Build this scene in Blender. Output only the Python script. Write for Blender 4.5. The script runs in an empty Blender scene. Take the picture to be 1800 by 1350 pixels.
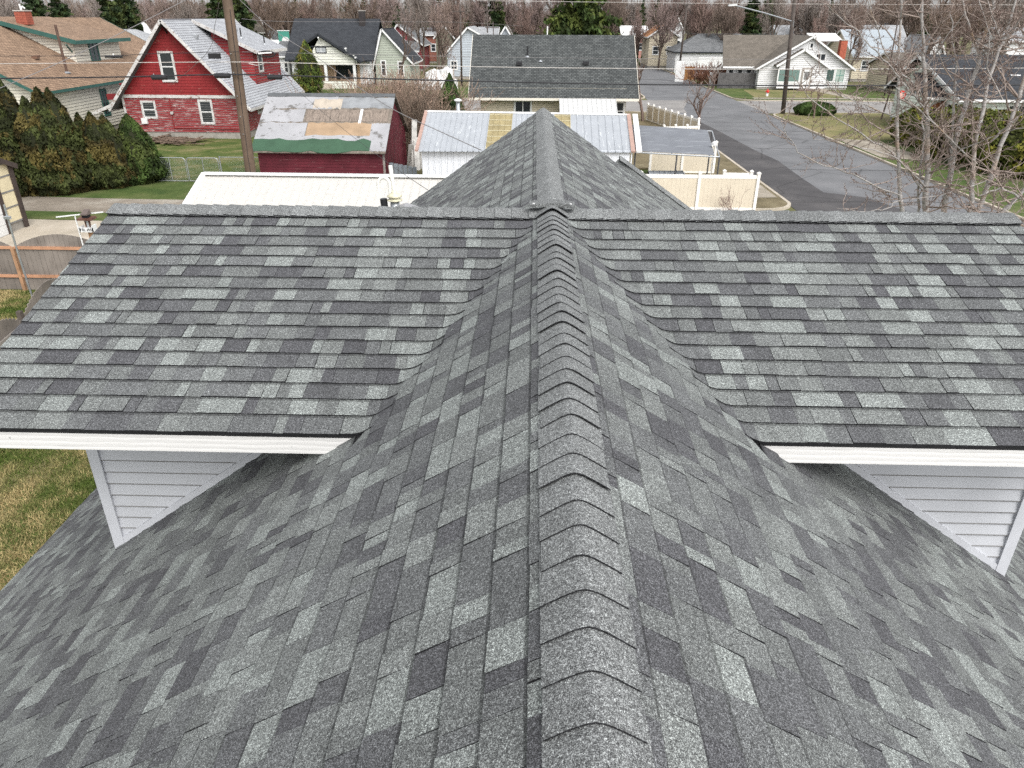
import bpy, math, random
import numpy as np
from mathutils import Vector, noise
sin, cos, tan, R = math.sin, math.cos, math.tan, math.radians
C = bpy.context.scene.collection
scn = bpy.context.scene

# ---------------------------------------------------------------- camera, sky, sun, exposure
CAMZ = 8.0
PITCH, YAW, ROLL, FPX = R(26.6803), R(-1.4934), R(0.2583), 1286.48
FW = np.array([sin(YAW)*cos(PITCH), cos(YAW)*cos(PITCH), -sin(PITCH)])
RT = np.cross(FW, [0, 0, 1]); RT /= np.linalg.norm(RT)
UP = np.cross(RT, FW)
RT, UP = cos(ROLL)*RT+sin(ROLL)*UP, -sin(ROLL)*RT+cos(ROLL)*UP
cam_d = bpy.data.cameras.new('camera'); cam = bpy.data.objects.new('camera', cam_d); C.objects.link(cam)
from mathutils import Matrix
m3 = Matrix(((RT[0], UP[0], -FW[0]), (RT[1], UP[1], -FW[1]), (RT[2], UP[2], -FW[2])))
cam.matrix_world = Matrix.Translation((0, 0, CAMZ)) @ m3.to_4x4()
cam_d.sensor_width = 36; cam_d.lens = FPX/1800*36; cam_d.clip_end = 6000; cam_d.clip_start = 0.05
scn.camera = cam

world = bpy.data.worlds.new('World'); scn.world = world; world.use_nodes = True
nt = world.node_tree; nt.nodes.clear()
sky = nt.nodes.new('ShaderNodeTexSky'); sky.sky_type = 'NISHITA'; sky.sun_disc = False
SUN_EL, SUN_AZ = R(48), R(150)
sky.sun_elevation = SUN_EL; sky.sun_rotation = SUN_AZ
sky.air_density = 1.0; sky.dust_density = 4.0; sky.ozone_density = 0.6; sky.altitude = 600
hs = nt.nodes.new('ShaderNodeHueSaturation'); hs.inputs['Saturation'].default_value = 0.10; hs.inputs['Value'].default_value = 1.0
bg = nt.nodes.new('ShaderNodeBackground'); bg.inputs['Strength'].default_value = 0.15
wo = nt.nodes.new('ShaderNodeOutputWorld')
nt.links.new(sky.outputs[0], hs.inputs['Color']); nt.links.new(hs.outputs[0], bg.inputs[0]); nt.links.new(bg.outputs[0], wo.inputs[0])
sl = bpy.data.lights.new('sun', 'SUN'); sl.energy = 0.75; sl.angle = R(30); sl.color = (1.0, 0.975, 0.94)
sun = bpy.data.objects.new('sun', sl); C.objects.link(sun)
# light comes from azimuth SUN_AZ (measured from +Y towards +X)
sd = Vector((sin(SUN_AZ)*cos(SUN_EL), cos(SUN_AZ)*cos(SUN_EL), sin(SUN_EL)))
sun.rotation_euler = sd.to_track_quat('Z', 'Y').to_euler()
scn.view_settings.view_transform = 'Standard'; scn.view_settings.look = 'None'
scn.view_settings.exposure = 1.1; scn.view_settings.gamma = 1.0; scn.view_settings.use_curve_mapping = False
scn.render.engine = 'CYCLES'; scn.cycles.max_bounces = 6; scn.cycles.use_denoising = False

# ---------------------------------------------------------------- helpers
def ray(px, py): return FW+(px-900)/FPX*RT-(py-675)/FPX*UP
def PZ(px, py, z):
    v = ray(px, py); return Vector(v*((z-CAMZ)/v[2])+np.array([0, 0, CAMZ]))
def PY(px, py, Y):
    v = ray(px, py); return Vector(v*(Y/v[1])+np.array([0, 0, CAMZ]))
def PX(px, py, X):
    v = ray(px, py); return Vector(v*(X/v[0])+np.array([0, 0, CAMZ]))
def proj(P):
    P = np.asarray(P, float)-np.array([0, 0, CAMZ]); z = P@FW
    return 900+FPX*(P@RT)/z, 675-FPX*(P@UP)/z, z
def top_z(x, y, py):
    """height at which the vertical line over (x, y) meets image row py"""
    px, _, _ = proj((x, y, 3)); v = ray(px, py); return CAMZ+v[2]/math.hypot(v[0], v[1])*math.hypot(x, y)

WLOC = {}
def tag(o, label=None, cat=None, group=None, kind=None):
    if label: o['label'] = label
    if cat: o['category'] = cat
    if group: o['group'] = group
    if kind: o['kind'] = kind
    return o
def thing(name, label, cat, loc=(0, 0, 0), group=None, rotz=0):
    o = bpy.data.objects.new(name, None); C.objects.link(o); o.location = loc; o.rotation_euler[2] = rotz
    o.empty_display_size = 0.3
    WLOC[o.name] = Vector(loc)
    return tag(o, label, cat, group)

class MB:
    def __init__(s): s.v = []; s.f = []; s.c = []; s.u = []; s.m = []
    def face(s, pts, col=None, uv=None, mi=0):
        n = len(s.v); s.v += [tuple(p) for p in pts]; s.f.append(tuple(range(n, n+len(pts)))); s.c.append(col); s.u.append(uv); s.m.append(mi)
    def box(s, x0, y0, z0, x1, y1, z1, col=None, mi=0):
        P = [(x0, y0, z0), (x1, y0, z0), (x1, y1, z0), (x0, y1, z0), (x0, y0, z1), (x1, y0, z1), (x1, y1, z1), (x0, y1, z1)]
        s.hexa(P, col, mi)
    def hexa(s, P, col=None, mi=0):
        n = len(s.v); s.v += [tuple(p) for p in P]
        for q in ((0, 3, 2, 1), (4, 5, 6, 7), (0, 1, 5, 4), (1, 2, 6, 5), (2, 3, 7, 6), (3, 0, 4, 7)):
            s.f.append(tuple(n+i for i in q)); s.c.append(col); s.u.append(None); s.m.append(mi)
    def beam(s, a, b, w, h, up=(0, 0, 1), col=None, mi=0):
        a, b = Vector(a), Vector(b); d = (b-a).normalized(); sx = d.cross(Vector(up)).normalized(); sz = sx.cross(d)
        P = []
        for q in (a, b):
            for i, j in ((-1, -1), (1, -1), (1, 1), (-1, 1)): P.append(q+sx*(w/2*i)+sz*(h/2*j))
        s.hexa(P, col, mi)
    def tube(s, pts, rad, n=8, cap=True, col=None, mi=0):
        pts = [Vector(p) for p in pts]; rad = rad if isinstance(rad, (list, tuple)) else [rad]*len(pts)
        base = len(s.v); prev = None
        for i, p in enumerate(pts):
            d = (pts[min(i+1, len(pts)-1)]-pts[max(i-1, 0)]).normalized()
            a = d.cross(Vector((0, 0, 1)) if abs(d.z) < .95 else Vector((1, 0, 0))).normalized() if prev is None else (prev-d*prev.dot(d)).normalized()
            prev = a; b = d.cross(a)
            for k in range(n):
                t = 2*math.pi*k/n; s.v.append(tuple(p+(a*cos(t)+b*sin(t))*rad[i]))
        for i in range(len(pts)-1):
            for k in range(n):
                k2 = (k+1) % n
                s.f.append((base+i*n+k, base+i*n+k2, base+(i+1)*n+k2, base+(i+1)*n+k)); s.c.append(col); s.u.append(None); s.m.append(mi)
        if cap:
            for i, r in ((0, 1), (len(pts)-1, 0)):
                q = [base+i*n+k for k in range(n)]
                s.f.append(tuple(q[::-1] if r else q)); s.c.append(col); s.u.append(None); s.m.append(mi)
    def lathe(s, cx, cy, prof, n=12, col=None):
        base = len(s.v)
        for r, z in prof:
            for k in range(n):
                t = 2*math.pi*k/n; s.v.append((cx+r*cos(t), cy+r*sin(t), z))
        for i in range(len(prof)-1):
            for k in range(n):
                k2 = (k+1) % n
                s.f.append((base+i*n+k, base+i*n+k2, base+(i+1)*n+k2, base+(i+1)*n+k)); s.c.append(col); s.u.append(None); s.m.append(0)
        s.f.append(tuple(base+k for k in range(n))[::-1]); s.c.append(col); s.u.append(None); s.m.append(0)
        s.f.append(tuple(base+(len(prof)-1)*n+k for k in range(n))); s.c.append(col); s.u.append(None); s.m.append(0)
    def build(s, name, mat, parent=None, smooth=False):
        me = bpy.data.meshes.new(name)
        off = Vector((0, 0, 0))
        if parent is not None: off = WLOC[parent.name]
        me.from_pydata([(x-off[0], y-off[1], z-off[2]) for x, y, z in s.v], [], s.f)
        for mm in (mat if isinstance(mat, (list, tuple)) else [mat]): me.materials.append(mm)
        if any(s.m) and len(me.materials) == 1: me.materials.append(plain('siding_lip_shadow', (.19, .185, .18), .8, .2))  # dark colour that paints the shadow line at siding laps
        if any(s.m): me.polygons.foreach_set('material_index', s.m)
        if any(c is not None for c in s.c):
            ca = me.color_attributes.new('tone', 'FLOAT_COLOR', 'CORNER'); buf = []
            for f, c in zip(s.f, s.c):
                c = c or (1, 1, 1); buf += [c[0], c[1], c[2], 1.0]*len(f)
            ca.data.foreach_set('color', buf)
        if any(u is not None for u in s.u):
            ul = me.uv_layers.new(name='UVMap'); buf = []
            for f, u in zip(s.f, s.u):
                for k in range(len(f)): buf += list(u[k]) if u else [0.0, 0.0]
            ul.data.foreach_set('uv', buf)
        if smooth: me.polygons.foreach_set('use_smooth', [True]*len(me.polygons))
        me.update()
        o = bpy.data.objects.new(name, me); C.objects.link(o)
        if parent is not None: o.parent = parent
        WLOC[o.name] = Vector(off)
        return o

def arr_mesh(name, V, F, mat, col=None, parent=None, nper=4):
    """fast mesh from numpy arrays; col one rgb per face"""
    me = bpy.data.meshes.new(name); nf = len(F)
    me.vertices.add(len(V)); me.vertices.foreach_set('co', np.asarray(V, np.float32).ravel())
    me.loops.add(nf*nper); me.loops.foreach_set('vertex_index', np.asarray(F, np.int32).ravel())
    me.polygons.add(nf); me.polygons.foreach_set('loop_start', np.arange(nf, dtype=np.int32)*nper)
    try: me.polygons.foreach_set('loop_total', np.full(nf, nper, np.int32))
    except Exception: pass
    me.update(calc_edges=True)
    me.materials.append(mat)
    if col is not None:
        ca = me.color_attributes.new('tone', 'FLOAT_COLOR', 'CORNER')
        c4 = np.ones((nf, nper, 4), np.float32); c4[:, :, :3] = np.asarray(col, np.float32)[:, None, :]
        ca.data.foreach_set('color', c4.ravel())
    o = bpy.data.objects.new(name, me); C.objects.link(o)
    if parent is not None: o.parent = parent
    WLOC[o.name] = Vector((0, 0, 0))
    return o

def dup(root, loc, rotz=0, scale=1, label=None, group=None):
    r = root.copy(); C.objects.link(r); r.location = loc; r.rotation_euler = (0, 0, rotz); r.scale = (scale,)*3 if not isinstance(scale, tuple) else scale
    if label: r['label'] = label
    if group: r['group'] = group
    for ch in list(root.children):
        c = ch.copy(); C.objects.link(c); c.parent = r
        for g in list(ch.children):
            d = g.copy(); C.objects.link(d); d.parent = c
    return r

# ---------------------------------------------------------------- materials
MATS = {}
def base_mat(name):
    m = bpy.data.materials.new(name); m.use_nodes = True; n = m.node_tree.nodes; b = n['Principled BSDF']
    return m, n, m.node_tree.links, b
def nz(n, l, scale, detail=4, vec=None, rough=.6, dist=0):
    t = n.new('ShaderNodeTexNoise'); t.inputs['Scale'].default_value = scale; t.inputs['Detail'].default_value = detail
    t.inputs['Roughness'].default_value = rough; t.inputs['Distortion'].default_value = dist
    if vec is not None: l.new(vec, t.inputs['Vector'])
    return t
def pos(n, l, sc=(1, 1, 1)):
    g = n.new('ShaderNodeNewGeometry'); mp = n.new('ShaderNodeMapping'); mp.inputs['Scale'].default_value = sc
    l.new(g.outputs['Position'], mp.inputs['Vector']); return mp.outputs[0]
def ramp(n, l, fac, stops):
    r = n.new('ShaderNodeValToRGB'); el = r.color_ramp.elements
    el[0].position, el[0].color = stops[0][0], (*stops[0][1], 1); el[1].position, el[1].color = stops[-1][0], (*stops[-1][1], 1)
    for p, c in stops[1:-1]:
        e = el.new(p); e.color = (*c, 1)
    l.new(fac, r.inputs[0]); return r
def mixc(n, l, fac, a, b, mode='MIX'):
    x = n.new('ShaderNodeMix'); x.data_type = 'RGBA'; x.blend_type = mode
    if isinstance(fac, float): x.inputs[0].default_value = fac
    else: l.new(fac, x.inputs[0])
    for i, q in ((6, a), (7, b)):
        if isinstance(q, tuple): x.inputs[i].default_value = (*q, 1)
        else: l.new(q, x.inputs[i])
    return x.outputs[2]
def bump(n, l, h, b, strength=.3, dist=.01):
    bp = n.new('ShaderNodeBump'); bp.inputs['Strength'].default_value = strength; bp.inputs['Distance'].default_value = dist
    l.new(h, bp.inputs['Height']); l.new(bp.outputs[0], b.inputs['Normal'])

def plain(name, col, rough=.6, var=.12, scale=3, spec=.3, metal=0, streak=None, tone=False, bmp=0):
    if name in MATS: return MATS[name]
    m, n, l, b = base_mat(name)
    v = pos(n, l, streak or (1, 1, 1)); t = nz(n, l, scale, 5, v)
    lo = tuple(c*(1-var*1.6) for c in col); hi = tuple(min(1, c*(1+var)) for c in col)
    r = ramp(n, l, t.outputs[0], [(.3, lo), (.5, col), (.75, hi)])
    out = r.outputs[0]
    if tone:
        a = n.new('ShaderNodeAttribute'); a.attribute_name = 'tone'; out = mixc(n, l, 1.0, out, a.outputs['Color'], 'MULTIPLY')
    l.new(out, b.inputs['Base Color'])
    b.inputs['Roughness'].default_value = rough; b.inputs['Specular IOR Level'].default_value = spec; b.inputs['Metallic'].default_value = metal
    if bmp: bump(n, l, t.outputs[0], b, bmp, .02)
    MATS[name] = m; return m

def peel(name, paint, under, amount=.55, streak=(1, 1, 6), scale=2.5, var=.18):
    """old paint flaking off boards"""
    if name in MATS: return MATS[name]
    m, n, l, b = base_mat(name)
    v = pos(n, l, streak); t = nz(n, l, scale, 8, v, .72)
    v2 = pos(n, l); t2 = nz(n, l, 1.1, 5, v2)
    pc = ramp(n, l, t2.outputs[0], [(.3, tuple(c*(1-var*1.5) for c in paint)), (.6, paint), (.8, tuple(c*(1+var) for c in paint))])
    fr = ramp(n, l, t.outputs[0], [(amount, (0, 0, 0)), (amount+.05, (1, 1, 1))])
    l.new(mixc(n, l, fr.outputs[0], pc.outputs[0], under), b.inputs['Base Color']); b.inputs['Roughness'].default_value = .7
    b.inputs['Specular IOR Level'].default_value = .25
    bump(n, l, t.outputs[0], b, .3, .01)
    MATS[name] = m; return m

def shingle_far(name, c1, c2, mortar, w=.3, h=.145, mort=.012, mott=.25):
    """shingle courses too far off to be told apart; UV is metres along and down the slope"""
    if name in MATS: return MATS[name]
    m, n, l, b = base_mat(name)
    uv = n.new('ShaderNodeUVMap'); br = n.new('ShaderNodeTexBrick')
    br.inputs['Scale'].default_value = 1; br.inputs['Brick Width'].default_value = w; br.inputs['Row Height'].default_value = h
    br.inputs['Mortar Size'].default_value = mort; br.inputs['Mortar Smooth'].default_value = .3
    br.inputs['Color1'].default_value = (*c1, 1); br.inputs['Color2'].default_value = (*c2, 1); br.inputs['Mortar'].default_value = (*mortar, 1)
    br.inputs['Bias'].default_value = 0
    l.new(uv.outputs[0], br.inputs['Vector'])
    t = nz(n, l, 1.2, 6, uv.outputs[0]); t2 = nz(n, l, 12, 3, uv.outputs[0])
    r = ramp(n, l, t.outputs[0], [(.3, (1-mott,)*3), (.7, (1+mott,)*3)]); r2 = ramp(n, l, t2.outputs[0], [(.3, (.8,)*3), (.7, (1.2,)*3)])
    o = mixc(n, l, 1.0, br.outputs[0], r.outputs[0], 'MULTIPLY'); o = mixc(n, l, 1.0, o, r2.outputs[0], 'MULTIPLY')
    l.new(o, b.inputs['Base Color']); b.inputs['Roughness'].default_value = .9; b.inputs['Specular IOR Level'].default_value = .2
    inv = n.new('ShaderNodeInvert'); l.new(br.outputs['Fac'], inv.inputs['Color']); bump(n, l, inv.outputs[0], b, .6, .02)
    MATS[name] = m; return m

def shingle_near():
    m, n, l, b = base_mat('asphalt_granules')
    a = n.new('ShaderNodeAttribute'); a.attribute_name = 'tone'
    v = pos(n, l); g1 = nz(n, l, 290, 2, v, .8); g2 = nz(n, l, 95, 3, v, .7); g3 = nz(n, l, 5, 4, v); g4 = nz(n, l, .7, 3, v)
    r = ramp(n, l, g1.outputs[0], [(.38, (.28,)*3), (.48, (.72,)*3), (.56, (1.55,)*3), (.65, (3.0, 3.1, 3.0))])
    r2 = ramp(n, l, g2.outputs[0], [(.32, (.52,)*3), (.5, (.95,)*3), (.68, (1.75,)*3)]); r3 = ramp(n, l, g3.outputs[0], [(.3, (.88,)*3), (.7, (1.12,)*3)])
    r4 = ramp(n, l, g4.outputs[0], [(.3, (.92,)*3), (.7, (1.08,)*3)])
    o = mixc(n, l, 1.0, a.outputs['Color'], r.outputs[0], 'MULTIPLY'); o = mixc(n, l, 1.0, o, r2.outputs[0], 'MULTIPLY')
    o = mixc(n, l, 1.0, o, r3.outputs[0], 'MULTIPLY'); o = mixc(n, l, 1.0, o, r4.outputs[0], 'MULTIPLY')
    l.new(o, b.inputs['Base Color']); b.inputs['Roughness'].default_value = .85; b.inputs['Specular IOR Level'].default_value = .35
    bump(n, l, g1.outputs[0], b, .5, .003)
    MATS['shingle'] = m; return m

def glassm(name='window_glass', col=(.03, .035, .04)):
    if name in MATS: return MATS[name]
    m, n, l, b = base_mat(name); b.inputs['Base Color'].default_value = (*col, 1); b.inputs['Roughness'].default_value = .08
    b.inputs['Specular IOR Level'].default_value = .6
    MATS[name] = m; return m

SH = shingle_near()
M_white = plain('white_paint', (.70, .70, .69), .5, .05, 4)
M_trim = plain('cool_white_paint', (.50, .51, .54), .55, .05, 3, streak=(1, 1, 1))
M_glass = glassm()
M_dark = plain('dark_void', (.012, .012, .014), .9, .1)
M_black = plain('black_plastic', (.02, .02, .022), .45, .1)
M_galv = plain('galvanized_steel', (.42, .44, .46), .35, .12, 8, metal=.7)
# ---------------------------------------------------------------- the house whose roof we stand over
RX, RZ = 0.1688, CAMZ-1.4329              # main ridge: x and height
S = R(34.8352); SC = R(17.3305)
YC, ZC = 6.2394, CAMZ-1.4832              # cross ridge: y and height
XL, XR = -3.60, 4.03                      # rake edges of the cross gable
YFAR = 13.6
EXP = .143
W_EAVE = .15+EXP*17
UMAX = 6.72
YWALL = 4.6
rnd = random.Random(7)
TONES = [((.170, .181, .176), .14), ((.139, .146, .143), .20), ((.114, .119, .118), .25), ((.097, .100, .102), .20), ((.075, .076, .080), .13), ((.064, .064, .069), .08)]
EDGE = (.012, .012, .014)
def tone(prev=None):
    for _ in range(4):
        x = rnd.random(); a = 0
        for t, w in TONES:
            a += w
            if x < a: break
        if t is not prev: break
    return t
def clip(poly, a, b, c):
    """keep a*s+b*w<=c"""
    out = []
    for i in range(len(poly)):
        p, q = poly[i], poly[(i+1) % len(poly)]; dp, dq = a*p[0]+b*p[1]-c, a*q[0]+b*q[1]-c
        if dp <= 0: out.append(p)
        if dp*dq < 0:
            t = dp/(dp-dq); out.append((p[0]+(q[0]-p[0])*t, p[1]+(q[1]-p[1])*t))
    return out
def smax(a, b, k=.035):
    h = max(k-abs(a-b), 0)/k; return max(a, b)+h*h*k/4
def main_pt(sg, s, w, h): return (RX+sg*(w*cos(S)+h*sin(S)), s, RZ-w*sin(S)+h*cos(S))
def zmain(x): return RZ-abs(x-RX)*tan(S)
def cross_pt(sg, s, w, h, sy=-1):
    z = ZC-w*sin(SC)+h*cos(SC); y = YC+sy*(w*cos(SC)+h*sin(SC))
    zz = smax(z, zmain(s)+h*.9+.002)
    return (s, y, zz)

TILES = []   # (area, polytop, polybase, tone)
def tile(ptf, poly, w0, w1, col, lift, lift0=.0025, dens=None):
    if len(poly) < 3: return
    if dens:
        # subdivide long edges along s so that the tile can bend
        q = []
        for i in range(len(poly)):
            p, r = poly[i], poly[(i+1) % len(poly)]; n = max(1, int(abs(r[0]-p[0])/dens))
            for k in range(n): q.append((p[0]+(r[0]-p[0])*k/n, p[1]+(r[1]-p[1])*k/n))
        poly = q
    def hh(w): t = min(1, max(0, (w-w0)/(w1-w0))); return lift0+(lift-lift0)*t
    wav = lambda s, w: .0022*noise.noise((s*3.1, w*7.3, 1.7))
    top = [ptf(s, w+wav(s, w)*1.2, hh(w)+wav(s, w)*.6) for s, w in poly]; bot = [ptf(s, w, -.006) for s, w in poly]
    xs = [proj(p) for p in top]; vis = all(p[2] > .15 for p in xs)
    ar = 0
    if vis:
        for i in range(len(xs)):
            x0, y0, _ = xs[i]; x1, y1, _ = xs[(i+1) % len(xs)]; ar += (x0*y1-x1*y0)/2
        cx = sum(p[0] for p in xs)/len(xs); cy = sum(p[1] for p in xs)/len(xs)
        if not (-30 < cx < 1830 and -30 < cy < 1390): ar = 0
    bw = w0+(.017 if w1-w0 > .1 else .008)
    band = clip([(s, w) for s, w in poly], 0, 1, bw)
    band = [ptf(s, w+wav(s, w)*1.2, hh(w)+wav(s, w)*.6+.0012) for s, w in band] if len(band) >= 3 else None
    TILES.append((abs(ar), top, bot, col, band))
def tile_mb(mb, t):
    _, top, bot, col, band = t
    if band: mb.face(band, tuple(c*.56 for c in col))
    n = len(top); base = len(mb.v); mb.v += top+bot
    j = tuple(c*rnd.uniform(.93, 1.07) for c in [1])[0]; cc = tuple(c*j for c in col)
    if n <= 4: mb.f.append(tuple(base+i for i in range(n))); mb.c.append(cc); mb.u.append(None); mb.m.append(0)
    else:
        # strip between the two long sides when bent, else ngon
        mb.f.append(tuple(base+i for i in range(n))); mb.c.append(cc); mb.u.append(None); mb.m.append(0)
    for i in range(n):
        k = (i+1) % n; mb.f.append((base+i, base+n+i, base+n+k, base+k)); mb.c.append(EDGE); mb.u.append(None); mb.m.append(0)
def course(ptf, s0, s1, w0, w1, cuts=(), bend=None, wlo=None):
    """one course of laminated shingles from s0 to s1"""
    s = s0-rnd.uniform(0, .3); prev = None; high = rnd.random() < .5
    while s < s1:
        L = rnd.choice((.07, .10, .13, .16, .19, .23, .29)) * rnd.uniform(.9, 1.12)
        a, b = max(s, s0), min(s+L, s1); s += L
        t = tone(prev); prev = t; high = not high if rnd.random() < .8 else high
        if b-a < .012: continue
        g = .0020 if rnd.random() < .5 else .0
        lo = w1+rnd.uniform(-.003, .003)
        poly = [(a+g, w0), (b-g, w0), (b-g, lo), (a+g, lo)]
        for c in cuts: poly = clip(poly, *c)
        if len(poly) < 3: continue
        lift = .0140 if high else .0100
        near = bend and any(bend(q[0]) for q in poly)
        if near:
            n = max(1, int((b-a)/.035)); xs = [a+g+(b-a-2*g)*k/n for k in range(n+1)]
            for k in range(n):
                pp = [(xs[k], w0), (xs[k+1], w0), (xs[k+1], lo), (xs[k], lo)]
                for c in cuts: pp = clip(pp, *c)
                tile(ptf, pp, w0, w1, t, .0125)
        else:
            tile(ptf, poly, w0, w1, t, lift)
# main slopes
def Yv(u):  # where the front valley sits on the main slope at distance u from the ridge
    return YC-((CAMZ-RZ)+u*sin(S)-(CAMZ-ZC))/tan(SC)
kV = -sin(S)/tan(SC); Y0V = YC-((CAMZ-RZ)-(CAMZ-ZC))/tan(SC)
for sg in (-1, 1):
    ptf = lambda s, w, h, sg=sg: main_pt(sg, s, w, h)
    k = 0; w0 = .03; w1 = .1857
    while w0 < UMAX:
        w1 = min(w1, UMAX+.03)
        wm = (w0+w1)/2; yv = Yv(wm)
        off = .09
        XO = (3.47 if sg < 0 else 3.59)/cos(S)
        if wm > XO: course(ptf, -1.2, YFAR+.02, w0, w1); w0 = w1; w1 = w0+EXP; continue
        if yv > 3.80: course(ptf, -1.2, 6.3, w0, w1, cuts=[(1, -kV, Y0V-off)])
        else: course(ptf, -1.2, 4.61, w0, w1)
        # beyond the cross roof: s >= 2YC - Yv
        yb = 2*YC-yv
        if yv > 3.7: course(ptf, min(yb-.3, 8.8), YFAR+.02, w0, w1, cuts=[(-1, -kV, -(2*YC-Y0V)+.02-off*0)])
        else: course(ptf, 8.0, YFAR+.02, w0, w1)
        w0 = w1; w1 = w0+EXP
# cross slopes
uE = W_EAVE
for sg in (-1, 1):
    for sy in (-1, 1):
        ptf = lambda s, w, h, sy=sy: cross_pt(0, s, w, h, sy)
        w0 = .0; w1 = .15
        for k in range(18):
            zc = ZC-(w0+w1)/2*sin(SC); du = (RZ-zc)/tan(S)   # |x-RX| at the valley
            xv = RX+sg*du; ext = .085
            bend = (lambda x, xv=xv: abs(x-xv) < .30) if sy < 0 else None
            if sg < 0: course(ptf, XL, min(xv+ext, RX), w0, w1 + (.012 if k == 17 else 0), bend=bend)
            else: course(ptf, max(xv-ext, RX), XR, w0, w1 + (.012 if k == 17 else 0), bend=bend)
            w0 = w1; w1 = w0+EXP

house = thing('house', 'white sided house in the foreground, seen from above its new grey shingle roof', 'house', (0, 0, 0))
# deck under the shingles
mb = MB()
for sg in (-1, 1):
    mb.face([main_pt(sg, -1.2, 0, -.008), main_pt(sg, YFAR, 0, -.008), main_pt(sg, YFAR, UMAX, -.008), main_pt(sg, -1.2, UMAX, -.008)])
    mb.face([main_pt(sg, -1.2, 0, -.07), main_pt(sg, YFAR, 0, -.07), main_pt(sg, YFAR, UMAX, -.07), main_pt(sg, -1.2, UMAX, -.07)][::-1])
    mb.face([main_pt(sg, -1.2, UMAX, -.008), main_pt(sg, YFAR, UMAX, -.008), main_pt(sg, YFAR, UMAX, -.07), main_pt(sg, -1.2, UMAX, -.07)])
for sy in (-1, 1):
    for sg in (-1, 1):
        q = lambda s, w, h: (s, YC+sy*(w*cos(SC)+h*sin(SC)), ZC-w*sin(SC)+h*cos(SC))
        duE = (RZ-(ZC-W_EAVE*sin(SC)))/tan(S); xe = XL if sg < 0 else XR
        for h in (-.010, -.05):
            mb.face([q(RX, 0, h), q(RX+sg*duE, W_EAVE, h), q(xe, W_EAVE, h), q(xe, 0, h)])
        mb.face([q(xe, 0, -.01), q(xe, W_EAVE, -.01), q(xe, W_EAVE, -.05), q(xe, 0, -.05)])
        mb.face([q(RX+sg*duE, W_EAVE, -.01), q(xe, W_EAVE, -.01), q(xe, W_EAVE, -.05), q(RX+sg*duE, W_EAVE, -.05)])
roof = mb.build('roof', plain('roofing_felt', (.03, .03, .032), .9), house)
TILES.sort(key=lambda t: -t[0])
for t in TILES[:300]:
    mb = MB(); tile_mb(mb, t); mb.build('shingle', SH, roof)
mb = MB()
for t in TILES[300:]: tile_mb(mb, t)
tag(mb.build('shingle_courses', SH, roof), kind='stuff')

# ridge caps: bent shingles, the edge nearer the eye on top (toward=-1) or away (toward=+1)
CAPC = (.140, .144, .145)
def cap_piece(along, a0, a1, toward, half=.152, slope=S, x0=RX, z0=RZ, lift=.0, name='ridge_cap', rz=0, hw=None, sink0=.004, raise1=.018, nn=14, par=None, ridge_fn=None, rad=.036, flat=False):
    """along: 'y' or 'x'. bent shingle spanning a0..a1 along the ridge; its free edge is at a1"""
    mb = MB(); prof = []
    if not flat: half *= rnd.uniform(.965, 1.03); x0 = x0+rnd.uniform(-.004, .004); z0 = z0+rnd.uniform(-.0015, .002); rad *= rnd.uniform(.8, 1.15); a1 += rnd.uniform(-.006, .006)
    for i in range(nn+1):
        v = -1+2*i/nn; t = v*half
        # rounded apex
        zz = -math.sqrt(t*t+rad*rad)*tan(slope)+rad*tan(slope)*.62 if slope else 0
        prof.append((t*cos(slope)*1.02, zz*cos(slope)*1.0))
    # bring to true lengths: lateral = t*cos, drop = |t| sin
    prof = []
    for i in range(nn+1):
        v = -1+2*i/nn; t = v*half; e = math.sqrt(t*t+rad*rad)-rad*.55
        prof.append((t*cos(slope), -e*sin(slope)))
    j = rnd.uniform(.82, 1.14) if flat else rnd.uniform(.94, 1.06); col = tuple(c*j for c in CAPC); th = .0055
    tilt = 0 if flat else rnd.uniform(-.004, .004); rr = raise1+(0 if flat else rnd.choice((-.002, 0, 0, .001, .002, .006)))
    def P(i, a, h):
        x, z = prof[i]; dz = z+h+tilt*(x/half)*(1 if a == a1 else 0)
        if along == 'y': return (x0+x, a, z0+dz)
        return (a, YC+x, z0+dz)
    n = 3
    for i in range(nn):
        for k in range(n):
            t0, t1 = k/n, (k+1)/n; A0, A1 = a0+(a1-a0)*t0, a0+(a1-a0)*t1; h0, h1 = sink0+(rr-sink0)*t0, sink0+(rr-sink0)*t1
            mb.face([P(i, A0, h0), P(i+1, A0, h0), P(i+1, A1, h1), P(i, A1, h1)], col)
        mb.face([P(i, a1, rr), P(i+1, a1, rr), P(i+1, a1, rr-th), P(i, a1, rr-th)], EDGE)
        mb.face([P(i, a0, sink0-th), P(i+1, a0, sink0-th), P(i+1, a1, rr-th), P(i, a1, rr-th)][::-1], EDGE)
    for i in (0, nn):
        mb.face([P(i, a0, sink0), P(i, a1, rr), P(i, a1, rr-th), P(i, a0, sink0-th)], EDGE)
    return mb.build(name, SH, house)
# near ridge, free edge toward the camera
yend = YC-.30; y = 1.8567+EXP*28
first = 1.8567
ys = [first+EXP*k for k in range(-20, 60)]
ys = [q for q in ys if q < yend-.02]
for q in ys: cap_piece('y', q+.245, q, -1)
# far ridge, free edge away from the camera
q = YC+.12
while q < YFAR+.05:
    cap_piece('y', q-.09, min(q+.155, YFAR+.06), 1, raise1=.013); q += EXP
# cross ridge, free edge outward
for sg, xe in ((-1, XL), (1, XR)):
    x = xe-sg*.0
    k = 0
    while (x-RX)*sg > .16:
        cap_piece('x', x-sg*.24, x, sg, half=.172, slope=SC, z0=ZC+.010, raise1=.022, sink0=.004, rad=.035, flat=True); x -= sg*EXP; k += 1
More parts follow.
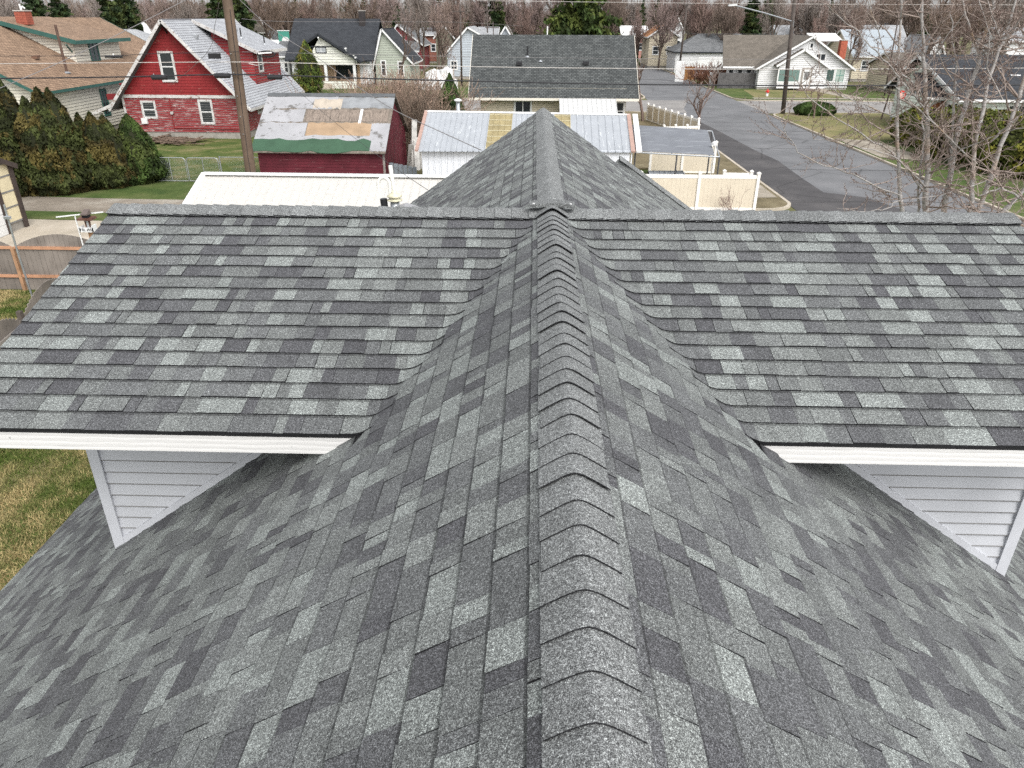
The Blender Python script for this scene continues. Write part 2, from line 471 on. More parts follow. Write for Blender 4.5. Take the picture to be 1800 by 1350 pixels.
# saddle piece where the ridges meet
cap_piece('y', YC+.16, YC-.22, -1, half=.17, raise1=.036, sink0=.030, name='saddle_cap')
mb = MB()
for i in range(10):
    x0 = RX-.19+.038*i; x1 = x0+.038
    f = lambda x: RZ+.040-abs(abs(x-RX)**1.5)*.18
    mb.hexa([(x0, YC-.10, f(x0)-.03), (x1, YC-.10, f(x1)-.03), (x1, YC+.03, f(x1)-.03), (x0, YC+.03, f(x0)-.03),
             (x0, YC-.10, f(x0)), (x1, YC-.10, f(x1)), (x1, YC+.03, f(x1)+.004), (x0, YC+.03, f(x0)+.004)], tuple(c*.8 for c in CAPC))
sd_ = mb.build('saddle_strip', SH, house)
for sx in (-.155, .155):
    mb = MB(); mb.lathe(RX+sx, YC-.085, [(.011, RZ+.025), (.011, RZ+.034), (.005, RZ+.039)], 8); mb.build('nail_seal', plain('pale_sealant', (.5, .5, .5), .4), house)

# rakes and fascias
M_fascia = None
def wood_paint(name, col):
    m, n, l, b = base_mat(name)
    v = pos(n, l, (.6, 1, 14)); t = nz(n, l, 6, 8, v, .7); v2 = pos(n, l, (.35, 1, 1)); w = n.new('ShaderNodeTexWave'); w.bands_direction = 'Z'
    w.inputs['Scale'].default_value = 9; w.inputs['Distortion'].default_value = 2.2; w.inputs['Detail'].default_value = 3; w.inputs['Detail Scale'].default_value = 1.2
    l.new(v2, w.inputs['Vector'])
    r = ramp(n, l, t.outputs[0], [(.28, tuple(c*.82 for c in col)), (.45, col), (.8, tuple(min(.88, c*1.05) for c in col))])
    r2 = ramp(n, l, w.outputs['Fac'], [(.0, (.86,)*3), (.12, (1,)*3), (1, (1,)*3)])
    sp = nz(n, l, 30, 2, pos(n, l)); r3 = ramp(n, l, sp.outputs[0], [(.22, (.55,)*3), (.27, (1,)*3)])
    o = mixc(n, l, 1.0, r.outputs[0], r2.outputs[0], 'MULTIPLY'); o = mixc(n, l, 1.0, o, r3.outputs[0], 'MULTIPLY')
    l.new(o, b.inputs['Base Color']); b.inputs['Roughness'].default_value = .55; bump(n, l, w.outputs['Fac'], b, .25, .004); return m
M_fascia = wood_paint('painted_fascia', (.64, .63, .615))
ze = ZC-W_EAVE*sin(SC); ye = YC-W_EAVE*cos(SC)
duE = (RZ-ze)/tan(S)
for sg, xe in ((-1, XL), (1, XR)):
    # fascia board facing the camera; inner end cut along the main slope
    yf = ye+.012; zt = ze-.004; zb = zt-.150
    xt, xb = RX+sg*(duE+.0), RX+sg*((RZ-zb)/tan(S)+.01)
    mb = MB(); P = []
    for yy in (yf, yf+.025): P += [(xt, yy, zt), (xe, yy, zt), (xe, yy, zb), (xb, yy, zb)]
    mb.face(P[:4][::-1] if sg > 0 else P[:4]); mb.face(P[4:]); 
    for i in range(4): k = (i+1) % 4; mb.face([P[i], P[k], P[4+k], P[4+i]])
    mb.build('fascia', M_fascia, house)
    # soffit
    mb = MB(); zs = zb+.03; mb.face([(RX+sg*((RZ-zs)/tan(S)), yf+.02, zs), (xe, yf+.02, zs), (xe, YWALL+.02, zs), (RX+sg*((RZ-zs)/tan(S)), YWALL+.02, zs)])
    mb.build('soffit', M_trim, house)
    # rake boards
    for sy in (-1, 1):
        mb = MB(); a = Vector((xe-sg*.012, YC, ZC-.085)); b_ = Vector((xe-sg*.012, YC+sy*W_EAVE*cos(SC), ze-.085)); mb.beam(a, b_, .022, .15); mb.build('rake_board', M_fascia, house)
# cross walls with lap siding, facing the camera
M_side = plain('pale_siding_paint', (.47, .48, .505), .55, .05, 2.0, streak=(1, 1, 1), bmp=.05)
zs = ze-.154+.03
for sg, xw in ((-1, -3.30), (1, 3.76)):
    x_top = RX+sg*(RZ-zs)/tan(S)
    # corner board
    cb = .085; xi = xw-sg*cb
    P = []
    for yy in (YWALL-.032, YWALL+.0): P += [(xi, yy, zmain(xi)+.01), (xw, yy, zmain(xw)+.01), (xw, yy, zs), (xi, yy, zs)]
    mb = MB(); mb.face(P[:4]); mb.face(P[4:])
    for i in range(4): k = (i+1) % 4; mb.face([P[i], P[k], P[4+k], P[4+i]])
    mb.build('corner_board', M_trim, house)
    # skirt board along the roof
    n_ = Vector((sg*sin(S), 0, cos(S)))
    mb = MB(); A = Vector((xi, YWALL-.014, zmain(xi)+.008)); B = Vector((x_top, YWALL-.014, zs+.008)); hgt = .05
    P = []
    for yy in (YWALL-.028, YWALL-.001):
        P += [(A.x, yy, A.z), (B.x, yy, B.z), (B.x-0*sg, yy, B.z+hgt/cos(S)), (A.x, yy, A.z+hgt/cos(S))]
    mb.face(P[:4]); mb.face(P[4:])
    for i in range(4): k = (i+1) % 4; mb.face([P[i], P[k], P[4+k], P[4+i]])
    mb.build('skirt_board', M_trim, house)
    z = zs; e = .105; i = 0
    zlow = zmain(xi)
    while z > zlow-.02:
        z1, z0 = z, z-e
        z1 -= .007; pol = [(xi, z0), (xi, z1), (x_top*1.0, z1), (x_top, z0)]
        # clip to above main slope: z>=RZ-|x-RX|tanS  -> for sg: -(z) - sg*x*tanS <= -(RZ + sg*RX*tanS)
        pol = clip(pol, -sg*tan(S), -1, -(RZ+sg*RX*tan(S))-.03)
        if len(pol) >= 3:
            mb = MB(); f = lambda zz: YWALL-.002-.018*(z1-zz)/e
            top = [(x, f(zz), zz) for x, zz in pol]; bk = [(x, YWALL+.01, zz) for x, zz in pol]
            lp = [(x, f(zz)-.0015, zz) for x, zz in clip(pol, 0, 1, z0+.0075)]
            if len(lp) >= 3: mb.face(lp, mi=1)  # strip along the board's foot, coloured dark as the lip's shadow
            mb.face(top); mb.face(bk)
            for q in range(len(pol)): k = (q+1) % len(pol); mb.face([top[q], top[k], bk[k], bk[q]])
            mb.build('siding_board', M_side, house)
        z -= e
    # wall core behind and outer side wall of the cross wing
    mb = MB(); mb.box(min(xw-sg*.012, RX), YWALL+.012, 0.2, max(xw-sg*.012, RX), 2*YC-YWALL-.012, zs-.02)
    xo = xw-sg*.012
    mb.face([(xo, YWALL+.012, zs-.02), (xo, 2*YC-YWALL-.012, zs-.02), (xo, YC, ZC-.06)])
    mb.build('wall', M_side, house)
# main body walls below the eaves
mb = MB(); xe_ = UMAX*cos(S)-.45
mb.box(RX-xe_, -1.0, 0, RX+xe_, YFAR-.35, RZ-UMAX*sin(S)+.12); 
mb.face([(RX-xe_, YFAR-.34, 2.8), (RX+xe_, YFAR-.34, 2.8), (RX, YFAR-.34, RZ-.1)])
mb.build('wall', M_side, house)
for sg in (1,):
    p = main_pt(sg, 0, UMAX, 0)
    mb = MB(); 
    x0, x1 = sorted((p[0]+sg*.01, p[0]+sg*.11))
    mb.box(x0, -1.2, p[2]-.10, x1, YFAR, p[2]-.098); mb.box(x1-.004 if sg > 0 else x0, -1.2, p[2]-.098, x1 if sg > 0 else x0+.004, YFAR, p[2]+.005)
    mb.box(x0 if sg > 0 else x1-.004, -1.2, p[2]-.098, x0+.004 if sg > 0 else x1, YFAR, p[2]+.002)
    mb.build('gutter', M_white, house)
# rake board at the far gable
for sg in (-1, 1):
    mb = MB(); a = Vector(main_pt(sg, YFAR-.01, .03, -.09)); b_ = Vector(main_pt(sg, YFAR-.01, UMAX, -.09)); mb.beam(a, b_, .022, .15); mb.build('rake_board', M_fascia, house)

# small hipped wing beyond the far gable, on the right
ap = PY(1093, 275, 14.3); en = PY(1222, 372, 14.3)
mb = MB(); A = Vector(ap); Bq = Vector(en); bk = Vector((ap.x+.2, 17.4, ap.z-1.9)); fr = Vector((ap.x-.9, 17.4, ap.z-1.9))
mb.face([A, Bq, Vector((en.x+.2, 17.0, en.z-1.3))]); mb.face([A, Vector((en.x+.2, 17.0, en.z-1.3)), fr])
mb.face([A, Vector((ap.x-1.2, 13.7, ap.z-.9)), Vector((ap.x+1.2, 13.62, ap.z-1.3)), Bq]); mb.face([A, fr, Vector((ap.x-1.2, 13.7, ap.z-.9))])
mb.c = [TONES[2][0]]*len(mb.f); mb.build('wing_roof', SH, house)
d = Bq-A; n = int(d.length/EXP); dd = d.normalized()
for k in range(n):
    c0 = A+dd*(k*EXP-.05); c1 = A+dd*((k+1)*EXP+.02)
    mb = MB(); nn = 8; up = Vector((0, 0, 1)); sd2 = Vector((0, 1, 0))
    j = rnd.uniform(.95, 1.05)
    for i in range(nn):
        def q(i, c, h):
            v = -1+2*i/nn; t = v*.15; e = math.sqrt(t*t+.003)-.03
            return c+sd2*t*.9+up*(h-e*.6)
        mb.face([q(i, c0, .002), q(i+1, c0, .002), q(i+1, c1, .02), q(i, c1, .02)], tuple(c*j for c in CAPC)); mb.face([q(i, c1, .02), q(i+1, c1, .02), q(i+1, c1, .010), q(i, c1, .010)], EDGE)
    mb.build('ridge_cap', SH, house)

# vents on the back slope of the cross roof
def zback(y): return ZC-(y-YC)*tan(SC)
vy = 7.6
p = PY(674, 349, vy); mb = MB(); mb.tube([(p.x+.02, vy, zback(vy)-.05), (p.x, vy, p.z)], .037, 16); mb.build('vent_pipe', M_black, house)
M_pvc = plain('white_pvc', (.72, .71, .66), .35, .06, 6)
p = PY(686, 291, vy+.1); mb = MB(); mb.tube([(p.x+.04, vy+.1, zback(vy)-.05), (p.x, vy+.1, p.z)], .021, 12); mb.build('vent_pipe', M_pvc, house)
c = PY(676, 318, vy+.1)
mb = MB(); pts = [(c.x+.06, vy+.05, c.z-.20), (c.x+.06, vy+.05, c.z-.06)]+[(c.x+.06*cos(R(a)), vy+.05, c.z-.03+.075*sin(R(a))) for a in range(0, 181, 20)]+[(c.x-.06, vy+.05, c.z-.07)]
mb.tube(pts, .017, 10); mb.build('vent_pipe', M_pvc, house)
p = PY(694, 352, vy); mb = MB(); mb.lathe(p.x, vy, [(.048, zback(vy)-.1), (.048, p.z)], 18); vp = mb.build('flue_pipe', M_galv, house, True)
mb = MB(); mb.lathe(p.x, vy, [(.052, p.z-.012), (.08, p.z), (.08, p.z+.008), (.055, p.z+.012), (.055, p.z+.032), (.075, p.z+.036), (.078, p.z+.046), (.045, p.z+.066), (.03, p.z+.07), (.032, p.z+.088), (.02, p.z+.096)], 18); mb.build('flue_cap', plain('aged_cream_metal', (.55, .52, .38), .5, .2, 12), house, True)
p = PY(708, 363, 7.3); mb = MB(); w, h = .075, .05
mb.hexa([(p.x-w, 7.2, p.z-.13), (p.x+w, 7.2, p.z-.13), (p.x+w*1.1, 7.5, p.z-.15), (p.x-w*1.1, 7.5, p.z-.15), (p.x-w, 7.2, p.z-.04), (p.x+w, 7.2, p.z-.04), (p.x+w, 7.5, p.z-.05), (p.x-w, 7.5, p.z-.05)])
vb = mb.build('roof_vent', M_black, house)
mb = MB(); 
for sg in (-1, 1):
    mb.hexa([(p.x, 7.16, p.z-.01), (p.x+sg*.12, 7.16, p.z-.055), (p.x+sg*.12, 7.55, p.z-.07), (p.x, 7.55, p.z-.03), (p.x, 7.16, p.z+.004), (p.x+sg*.12, 7.16, p.z-.041), (p.x+sg*.12, 7.55, p.z-.056), (p.x, 7.55, p.z-.016)])
mb.build('vent_hood', plain('grey_plastic', (.3, .3, .31), .5), house)
# ---------------------------------------------------------------- ground, streets, kerbs
def ground_mat(name, stops, scale=.5, fine=14, fr=.35, bmp=.5, extra=None):
    m, n, l, b = base_mat(name); v = pos(n, l)
    t = nz(n, l, scale, 7, v, .62, .3); t2 = nz(n, l, fine, 5, v, .75)
    r = ramp(n, l, t.outputs[0], stops); r2 = ramp(n, l, t2.outputs[0], [(.25, (1-fr,)*3), (.75, (1+fr,)*3)])
    o = mixc(n, l, 1.0, r.outputs[0], r2.outputs[0], 'MULTIPLY')
    if extra: o = extra(n, l, v, o)
    l.new(o, b.inputs['Base Color']); b.inputs['Roughness'].default_value = .95; b.inputs['Specular IOR Level'].default_value = .15
    bump(n, l, t2.outputs[0], b, bmp, .03); return m
G_far = ground_mat('winter_grass_and_dirt', [(.3, (.06, .085, .025)), (.5, (.13, .125, .06)), (.7, (.2, .17, .11))], .06, 6)
G_lawn = ground_mat('spring_lawn', [(.32, (.045, .075, .018)), (.48, (.085, .11, .03)), (.58, (.15, .145, .06)), (.72, (.24, .20, .11))], .55, 18, .45)
G_green = ground_mat('green_lawn', [(.3, (.040, .070, .018)), (.5, (.075, .105, .030)), (.7, (.135, .14, .06))], .5, 16, .4)
G_dry = ground_mat('dry_lawn', [(.3, (.085, .105, .035)), (.45, (.16, .155, .065)), (.7, (.25, .205, .11))], .35, 16, .3)
G_gravel = ground_mat('gravel', [(.3, (.17, .145, .115)), (.5, (.25, .215, .175)), (.7, (.36, .33, .28))], .5, 25, .4)
G_dirt = ground_mat('bare_soil', [(.3, (.10, .085, .05)), (.5, (.17, .14, .085)), (.7, (.22, .19, .12))], .9, 20, .4)
def cracks(n, l, v, o):
    vo = n.new('ShaderNodeTexVoronoi'); vo.feature = 'DISTANCE_TO_EDGE'; vo.inputs['Scale'].default_value = .22; vo.inputs['Randomness'].default_value = 1
    w = nz(n, l, 1.5, 4, v); x = mixc(n, l, .12, v, w.outputs['Color']); l.new(x, vo.inputs['Vector'])
    r = ramp(n, l, vo.outputs['Distance'], [(.0, (.62,)*3), (.012, (1,)*3)]); return mixc(n, l, 1.0, o, r.outputs[0], 'MULTIPLY')
G_asph = ground_mat('worn_asphalt', [(.3, (.125, .126, .131)), (.5, (.155, .157, .163)), (.7, (.19, .19, .196))], .35, 30, .14, .15, cracks)
G_dark = ground_mat('dark_asphalt', [(.3, (.062, .060, .062)), (.5, (.078, .075, .077)), (.7, (.105, .10, .10))], .4, 30, .15, .15, cracks)
G_cross = ground_mat('pale_old_asphalt', [(.3, (.20, .19, .185)), (.5, (.25, .24, .23)), (.7, (.30, .285, .27))], .4, 30, .12, .15, cracks)
G_conc = ground_mat('concrete', [(.3, (.33, .29, .23)), (.5, (.42, .37, .30)), (.7, (.50, .45, .38))], .7, 20, .12, .15)
G_walk = ground_mat('old_concrete', [(.3, (.22, .19, .15)), (.5, (.30, .265, .215)), (.7, (.37, .33, .28))], .9, 20, .2, .2)

def sheet(name, pts, z, mat, kind='structure'):
    mb = MB(); mb.face([(p[0], p[1], z) for p in pts]); o = mb.build(name, mat); o['kind'] = kind; return o
def rect(x0, y0, x1, y1): return [(x0, y0), (x1, y0), (x1, y1), (x0, y1)]
sheet('ground', rect(-3000, -400, 3000, 5000), 0, G_far)
RL, RRt = 12.25, 21.75; CY0, CY1 = 72.8, 84.2
sheet('street', rect(RL, -40, RRt, 500), .008, G_asph)
sheet('cross_street', rect(-160, CY0, 220, CY1), .012, G_cross)
# worn lighter lane turning through the crossing, dark newer patch along the near kerb
g = lambda px, py: PZ(px, py, 0)[:2]
sheet('asphalt_patch', [(RL, 20), (18.5, 20), (17.6, 33.5), (16.6, 37.2), (14.9, 38.3), (15.0, 42), (15.3, 47.5), (14.9, 52), (14.6, 60), (14.2, 66.5), (RL, 68)], .016, G_dark)
sheet('asphalt_lane', [(16.5, 84.2), (21.7, 84.2), (21.7, 66), (15.2, 66), (14.2, 71), (14.6, 76)], .016, G_asph)
# transverse seams in the asphalt
for yy, xa, xb in ((44.5, 14.9, 21.7), (52.3, 15.1, 21.7), (60.8, 14.7, 21.7), (36.2, 12.3, 21.7)):
    mb = MB(); pts = [(xa+(xb-xa)*i/10, yy+.12*noise.noise((i*.7, yy, 0))) for i in range(11)]
    for i in range(10): mb.face([(pts[i][0], pts[i][1], .022), (pts[i+1][0], pts[i+1][1], .022), (pts[i+1][0], pts[i+1][1]+.05, .022), (pts[i][0], pts[i][1]+.05, .022)])
    mb.build('asphalt_seam', plain('tar', (.05, .05, .052), .7))['kind'] = 'structure'
def kerb(name, pts, w=.16, h=.12, mat=G_conc):
    mb = MB(); P = [Vector((p[0], p[1], 0)) for p in pts]
    def off(i, d):
        t = (P[min(i+1, len(P)-1)]-P[max(i-1, 0)]).normalized(); return P[i]+Vector((-t.y, t.x, 0))*d
    for i in range(len(P)-1):
        a, b_, c, d = off(i, -w/2), off(i+1, -w/2), off(i+1, w/2), off(i, w/2)
        mb.hexa([a, b_, c, d]+[q+Vector((0, 0, h)) for q in (a, b_, c, d)])
    o = mb.build(name, mat); o['kind'] = 'structure'; return o
def arc(cx, cy, r, a0, a1, n=8): return [(cx+r*cos(R(a0+(a1-a0)*i/n)), cy+r*sin(R(a0+(a1-a0)*i/n))) for i in range(n+1)]
# near kerb (west side of the street) with its rounded end at the alley mouth
kerb('kerb', [(RL, CY0-3)]+[(RL, y) for y in (60, 50, 42, 37.5)]+arc(RL-1.5, 35.6, 1.5, 0, -90)+[(8, 34.1)])
kerb('kerb', [(-100, CY0), (RL-3, CY0)]+arc(RL-3, CY0-3, 3, 90, 0))
# east side
kerb('kerb', [(RRt, 20), (RRt, CY0-2.4)]+arc(RRt+2.4, CY0-2.4, 2.4, 180, 90)+[(220, CY0)])
kerb('kerb', [(220, CY1), (RRt+3, CY1)]+arc(RRt+3, CY1+3, 3, 270, 180)+[(RRt, 300)])
kerb('kerb', [(RL, 300), (RL, CY1+3)]+arc(RL-3, CY1+3, 3, 0, -90)+[(-160, CY1)])
def raised(name, pts, mat, z=.11):
    mb = MB(); mb.face([(p[0], p[1], z) for p in pts]); n = len(pts)
    for i in range(n): k = (i+1) % n; mb.face([(pts[i][0], pts[i][1], z), (pts[i][0], pts[i][1], 0), (pts[k][0], pts[k][1], 0), (pts[k][0], pts[k][1], z)])
    o = mb.build(name, mat); o['kind'] = 'structure'; return o
raised('lawn_corner', arc(RRt+2.5, CY0-2.5, 2.4, 180, 90)+[(40, CY0-.1), (40, 56), (RRt+.1, 56)], G_dry)
raised('lawn_east', [(RRt+.1, 56), (26.5, 56), (26.5, 20), (RRt+.1, 20)], G_green, .10)
sheet('verge_soil', [(RRt+.3, 56.5), (RRt+2.8, 55.5), (RRt+3.2, 47), (RRt+.3, 48.5)], .118, G_walk)
raised('lawn_north', [(RRt+3, CY1+.1), (70, CY1+.1), (70, 96), (RRt+.1, 110), (RRt+.1, CY1+3)], G_green)
sheet('sidewalk', rect(RRt+2.2, CY1+1.3, 70, CY1+2.5), .122, G_walk)
sheet('dry_lawn_patch', [(25.5, 96.6), (37, 96.2), (34.6, CY1+3), (24.4, CY1+2.8)], .116, G_dry)
sheet('front_walk', [(33.6, 96.3), (35.4, 96.3), (36.4, CY1+2.5), (34.4, CY1+2.5)], .126, G_walk)
raised('verge_west', [(RL-.1, CY0-3), (RL-.1, 37.5)]+arc(RL-1.5, 35.6, 1.42, 0, -90)+[(8, 34.2), (8, 44), (4, 44), (4, CY0-.1), (RL-3, CY0-.1)], G_dirt)
sheet('paved_pad', [(10.35, 36.3), (RL-.25, 36.5), (RL-.25, 40), (10.35, 40)], .122, G_walk)
sheet('back_lawn', rect(-5, 43, 10, 58), .02, G_green)
sheet('yard_lawn', rect(-36, 39.3, -13, 72), .012, G_lawn)
sheet('verge_lawn', [(-60, 35.6), (-26, 35.6), (-20, 35.2), (-12, 35.0), (-12, 39.3), (-60, 39.3)], .012, G_green)
sheet('alley', [(-70, 33), (-26, 32.8), (-20.5, 32.4), (-14, 31.9), (-12, 31.5), (9, 29.5), (RL, 28.5), (RL, 33.5), (9, 33.8), (-12, 35.0), (-20, 35.2), (-26, 35.6), (-70, 36)], .016, G_gravel)
sheet('alley_verge', [(-30, 30.9), (-30, 32.9), (-20.5, 32.5), (-14, 32.0), (-12, 31.6), (-12, 30.3), (-17, 30.9), (-20.8, 31.1)], .020, G_green)
sheet('concrete_pad', [(-22, 31.1), (-20.5, 31.0), (-17, 30.9), (-12, 30.3), (-11, 22.3), (-22, 22.3)], .024, G_conc)
sheet('house_lawn', [(-40, -30), (11, -30), (11, 22.2), (-40, 22.2)], .012, G_lawn)
sheet('north_lawn_left', rect(-34, CY1+.1, 6, 98), .02, G_green)

# ---------------------------------------------------------------- walls, windows, houses
def lap(mb, poly, origin, ds, dn, e=.16, out=.018, gap=.0):
    """lap siding over a convex polygon given as (along, z); ds = wall direction, dn = outward normal"""
    o = Vector(origin); ds = Vector(ds); dn = Vector(dn)
    z0 = min(p[1] for p in poly); z1 = max(p[1] for p in poly); z = z0
    while z < z1:
        p = clip(clip(poly, 0, 1, min(z+e, z1)), 0, -1, -z); g_ = clip(clip(poly, 0, 1, min(z+e*.11, z1)), 0, -1, -z)
        if len(g_) >= 3: mb.face([o+ds*q[0]+dn*(out*(1-(q[1]-z)/e)+.003)+Vector((0, 0, q[1])) for q in g_], mi=1)  # bottom of each course painted dark for its lap shadow
        if len(p) >= 3:
            f = lambda q: o+ds*q[0]+dn*(out*(1-(q[1]-z)/e))+Vector((0, 0, q[1]))
            mb.face([f(q) for q in p])
            lo = [q for q in p if abs(q[1]-z) < 1e-4]
            if len(lo) >= 2:
                a, b_ = min(lo), max(lo); A, B = f(a), f(b_); mb.face([A, B, B-dn*out, A-dn*out])
        z += e
class House:
    """axis 'y': ridge along y, gables face -y/+y. axis 'x': ridge along x, gables face -x/+x"""
    def __init__(s, name, label, x0, y0, x1, y1, ze, zr, axis, wall, roofm, trim, oh=.45, lapse=.18, group=None, zb=0, ridge=None, cat='house', found=True, roof_t=.12, walls=True):
        s.b = (x0, y0, x1, y1); s.ze, s.zr, s.axis = ze, zr, axis; s.t = thing(name, label, cat, ((x0+x1)/2, (y0+y1)/2, 0), group)
        cx, cy = (x0+x1)/2, (y0+y1)/2
        if ridge is not None: 
            if axis == 'y': cx = ridge
            else: cy = ridge
        s.cx, s.cy = cx, cy
        sides = {'S': ((x0, y0, 0), (1, 0, 0), (0, -1, 0), x1-x0, cx-x0), 'N': ((x1, y1, 0), (-1, 0, 0), (0, 1, 0), x1-x0, x1-cx),
                 'W': ((x0, y1, 0), (0, -1, 0), (-1, 0, 0), y1-y0, y1-cy), 'E': ((x1, y0, 0), (0, 1, 0), (1, 0, 0), y1-y0, cy-y0)}
        s.sides = sides; zb2 = .35 if found else 0
        gab = 'SN' if axis == 'y' else 'EW'
        for k, (o, ds, dn, L, rp) in sides.items():
            if not walls: break
            if k == 'N': continue
            mb = MB(); rr = [(0, zb+zb2), (L, zb+zb2), (L, ze), (0, ze)]
            lap(mb, rr, o, ds, dn, lapse)
            if k in gab: lap(mb, [(0, ze), (L, ze), (rp, zr-.06)], o, ds, dn, lapse)
            w = mb.build('wall', wall, s.t)
        if walls:
            mb = MB(); mb.box(x0+.03, y0+.03, zb, x1-.03, y1-.02, ze-.02); mb.build('foundation', plain('foundation_concrete', (.30, .28, .25), .8, .15), s.t)
        # roof
        s.roof = []
        if axis == 'y':
            for sg, xe in ((-1, x0), (1, x1)):
                run = abs(xe-cx); sl = (zr-ze)/run; xo = xe+sg*oh; zo = ze-oh*sl
                s.slab([(cx, y0-oh, zr), (cx, y1+oh, zr), (xo, y1+oh, zo), (xo, y0-oh, zo)], roofm, roof_t)
                for yy in (y0-oh-.012, y1+oh+.012):
                    mb = MB(); mb.beam((cx, yy, zr-.09), (xo, yy, zo-.09), .03, .2, up=(0, 1, 0) if False else (0, 0, 1)); mb.build('rake_board', trim, s.t)
                mb = MB(); mb.box(min(xo, xo+sg*.03), y0-oh, zo-.19, max(xo, xo+sg*.03), y1+oh, zo-.01); mb.build('fascia', trim, s.t)
        else:
            for sg, yee in ((-1, y0), (1, y1)):
                run = abs(yee-cy); sl = (zr-ze)/run; yo = yee+sg*oh; zo = ze-oh*sl
                s.slab([(x0-oh, cy, zr), (x1+oh, cy, zr), (x1+oh, yo, zo), (x0-oh, yo, zo)], roofm, roof_t)
                for xx in (x0-oh-.012, x1+oh+.012):
                    mb = MB(); mb.beam((xx, cy, zr-.09), (xx, yo, zo-.09), .03, .2); mb.build('rake_board', trim, s.t)
                mb = MB(); mb.box(x0-oh, min(yo, yo+sg*.03), zo-.19, x1+oh, max(yo, yo+sg*.03), zo-.01); mb.build('fascia', trim, s.t)
    def slab(s, P, mat, t=.12, name='roof', par=None):
        """P: ridge a, ridge b, eave b, eave a"""
        P = [Vector(p) for p in P]; n = (P[1]-P[0]).cross(P[3]-P[0]).normalized()
        if n.z < 0: n = -n
        u = (P[1]-P[0]).normalized(); v = (P[3]-P[0])-u*((P[3]-P[0]).dot(u)); v.normalize()
        uv = [((p-P[0]).dot(u)+50, (p-P[0]).dot(v)+50) for p in P]
        mb = MB(); mb.face([p for p in P], None, uv); Q = [p-n*t for p in P]; mb.face(Q[::-1], None, [(0, 0)]*4)
        for i in range(4): k = (i+1) % 4; mb.face([P[i], P[k], Q[k], Q[i]], None, [(0, 0)]*4)
        return mb.build(name, mat, par or s.t)
    def pt(s, side, a, z, out=0):
        o, ds, dn, L, rp = s.sides[side]; return Vector(o)+Vector(ds)*a+Vector(dn)*out+Vector((0, 0, z))
    def window(s, side, a, z0, w, h, frame, sash=None, style='hung', name='window', glass=None, fw=.11, label=None, out=.02):
        """trim ring with sashes; a = centre along the wall"""
        o, ds, dn, L, rp = s.sides[side]; ds, dn = Vector(ds), Vector(dn)
        return window_at(s.t, Vector(o)+ds*a+Vector((0, 0, z0)), ds, dn, w, h, frame, sash, style, name, glass, fw, label, out)
    def door(s, side, a, z0, w, h, frame, leafm, name='door'):
        o, ds, dn, L, rp = s.sides[side]; ds, dn = Vector(ds), Vector(dn); c = Vector(o)+ds*a+Vector((0, 0, z0))
        d = s_box(c, ds, dn, -w/2-.1, w/2+.1, 0, h+.1, .02, .05); fr = d.build(name, frame, s.t)
        s_box(c, ds, dn, -w/2, w/2, .02, h, .05, .075).build('door_leaf', leafm, fr)
        for i in (0, 1): s_box(c, ds, dn, -w/2+.12, w/2-.12, .2+i*h*.48, .2+i*h*.48+h*.38, .075, .085).build('door_panel', leafm, fr)
        s_box(c, ds, dn, w/2-.12, w/2-.06, h*.47, h*.53, .075, .12).build('handle', M_galv, fr)
        return fr
def s_box(c, ds, dn, a0, a1, z0, z1, o0, o1):
    mb = MB(); P = []
    for z in (z0, z1):
        for a, o in ((a0, o1), (a1, o1), (a1, o0), (a0, o0)): P.append(c+ds*a+dn*o+Vector((0, 0, z)))
    mb.hexa(P); return mb
def ringbox(c, ds, dn, a0, a1, z0, z1, t, o0, o1):
    mb = MB()
    for b in ((a0, a1, z0, z0+t), (a0, a1, z1-t, z1), (a0, a0+t, z0+t, z1-t), (a1-t, a1, z0+t, z1-t)):
        q = s_box(c, ds, dn, *b, o0, o1); n = len(mb.v); mb.v += q.v; mb.f += [tuple(i+n for i in f) for f in q.f]; mb.c += q.c; mb.u += q.u; mb.m += q.m
    return mb
def window_at(root, c, ds, dn, w, h, frame, sash=None, style='hung', name='window', glass=None, fw=.11, label=None, out=.02):
    sash = sash or frame; glass = glass or M_glass
    fr = ringbox(c, ds, dn, -w/2-fw, w/2+fw, -fw, h+fw, fw, 0, out+.045).build(name, frame, root)
    if label: fr['label'] = label
    if style == 'hung': ps = [(-w/2, w/2, 0, h/2), (-w/2, w/2, h/2, h)]
    elif style == 'slide': ps = [(-w/2, 0, 0, h), (0, w/2, 0, h)]
    elif style == 'four': ps = [(-w/2, 0, 0, h/2), (0, w/2, 0, h/2), (-w/2, 0, h/2, h), (0, w/2, h/2, h)]
    else: ps = [(-w/2, w/2, 0, h)]
    for i, (a0, a1, z0, z1) in enumerate(ps):
        ringbox(c, ds, dn, a0, a1, z0, z1, .035, 0, out+.02+.006*(i % 2)).build('sash', sash, fr)
        s_box(c, ds, dn, a0+.03, a1-.03, z0+.03, z1-.03, -.01, out+.004).build('pane', glass, fr)
    return fr
def chimney(root, x, y, z0, z1, w=.6, mat=None, cap=True):
    mb = MB(); m = mat or plain('chimney_brick', (.30, .085, .055), .85, .3, 9)
    mb.box(x-w/2, y-w/2, z0, x+w/2, y+w/2, z1); c = mb.build('chimney', m, root)
    rows = int((z1-z0)/.16)
    mb = MB()
    for r in range(rows):
        mb.box(x-w/2-.012, y-w/2-.012, z0+r*.16, x+w/2+.012, y+w/2+.012, z0+r*.16+.11)
    tag(mb.build('brick_courses', m, c), kind='stuff')
    mb = MB(); mb.box(x-w/2-.06, y-w/2-.06, z1, x+w/2+.06, y+w/2+.06, z1+.08); mb.build('chimney_cap', plain('chimney_cap_stone', (.38, .36, .33), .8), c)
    return c
